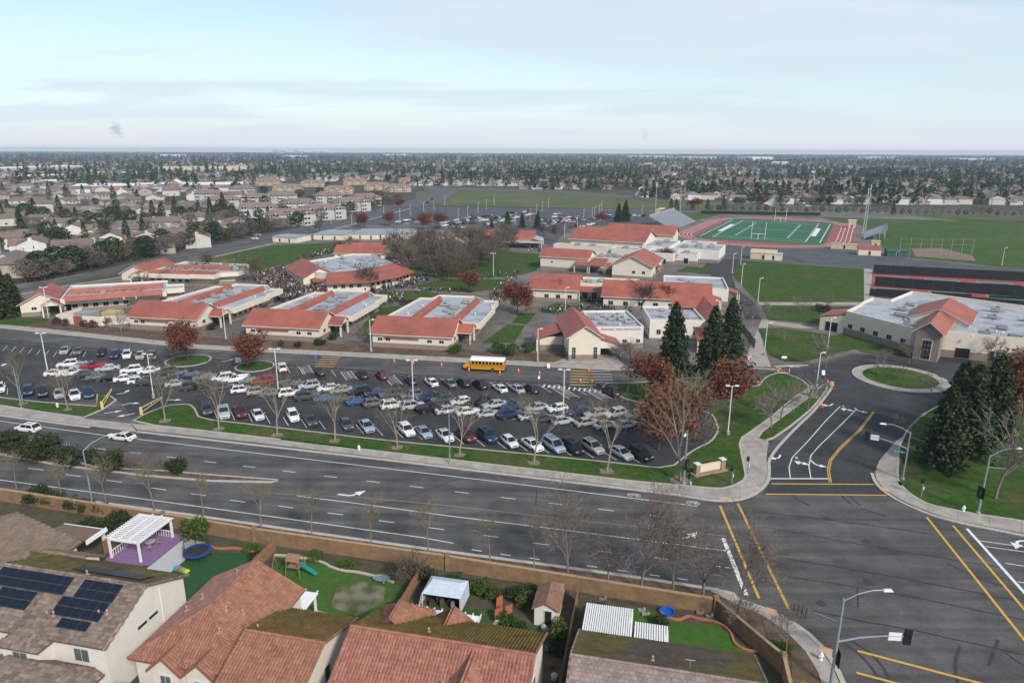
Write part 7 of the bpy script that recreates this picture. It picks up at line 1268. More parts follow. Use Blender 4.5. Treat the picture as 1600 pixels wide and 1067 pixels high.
yardsh = [(-54.3, 65.3, 1.9, 2.6, 1, 'green tree behind the blue trampoline'), (-66, 65.5, 2.0, 2.0, 0, 'dark green bush by the wall behind the brown-roofed house'), (-68.5, 64, 2.2, 1.8, 0, 'broad dark bush beside the patio cover'), (-62.5, 65, 1.0, 1.0, 1, 'yellow-green bush by the patio cover'), (-64, 63, 1.6, 1.2, 1, 'green bush behind the patio cover'), (-60.5, 66.3, 1.2, 1.0, 0, 'dark bush behind the pergola'), (-44.2, 62.5, .9, 1.6, 0, 'dark creeper on the board fence'), (-24.9, 63.5, .9, 2.0, 0, 'tall dark shrub at the fence corner'), (-23.4, 63.6, 1.5, 1.6, 0, 'dark shrubs behind the tent, west'), (-20, 63.2, 1.5, 1.4, 0, 'dark shrubs behind the tent, east'), (-17, 62.5, 1.3, 1.8, 1, 'bright green citrus tree by the wall'), (-15.4, 61.9, 1.1, 1.4, 4, 'yellow-green citrus bush by the wall'), (-13.2, 62.6, 1.4, 1.2, 0, 'dark low bush along the wall'), (-11.6, 61.8, 1.4, 1.3, 1, 'green bush by the wall'), (-9.6, 62.8, 1.2, 1.4, 0, 'olive bush behind the shed'), (-13, 58.4, 1.3, 1.3, 1, 'green garden shrub before the ladder'), (-11.6, 57.6, 1.0, 1.0, 0, 'small palm-like shrub by the shed'), (-7.7, 57.4, 1.5, 1.7, 1, 'bright green bush beside the shed door'), (-7.4, 55.2, 1.0, 1.3, 0, 'dark bush in the side gap'), (-4, 62.3, 1.2, .8, 0, 'low bush behind the patio cover'), (-1.5, 61.6, 1.0, .7, 1, 'low green bush in the bed'), (2.4, 61.5, .9, 1.2, 0, 'olive shrub beside the blue pool'), (13.8, 60.4, 1.3, .8, 1, 'green groundcover bush at the corner'), (15.3, 55.2, .9, .7, 5, 'yellow flowering bush at the corner planting'), (-38, 65.0, 1.4, .5, 1, 'low green planting by the pale edging'), (-33.5, 64.3, 1.4, .5, 1, 'low planting along the wall'), (-46.5, 65, 1.2, .4, 1, 'green patch behind the turf'), (-30, 67.3, 1.0, .6, 0, 'low dark bush on the verge'), (-12, 63.6, 1.6, 1.0, 0, 'dark hedge against the wall')]
for i, (u, v, w, h_, k, lab) in enumerate(yardsh):
    me = (sh_d[i % 2], sh_g, sh_b, sh_d[0], sh_g, sh_y)[k]; t = thing('garden_shrub', lab, 'bush', NF(u, v, .06), i, 'yard shrubs', (w, w * .85, h_ * .8)); put(me, 'foliage', t)
# ------------------------------------------------------------------ people
def person_mesh(pose):
    bm = bmesh.new(); J = {}
    def add(k, p, par=None):
        J[k] = bm.verts.new(p)
        if par: bm.edges.new((J[par], J[k]))
    st = .16 * pose
    add('pelvis', (0, 0, .95)); add('chest', (0, 0, 1.28), 'pelvis'); add('neck', (0, 0, 1.48), 'chest'); add('head', (.02, 0, 1.58), 'neck'); add('crown', (.01, 0, 1.74), 'head')
    for s_, q in ((1, st), (-1, -st)):
        n = 'l' if s_ > 0 else 'r'
        add(n + 'hip', (0, .1 * s_, .88), 'pelvis'); add(n + 'knee', (q * .6 + .03, .11 * s_, .5), n + 'hip'); add(n + 'ank', (q - .03, .11 * s_, .08), n + 'knee'); add(n + 'toe', (q + .14, .12 * s_, .04), n + 'ank')
        add(n + 'sh', (0, .19 * s_, 1.4), 'chest'); add(n + 'elb', (-q * .5 - .03, .25 * s_, 1.12), n + 'sh'); add(n + 'hand', (-q * .9 + .08, .24 * s_, .86), n + 'elb')
    me = bpy.data.meshes.new('skel'); bm.verts.index_update(); bm.to_mesh(me); names = {k: v.index for k, v in J.items()}; bm.free()
    ob = bpy.data.objects.new('skel', me); COL.objects.link(ob); ob.modifiers.new('s', 'SKIN')
    rad = dict(pelvis=.15, chest=.16, neck=.065, head=.1, crown=.07)
    for k, i in names.items():
        r_ = rad.get(k) or {'hip': .1, 'nee': .07, 'ank': .05, 'toe': .045, 'sh': .07, 'elb': .05, 'and': .04}[next(x for x in ('hip', 'nee', 'ank', 'toe', 'elb', 'and', 'sh') if k.endswith(x))]
        sv = me.skin_vertices[0].data[i]; sv.radius = (r_, r_ * (1.25 if k in ('chest', 'pelvis') else 1)); sv.use_root = k == 'pelvis'
    dg = bpy.context.evaluated_depsgraph_get(); ev_ = ob.evaluated_get(dg); out_ = bpy.data.meshes.new_from_object(ev_); bpy.data.objects.remove(ob); out_.name = 'person'
    for m_ in (M('clothes', objcol=True, rough=.9, var=.1, scale=3, coord='O'), M('trousers', (0.03, 0.034, 0.045), .9, .2, 3, coord='O'), M('skin', (0.34, 0.2, 0.13), .7, .05, coord='O'), M('hair', (0.02, 0.014, 0.01), .8, .1, coord='O'), M('shoes', (0.12, 0.12, 0.12), .8)): out_.materials.append(m_)
    for f in out_.polygons:
        z = f.center.z; x = f.center.x
        f.material_index = 4 if z < .1 else 1 if z < .93 and abs(f.center.y) < .21 else (3 if (z > 1.68 or (z > 1.5 and x < -.02)) else 2) if z > 1.47 else 2 if z < .92 else 0
        f.use_smooth = True
    return out_
PM = [person_mesh(p) for p in (0, .8, 1.4)]
CL = [('black', (.02, .02, .022)), ('dark grey', (.06, .06, .065)), ('white', (.6, .6, .58)), ('navy', (.02, .03, .07)), ('grey', (.22, .22, .23)), ('dark red', (.14, .02, .025)), ('light blue', (.25, .35, .45))]
def people(poly, n, where):
    q = [P(*p) for p in poly]; x0, x1 = min(v.x for v in q), max(v.x for v in q); y0, y1 = min(v.y for v in q), max(v.y for v in q); k = 0
    def ins(x, y):
        c = False; j = len(q) - 1
        for i in range(len(q)):
            if (q[i].y > y) != (q[j].y > y) and x < (q[j].x - q[i].x) * (y - q[i].y) / (q[j].y - q[i].y) + q[i].x: c = not c
            j = i
        return c
    out_ = []
    while k < n:
        x, y = rnd.uniform(x0, x1), rnd.uniform(y0, y1)
        if ins(x, y): out_.append((x, y)); k += 1
    if where is None: return out_
    for x, y in out_:
        c = rnd.choice(CL[:2] + CL[:2] + CL[3:5] + CL); put(PM[rnd.randrange(3)], 'person', None, (x, y, .155), rnd.uniform(0, 6.3), rnd.uniform(.93, 1.05), 'person in a %s top %s' % (c[0], where), 'person', 'students ' + where, color=c[1])
people([(560, 456), (600, 461), (672, 441), (667, 432), (640, 441), (600, 450)], 80, 'in front of the library'); people([(590, 470), (612, 462), (636, 462), (625, 474), (600, 480)], 34, 'between the lawn and the wing'); people([(648, 456), (690, 455), (720, 458), (690, 459), (650, 459)], 18, 'sitting along the quad path'); people([(752, 474), (770, 458), (800, 430), (815, 422), (806, 440), (785, 470), (768, 482)], 60, 'on the wide quad walk'); people([(836, 485), (900, 482), (960, 478), (985, 484), (940, 493), (850, 492)], 40, 'on the office courtyard lawn'); people([(828, 466), (900, 452), (920, 462), (880, 470), (840, 470)], 16, 'outside the middle classroom row'); people([(462, 404), (500, 395), (530, 389), (545, 393), (500, 402), (466, 408)], 55, 'behind the library at the field edge'); people([(600, 408), (620, 402), (630, 415), (612, 418)], 14, 'by the annex corner'); people([(820, 386), (856, 388), (855, 396), (822, 396)], 22, 'outside the cafeteria'); people([(1105, 486), (1170, 470), (1178, 500), (1150, 500)], 8, 'on the lane by the campus gate'); people([(250, 460), (300, 455), (330, 462), (300, 470)], 10, 'between the western wings'); people([(730, 432), (800, 425), (790, 434), (740, 440)], 10, 'crossing the upper quad lawn'); people([(462, 515), (505, 505), (500, 512), (470, 520)], 4, 'at the porch of the middle wing')
crowd_pts = people([(402, 430), (440, 420), (470, 440), (515, 458), (500, 464), (462, 470), (440, 475), (418, 462), (404, 448), (398, 438)], 760, None); cb = MB(); base = [([tuple(v.co) for v in m_.vertices], [(tuple(f.vertices), f.material_index) for f in m_.polygons]) for m_ in PM]
CM = [MATS['clothes'], MATS['trousers'], MATS['skin'], MATS['hair'], MATS['shoes']] + [M('crowd_top_%d' % i, c[1], .9, .1) for i, c in enumerate(CL)]
for x, y in crowd_pts:
    vs_, fs_ = base[rnd.randrange(3)]; a = rnd.uniform(0, 6.3); s_ = rnd.uniform(.93, 1.05); k = len(cb.v); ci = 5 + rnd.choice((0, 0, 0, 0, 0, 1, 1, 1, 2, 3, 3, 4, 5, 6)); ca, sa = cos(a) * s_, sin(a) * s_
    cb.v += [(x + v[0] * ca - v[1] * sa, y + v[0] * sa + v[1] * ca, .155 + v[2] * s_) for v in vs_]
    for f, mi in fs_: cb.f.append(tuple(k + i for i in f)); cb.m.append(ci if mi == 0 else mi)
cb.obj('crowd', CM, label='dense crowd of students between the classroom wings and the library', cat='crowd', kind='stuff')
# ------------------------------------------------------------------ houses of the western neighbourhood
HWALL = [M('far_wall_%d' % i, c, .9, .08, .5, coord='O') for i, c in enumerate(((.50, .46, .41), (.37, .32, .26), (.60, .58, .56), (.31, .26, .21)))]; HROOF = [M('far_roof_%d' % i, c, .9, .2, .8, coord='O') for i, c in enumerate(((.17, .13, .108), (.15, .128, .116), (.19, .132, .10), (.21, .19, .18), (.26, .14, .095)))]
def house_proto(i):
    r = random.Random(60 + i); w, d, h = r.uniform(13, 17), r.uniform(10, 13), (3.0, 5.4, 5.6, 3.2, 5.5, 3.0)[i]; rm = HROOF[i % 4]; wm = HWALL[i % 4]
    b = Bld('suburban_house', 'x', 'house', (0, 0), 0, wall=wm, base_h=0); b.gable(-w / 2, w / 2, -d / 2, d / 2, h, h + 2.3, 'u', oh=.5, roof=rm, base=False, hip0=(3.5 if i % 2 else 0), hip1=(3.5 if i % 3 == 0 else 0))
    b.gable(-w / 2 + 1, -w / 2 + 7, -d / 2 - 4, 0, h * .8 if h > 4 else h, h + 1.2, 'v', oh=.4, roof=rm, base=False, name='garage_roof')
    b.win((0, -d / 2), (w / 2, -d / 2), 1.8, 1.2, 1.0 if h < 4 else 3.4, [.35, .75]); b.win((w / 2, -d / 2), (w / 2, d / 2), 1.5, 1.2, 1.0 if h < 4 else 3.4, [.5]); b.win((w / 2, d / 2), (-w / 2, d / 2), 1.6, 1.2, 1.0, [.3, .7])
    if i % 2 == 0: m = MB(); m.box(w / 2 - .1, w / 2 + .8, -1, .4, 0, h + 2.6); b.part('chimney', m, wm)
    return b.root
HP = [house_proto(i) for i in range(6)]; used = set()
hl = [(22, 412, 10), (55, 397, 30), (8, 388, 20), (85, 408, 25), (118, 402, 28), (165, 396, 24), (140, 380, 20), (182, 384, 15), (235, 382, 22), (270, 380, 30), (300, 374, 26), (345, 358, 24), (372, 352, 28), (325, 364, 20), (60, 348, 15), (20, 352, 30), (95, 360, 20), (150, 362, 12), (215, 348, 20), (250, 352, 24), (195, 358, 18), (265, 360, 10), (120, 370, 22), (40, 372, 14), (10, 332, 20), (60, 322, 16), (110, 318, 12), (15, 304, 10), (90, 337, 14), (160, 345, 22), (-30, 400, 15), (-40, 370, 10), (30, 318, 12), (140, 328, 20), (185, 325, 8), (230, 332, 20), (275, 338, 15), (300, 345, 25), (45, 335, 12), (205, 372, 22), (250, 395, 24), (20, 430, 20), (72, 425, 24), (310, 385, 25), (-25, 430, 20)]
r_ = random.Random(5)
for gx in range(-40, 390, 34):
    for gy in (304, 312, 321, 331, 342):
        x, y = gx + r_.uniform(-9, 9) + (gy % 2) * 16, gy + r_.uniform(-3, 3)
        if all(abs(x - h_[0]) > 20 or abs(y - h_[1]) > 5.5 for h_ in hl) and not (140 < x < 270 and y > 338) and x + y < 690: hl.append((x, y, r_.choice((10, 20, 25))))
bands = ((386, 999, 'nearest row'), (364, 386, 'second row'), (345, 364, 'third row'), (328, 345, 'fourth row'), (0, 328, 'far rows')); HC = ('cream', 'tan', 'white', 'brown', 'cream', 'tan')
for lo, hi, bn in bands:
    for n_, (x, y, a) in enumerate(sorted(h_ for h_ in hl if lo <= h_[1] < hi)):
        k = (n_ * 5 + int(y)) % 6; c = P(x, y); lab = '%s %s-storey house, %s from the left in the %s across the west street' % (HC[k], 'two' if k in (1, 2, 4) else 'one', ordw(n_), bn); ra = R(a + rnd.choice((0, 90, 180, 270)))
        if k not in used: o = HP[k]; used.add(k); o.location = c; o.rotation_euler = (0, 0, ra); o['label'] = lab; o['group'] = 'houses of the western neighbourhood'
        else: dup(HP[k], c, ra, rnd.uniform(.9, 1.08), lab, 'houses of the western neighbourhood')
# apartments
def apt(label, q, ang, L_, W_, h, wm, rm, group):
    c = P(*q); b = Bld('apartment_block', label, 'apartment block', (c.x, c.y), ang, group, wall=wm, base_h=0); b.gable(-L_ / 2, L_ / 2, -W_ / 2, W_ / 2, h, h + 3, 'u', oh=.7, roof=rm, base=False, hip0=5, hip1=5)
    for k in range(3): b.gable(-L_ / 2 + L_ * (k + .15) / 3, -L_ / 2 + L_ * (k + .6) / 3, -W_ / 2 - 2, 0, h, h + 1.8, 'v', oh=.4, roof=rm, base=False, name='bay_roof')
    for fl in range(3 if h > 7 else 2): b.win((-L_ / 2, -W_ / 2 - 2.05), (L_ / 2, -W_ / 2 - 2.05), 1.6, 1.4, 1.0 + fl * 2.9, [(k + f_) / 3 for k in range(3) for f_ in (.27, .48)]); b.win((L_ / 2, -W_ / 2), (L_ / 2, W_ / 2), 1.5, 1.4, 1.0 + fl * 2.9, [.3, .7])
for i, (x, y, a, L_) in enumerate(((455, 352, 30, 34), (405, 340, 20, 30), (505, 343, 32, 34), (548, 330, 30, 34), (470, 332, 25, 30), (570, 322, 35, 30), (400, 322, 15, 28), (350, 326, 15, 30), (440, 318, 20, 32), (515, 318, 25, 30), (330, 315, 10, 30), (380, 306, 12, 30))): apt('white three-storey apartment block, %s from the west street corner' % ordw(i), (x, y), a, L_ * .85, 14, 7.6, M('apt_white', (.42, .41, .40), .9, .1), M('apt_roof', (.21, .15, .13), .9, .12), 'white apartment blocks')
for i, (x, y, a) in enumerate(((450, 300, 10), (530, 303, 12), (590, 297, 14), (640, 288, 10), (680, 286, 5), (420, 290, 8), (490, 292, 10), (555, 289, 12), (620, 300, 12))): apt('tan two-storey apartment block beyond the white ones, %s from the west' % ordw(i), (x, y), a, 32, 16, 6, M('apt_tan', (.42, .33, .24), .9, .1), M('apt_roof_tan', (.24, .16, .12), .9, .12), 'tan apartment blocks')
# commercial sheds and shops
def shed_block(label, a, b, depth, h, wm, rm=COPING, gable=False):
    A = P(*a); B = P(*b); d = B - A; ang = math.degrees(math.atan2(d.y, d.x)); bl = Bld('commercial_building', label, 'building', (A.x, A.y), ang, 'distant commercial buildings', wall=wm, base_h=0); L_ = d.length
    bl.gable(0, L_, 0, depth, h, h + 1.5, 'u', oh=.3, roof=rm, base=False); bl.win((0, 0), (L_, 0), L_ / 14, h * .4, .5, 8)
    if gable: bl.gable(L_ * .55, L_ * .62, -3, depth * .5, h + 2, h + 6, 'v', oh=.5, roof=rm, base=False, name='gable_roof')
shed_block('long white-roofed building with pale gable in the western distance', (112, 301), (380, 297), 70, 6.5, M('rose_brown_wall', (.33, .2, .16), .9), M('white_roof', (.68, .7, .72), .7, .04), True); shed_block('long yellow and cream shopping building in the western distance', (248, 271), (388, 270), 80, 11, M('ochre_wall', (.5, .41, .28), .9, .25, .03), M('cream_roof', (.5, .45, .36), .8)); shed_block('pale store building at the far left', (10, 272), (135, 267), 90, 10, M('pale_store', (.55, .5, .44), .9, .1, .05)); shed_block('grey warehouse left of the yellow shops', (35, 284), (105, 281), 50, 7, M('store_grey', (.46, .42, .38), .9)); shed_block('low cream shops beside the yellow building', (195, 276), (246, 275), 40, 6, M('store_cream', (.56, .5, .44), .9)); shed_block('small tan strip mall near the pale store', (50, 292), (100, 290), 35, 6, M('store_tan', (.5, .4, .28), .9))
for i, (a, b, d_, h_) in enumerate((((1340, 249), (1400, 249.5), 260, 14), ((980, 247), (1040, 247.5), 220, 13), ((1055, 249), (1110, 249.5), 200, 13), ((1150, 251), (1175, 251.5), 150, 18), ((1490, 252), (1560, 252.5), 220, 13), ((440, 247), (480, 247), 200, 12), ((1205, 259), (1225, 259.3), 60, 12), ((600, 244.5), (640, 244.5), 220, 14), ((250, 246), (290, 246), 200, 14))): shed_block('long white warehouse near the horizon, %s of them' % ordw(i), a, b, d_, h_, M('warehouse_white', (.62, .64, .66), .9, .04), M('white_roof', (.68, .7, .72), .7, .04))
# ------------------------------------------------------------------ far suburb: trees and roofs thinning out to the horizon
def low_tree(seed, h, rad, lf, n, size, cone=False, tr=BARK_D):
    r = random.Random(seed); b = MB(); b.tube((0, 0, 0), (0, 0, h * .5), .25, .12, 4, 1, cap=False)
    for i in range(n):
        t = r.random(); z = h * (.12 + .88 * t) if cone else h * (.28 + .72 * t); rr_ = rad * ((1 - t) ** .8 + .05 if cone else sqrt(max(.03, 1 - (2 * t - 1) ** 2))) * r.uniform(.5, 1.05); a = r.uniform(0, 6.3); leafq(b, Vector((rr_ * cos(a), rr_ * sin(a), z)), size * r.uniform(.7, 1.3), r)
    return b.mesh('low_tree', [lf, tr])
LT = dict(con=[low_tree(71 + i, 14, 3.2, LEAF_CON, 420, 1.0, True) for i in range(3)], ev=[low_tree(75 + i, 9.5, 4.2, LEAF_DK, 380, 1.15) for i in range(3)], gr=[low_tree(79 + i, 7.5, 3.6, leafm('leaf_olive', (0.075, 0.075, 0.03)), 300, 1.0) for i in range(2)], bare=[low_tree(82 + i, 8, 4, leafm('twig_haze_%d' % i, ((0.125, 0.105, 0.092), (0.15, 0.118, 0.10))[i]), 900, .5) for i in range(2)], red=[low_tree(86, 7.5, 3.2, LEAF_MAR, 320, .9)])
DESC = dict(con='pointed dark conifer', ev='rounded dark evergreen tree', gr='olive leafed tree', bare='brownish bare tree', red='maroon leafed tree')
def bg_tree(kind, c, s_, where):
    put(rnd.choice(LT[kind]), {'con': 'conifer_tree', 'ev': 'evergreen_tree', 'gr': 'leafy_tree', 'bare': 'bare_tree', 'red': 'red_leaf_tree'}[kind], None, c, rnd.uniform(0, 6.3), s_, DESC[kind] + ' ' + where, 'tree', 'trees ' + where)
# listed evergreens of the western neighbourhood
for x, y, s_ in ((155, 352, 1), (175, 353, 1.1), (190, 350, .9), (205, 352, 1.1), (225, 350, .9), (165, 345, .9), (240, 346, 1.0), (255, 342, .9), (330, 345, 1.2), (342, 343, 1.1), (350, 340, 1.2), (300, 340, .9), (285, 345, 1), (275, 340, 1.1), (130, 308, 1.1), (40, 344, 1.2), (55, 342, 1.1), (70, 346, 1), (95, 345, 1.2), (105, 350, 1.1), (15, 342, 1.2), (5, 350, 1.1), (30, 298, 1), (100, 388, 1.2), (92, 383, 1.1), (75, 375, 1), (200, 385, 1), (205, 395, .9), (375, 348, .9), (405, 345, .9), (420, 347, .8), (445, 345, .8), (390, 358, .8), (185, 372, .8), (232, 404, .7), (215, 408, .8), (260, 396, .7)): bg_tree(rnd.choice(('con', 'ev', 'ev')), P(x, y), s_ * rnd.uniform(.8, 1.05), 'among the western houses')
for _ in range(150):
    x, y = rnd.uniform(-40, 400), rnd.uniform(302, 400)
    if y > 425 - x * .14: continue
    bg_tree(rnd.choice(('bare', 'bare', 'bare', 'bare', 'bare', 'gr', 'ev', 'con')), P(x, y), rnd.uniform(.65, 1.05), 'in the western back gardens')
SE = [(39, 448), (112, 434), (187, 415), (300, 391), (400, 371), (520, 344), (640, 314)]
for t in range(115):
    x = 40 + 590 * t / 115; k = max(i for i in range(6) if SE[i][0] <= x); y = SE[k][1] + (SE[k + 1][1] - SE[k][1]) * (x - SE[k][0]) / (SE[k + 1][0] - SE[k][0]) - rnd.uniform(1.5, 10) * (1.3 - x / 900)
    bg_tree(rnd.choice(('bare', 'bare', 'bare', 'gr', 'ev')), P(x, y), rnd.uniform(.75, 1.15), 'lining the far side of the west street')
for t in range(45): q = t / 45; bg_tree(rnd.choice(('bare', 'bare', 'red', 'gr')), P(1110 + q * 560, 331 + q * 9 + rnd.uniform(-1.5, 1)), rnd.uniform(.5, .8), 'along the boulevard beyond the playing field')
for _ in range(80): x = rnd.uniform(320, 640); bg_tree(rnd.choice(('bare', 'bare', 'ev', 'gr')), P(x, 360 - (x - 320) * .16 - rnd.uniform(0, 45)), rnd.uniform(.7, 1.1), 'around the apartment blocks')
for x, y, s_ in ((1048, 336, .9), (1056, 335, .85), (1082, 331, .7), (1105, 331, .75), (1130, 331, .8), (1395, 337, .7)): bg_tree('con', P(x, y), s_, 'behind the running track')
def dmin_px(x): return 300 if x < 380 else 283 if x < 640 else 291 if x < 820 else 297 if x < 1000 else 312 if x < 1150 else 320
trees = []; houses = []
for i in range(16500):
    x = rnd.uniform(-150, 1750); base = P(x, dmin_px(x)); d0 = base.length; d = d0 * (9000 / d0) ** (rnd.random() ** 1.25); c = base.normalized() * d; c.z = 0
    if x < 400 and d < P(x, 262).length and rnd.random() < .45: continue
    from_n = sin(c.x * .011 + 1.3 * sin(c.y * .007)) + sin(c.y * .016 + 2 * sin(c.x * .004))
    if rnd.random() > .62 + .3 * from_n: continue
    trees.append((d, c))
hr_a = R(-8)
for i in range(4600):
    x = rnd.uniform(-150, 1750); base = P(x, dmin_px(x) - .5); d0 = base.length; d = d0 * (6500 / d0) ** (rnd.random() ** 1.2); c = base.normalized() * d; g_ = 15; c = Vector((round(c.x / g_) * g_ + rnd.uniform(-2, 2), round(c.y / 26) * 26 + rnd.uniform(-2, 2), 0)); houses.append((d, c))
trees.sort(key=lambda t: t[0]); houses.sort(key=lambda t: t[0])
def simple_house(i):
    r = random.Random(90 + i); w, d, h = r.uniform(12, 16), r.uniform(10, 13), r.choice((3, 3.2, 5.2)); m = MB()
    def hs(u0, u1, v0, v1, h, hz):
        m.box(u0, u1, v0, v1, 0, h, 0); e = .5; y = (v0 + v1) / 2
        m.quad((u0 - e, v0 - e, h - .1), (u1 + e, v0 - e, h - .1), (u1 + e - 2 * (i % 2), y, hz), (u0 - e + 2 * (i % 2), y, hz), mi=1); m.quad((u1 + e, v1 + e, h - .1), (u0 - e, v1 + e, h - .1), (u0 - e + 2 * (i % 2), y, hz), (u1 + e - 2 * (i % 2), y, hz), mi=1)
        m.quad((u1 + e, v0 - e, h - .1), (u1 + e, v1 + e, h - .1), (u1 + e - 2 * (i % 2), y, hz), mi=i % 2); m.quad((u0 - e, v1 + e, h - .1), (u0 - e, v0 - e, h - .1), (u0 - e + 2 * (i % 2), y, hz), mi=i % 2)
    hs(-w / 2, w / 2, -d / 2, d / 2, h, h + 2.2); hs(-w / 2 + 1, -w / 2 + 6, -d / 2 - 3.5, -d / 2 + .2, 2.8, 4)
    for u in (-.15, .2, .4): m.quad((w * u - .8, -d / 2 - .03, h - 1.9), (w * u + .8, -d / 2 - .03, h - 1.9), (w * u + .8, -d / 2 - .03, h - .7), (w * u - .8, -d / 2 - .03, h - .7), mi=2)
    return m, [HWALL[(0, 2, 1, 2, 3, 0)[i]], HROOF[(0, 1, 2, 3, 4, 1)[i]], GLASSD]
SH = [simple_house(i) for i in range(6)]; SHM = [m.mesh('far_house', mt) for m, mt in SH]
for d, c in houses[:300]: k = rnd.choice((0, 1, 2, 3, 0, 1, 3, 4, 5)); put(SHM[k], 'suburban_house', None, c, R(rnd.choice((-8, 82, 172, 262)) + rnd.uniform(-4, 4)), rnd.uniform(.85, 1.1), 'small distant house in the suburb beyond the meadow and fields', 'house', 'distant suburban houses')
ALLM = []; MI = {}
def mid(m_):
    if m_.name not in MI: MI[m_.name] = len(ALLM); ALLM.append(m_)
    return MI[m_.name]
hb = MB()
for d, c in houses[300:]:
    m, mt = SH[rnd.randrange(6)]; a = R(rnd.choice((-8, 82, 172, 262)) + rnd.uniform(-4, 4)); s_ = rnd.uniform(.85, 1.15); k = len(hb.v); ca, sa = cos(a) * s_, sin(a) * s_
    hb.v += [(c.x + v[0] * ca - v[1] * sa, c.y + v[0] * sa + v[1] * ca, v[2] * s_) for v in m.v]; hb.f += [tuple(k + i for i in f) for f in m.f]; hb.m += [mid(mt[i]) for i in m.m]
hb.obj('distant_houses', ALLM, label='countless tiny house roofs of the suburb reaching to the horizon', cat='suburb', kind='stuff')
for d, c in trees[:60]: bg_tree(rnd.choice(('bare', 'bare', 'bare', 'ev', 'con', 'gr', 'ev', 'red')), c, rnd.uniform(.65, 1.1), 'at the near edge of the distant suburb')
KL = ['con', 'ev', 'gr', 'bare']; FT = {}
for k, (h, rad, n, size, cone) in dict(con=(14, 3.4, 26, 3.6, True), ev=(9.5, 4.4, 24, 3.8, False), gr=(7.5, 3.8, 20, 3.2, False), bare=(8, 4.2, 26, 2.4, False)).items():
    FT[k] = []
    for i in range(4):
        r = random.Random(hash(k) % 97 + i if False else 300 + KL.index(k) * 7 + i); b = MB()
        for j in range(n):
            t = r.random(); z = h * (.15 + .85 * t); rr_ = rad * ((1 - t) ** .8 + .05 if cone else sqrt(max(.05, 1 - (2 * t - 1) ** 2))) * r.uniform(.3, 1); a = r.uniform(0, 6.3); leafq(b, Vector((rr_ * cos(a), rr_ * sin(a), z)), size * r.uniform(.7, 1.3), r)
        FT[k].append(b)
tb = {k: MB() for k in KL}
for d, c in trees[60:]:
    k = rnd.choice(('con', 'con', 'ev', 'ev', 'gr', 'bare', 'bare', 'bare', 'bare') if d < 1600 else ('con', 'ev', 'ev', 'gr', 'bare', 'bare', 'bare')); m = rnd.choice(FT[k]); reps = 1 if d < 1000 else 2 if d < 2500 else 3 if d < 4500 else 4
    for _ in range(reps):
        cx, cy_ = c.x + (rnd.gauss(0, d * .012) if reps > 1 else 0), c.y + (rnd.gauss(0, d * .012) if reps > 1 else 0); s_ = rnd.uniform(.7, 1.35) * (.95 if d < 1200 else 1.05 if d < 2500 else 1.3); o = tb[k]; n0 = len(o.v); a = rnd.uniform(0, 6.3); ca, sa = cos(a) * s_, sin(a) * s_
        o.v += [(cx + v[0] * ca - v[1] * sa, cy_ + v[0] * sa + v[1] * ca, v[2] * s_) for v in m.v]; o.f += [tuple(n0 + i for i in f) for f in m.f]; o.m += [0] * len(m.f)
for k, mt, lab in (('con', LEAF_CON, 'dark pointed conifers of the distant suburb seen as one mass'), ('ev', LEAF_DK, 'dark rounded evergreens of the distant suburb seen as one mass'), ('gr', MATS['leaf_olive'], 'olive trees of the distant suburb seen as one mass'), ('bare', MATS['twig_haze_0'], 'brown bare trees of the distant suburb seen as one mass')): tb[k].obj('distant_trees', mt, label=lab, cat='trees', kind='stuff')
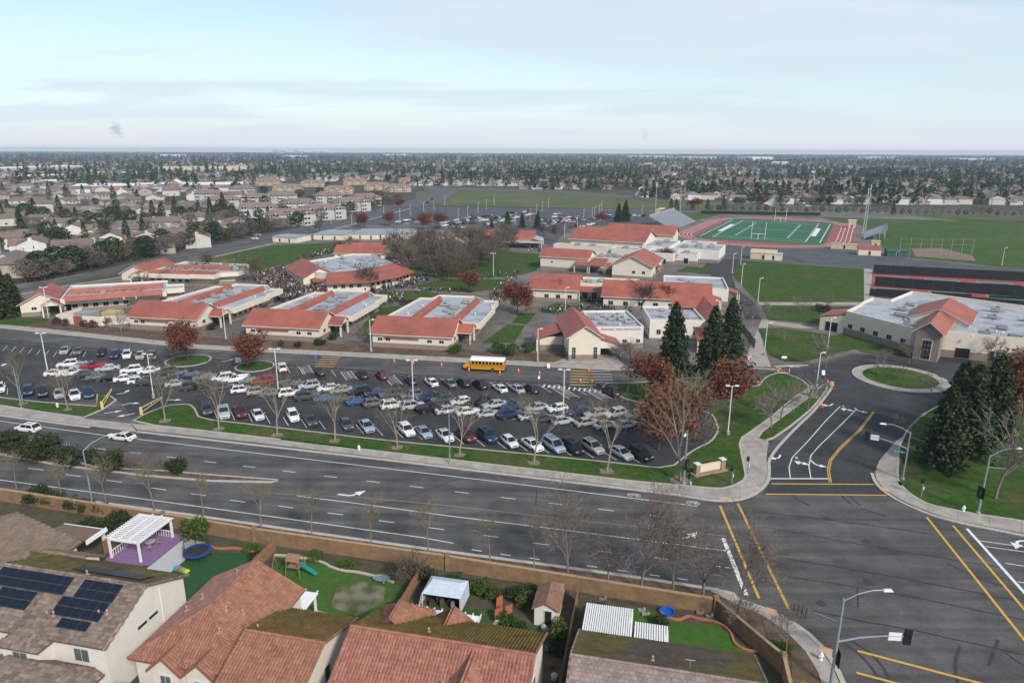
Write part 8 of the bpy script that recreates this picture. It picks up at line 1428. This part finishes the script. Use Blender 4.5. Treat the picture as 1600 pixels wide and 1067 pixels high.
# pylons, towers of the far city, steam plumes
for i, (x, w, h) in enumerate(((430, 50, 95), (441, 60, 70), (462, 40, 85), (470, 70, 50), (490, 80, 45), (503, 60, 55))):
    c = P(x, 239.6 + .3 * (i % 2)); c = c.normalized() * 8600; b = MB(); b.box(-w / 2, w / 2, -20, 20, 0, h * .46); b.box(-w / 3, w / 3, -15, 15, h * .46, h * .52)
    put(b.mesh('tower', M('tower_haze', (.35, .38, .42), .8)), 'city_tower', None, (c.x, c.y, 0), 0, None, 'hazy city tower block on the western horizon, %s from the left' % ordw(i), 'tower', 'city towers on the horizon')
def steam(name, dens, seed):
    m_ = bpy.data.materials.new(name); m_.use_nodes = True; t_ = m_.node_tree; t_.nodes.clear(); o_ = nd(t_, 'ShaderNodeOutputMaterial'); pv_ = nd(t_, 'ShaderNodeVolumePrincipled'); pv_.inputs['Color'].default_value = (.7, .74, .78, 1)
    tc_ = nd(t_, 'ShaderNodeTexCoord'); mp_ = nd(t_, 'ShaderNodeMapping'); mp_.inputs['Scale'].default_value = (1.3, 1.3, 3.2); mp_.inputs['Location'].default_value = (seed, 0, 0); t_.links.new(tc_.outputs['Object'], mp_.inputs[0])
    n_ = nd(t_, 'ShaderNodeTexNoise'); n_.inputs['Scale'].default_value = 1.5; n_.inputs['Detail'].default_value = 6; n_.inputs['Roughness'].default_value = .6; t_.links.new(mp_.outputs[0], n_.inputs['Vector'])
    ln_ = nd(t_, 'ShaderNodeVectorMath', operation='LENGTH'); t_.links.new(tc_.outputs['Object'], ln_.inputs[0])
    a_ = nd(t_, 'ShaderNodeMath', operation='MULTIPLY_ADD'); a_.inputs[1].default_value = -.55; a_.inputs[2].default_value = -.18; t_.links.new(ln_.outputs['Value'], a_.inputs[0])
    b_ = nd(t_, 'ShaderNodeMath', operation='ADD'); t_.links.new(a_.outputs[0], b_.inputs[0]); t_.links.new(n_.outputs[0], b_.inputs[1])
    c_ = nd(t_, 'ShaderNodeMath', operation='MULTIPLY'); c_.use_clamp = False; c_.inputs[1].default_value = dens; t_.links.new(b_.outputs[0], c_.inputs[0]); d_ = nd(t_, 'ShaderNodeMath', operation='MAXIMUM'); d_.inputs[1].default_value = 0; t_.links.new(c_.outputs[0], d_.inputs[0])
    t_.links.new(d_.outputs[0], pv_.inputs['Density']); t_.links.new(pv_.outputs[0], o_.inputs['Volume']); return m_
for x0, lab, h0, h1, w_, dens, sd in ((186, 'faint steam plume rising on the western horizon', 80, 420, 130, .022, 2.0), (1006, 'fainter steam plume rising on the northern horizon', 90, 400, 80, .016, 7.0)):
    c0 = P(x0, 239.5).normalized() * 8800; bmv = bmesh.new(); bmesh.ops.create_icosphere(bmv, subdivisions=3, radius=1.0); me = bpy.data.meshes.new('plume'); bmv.to_mesh(me); bmv.free(); me.materials.append(steam('steam_%d' % x0, dens, sd))
    o = put(me, 'smoke_plume', None, (c0.x, c0.y, (h0 + h1) / 2), 0, (w_, w_, (h1 - h0) / 2), lab, 'smoke', kind='stuff'); o.rotation_euler = (0, R(-12), 0)
# ------------------------------------------------------------------ air
hz = MB(); hz.box(-9200, 9200, -500, 11700, -1.2, 62); HM = bpy.data.materials.new('haze'); HM.use_nodes = True; t_ = HM.node_tree; t_.nodes.clear(); o_ = nd(t_, 'ShaderNodeOutputMaterial'); pv_ = nd(t_, 'ShaderNodeVolumePrincipled'); pv_.inputs['Color'].default_value = (.70, .84, 1.0, 1); pv_.inputs['Density'].default_value = .0001; pv_.inputs['Anisotropy'].default_value = 0.0; t_.links.new(pv_.outputs[0], o_.inputs['Volume'])
hz.obj('haze', HM, kind='stuff', label='thin bluish winter haze over the suburb', cat='haze')
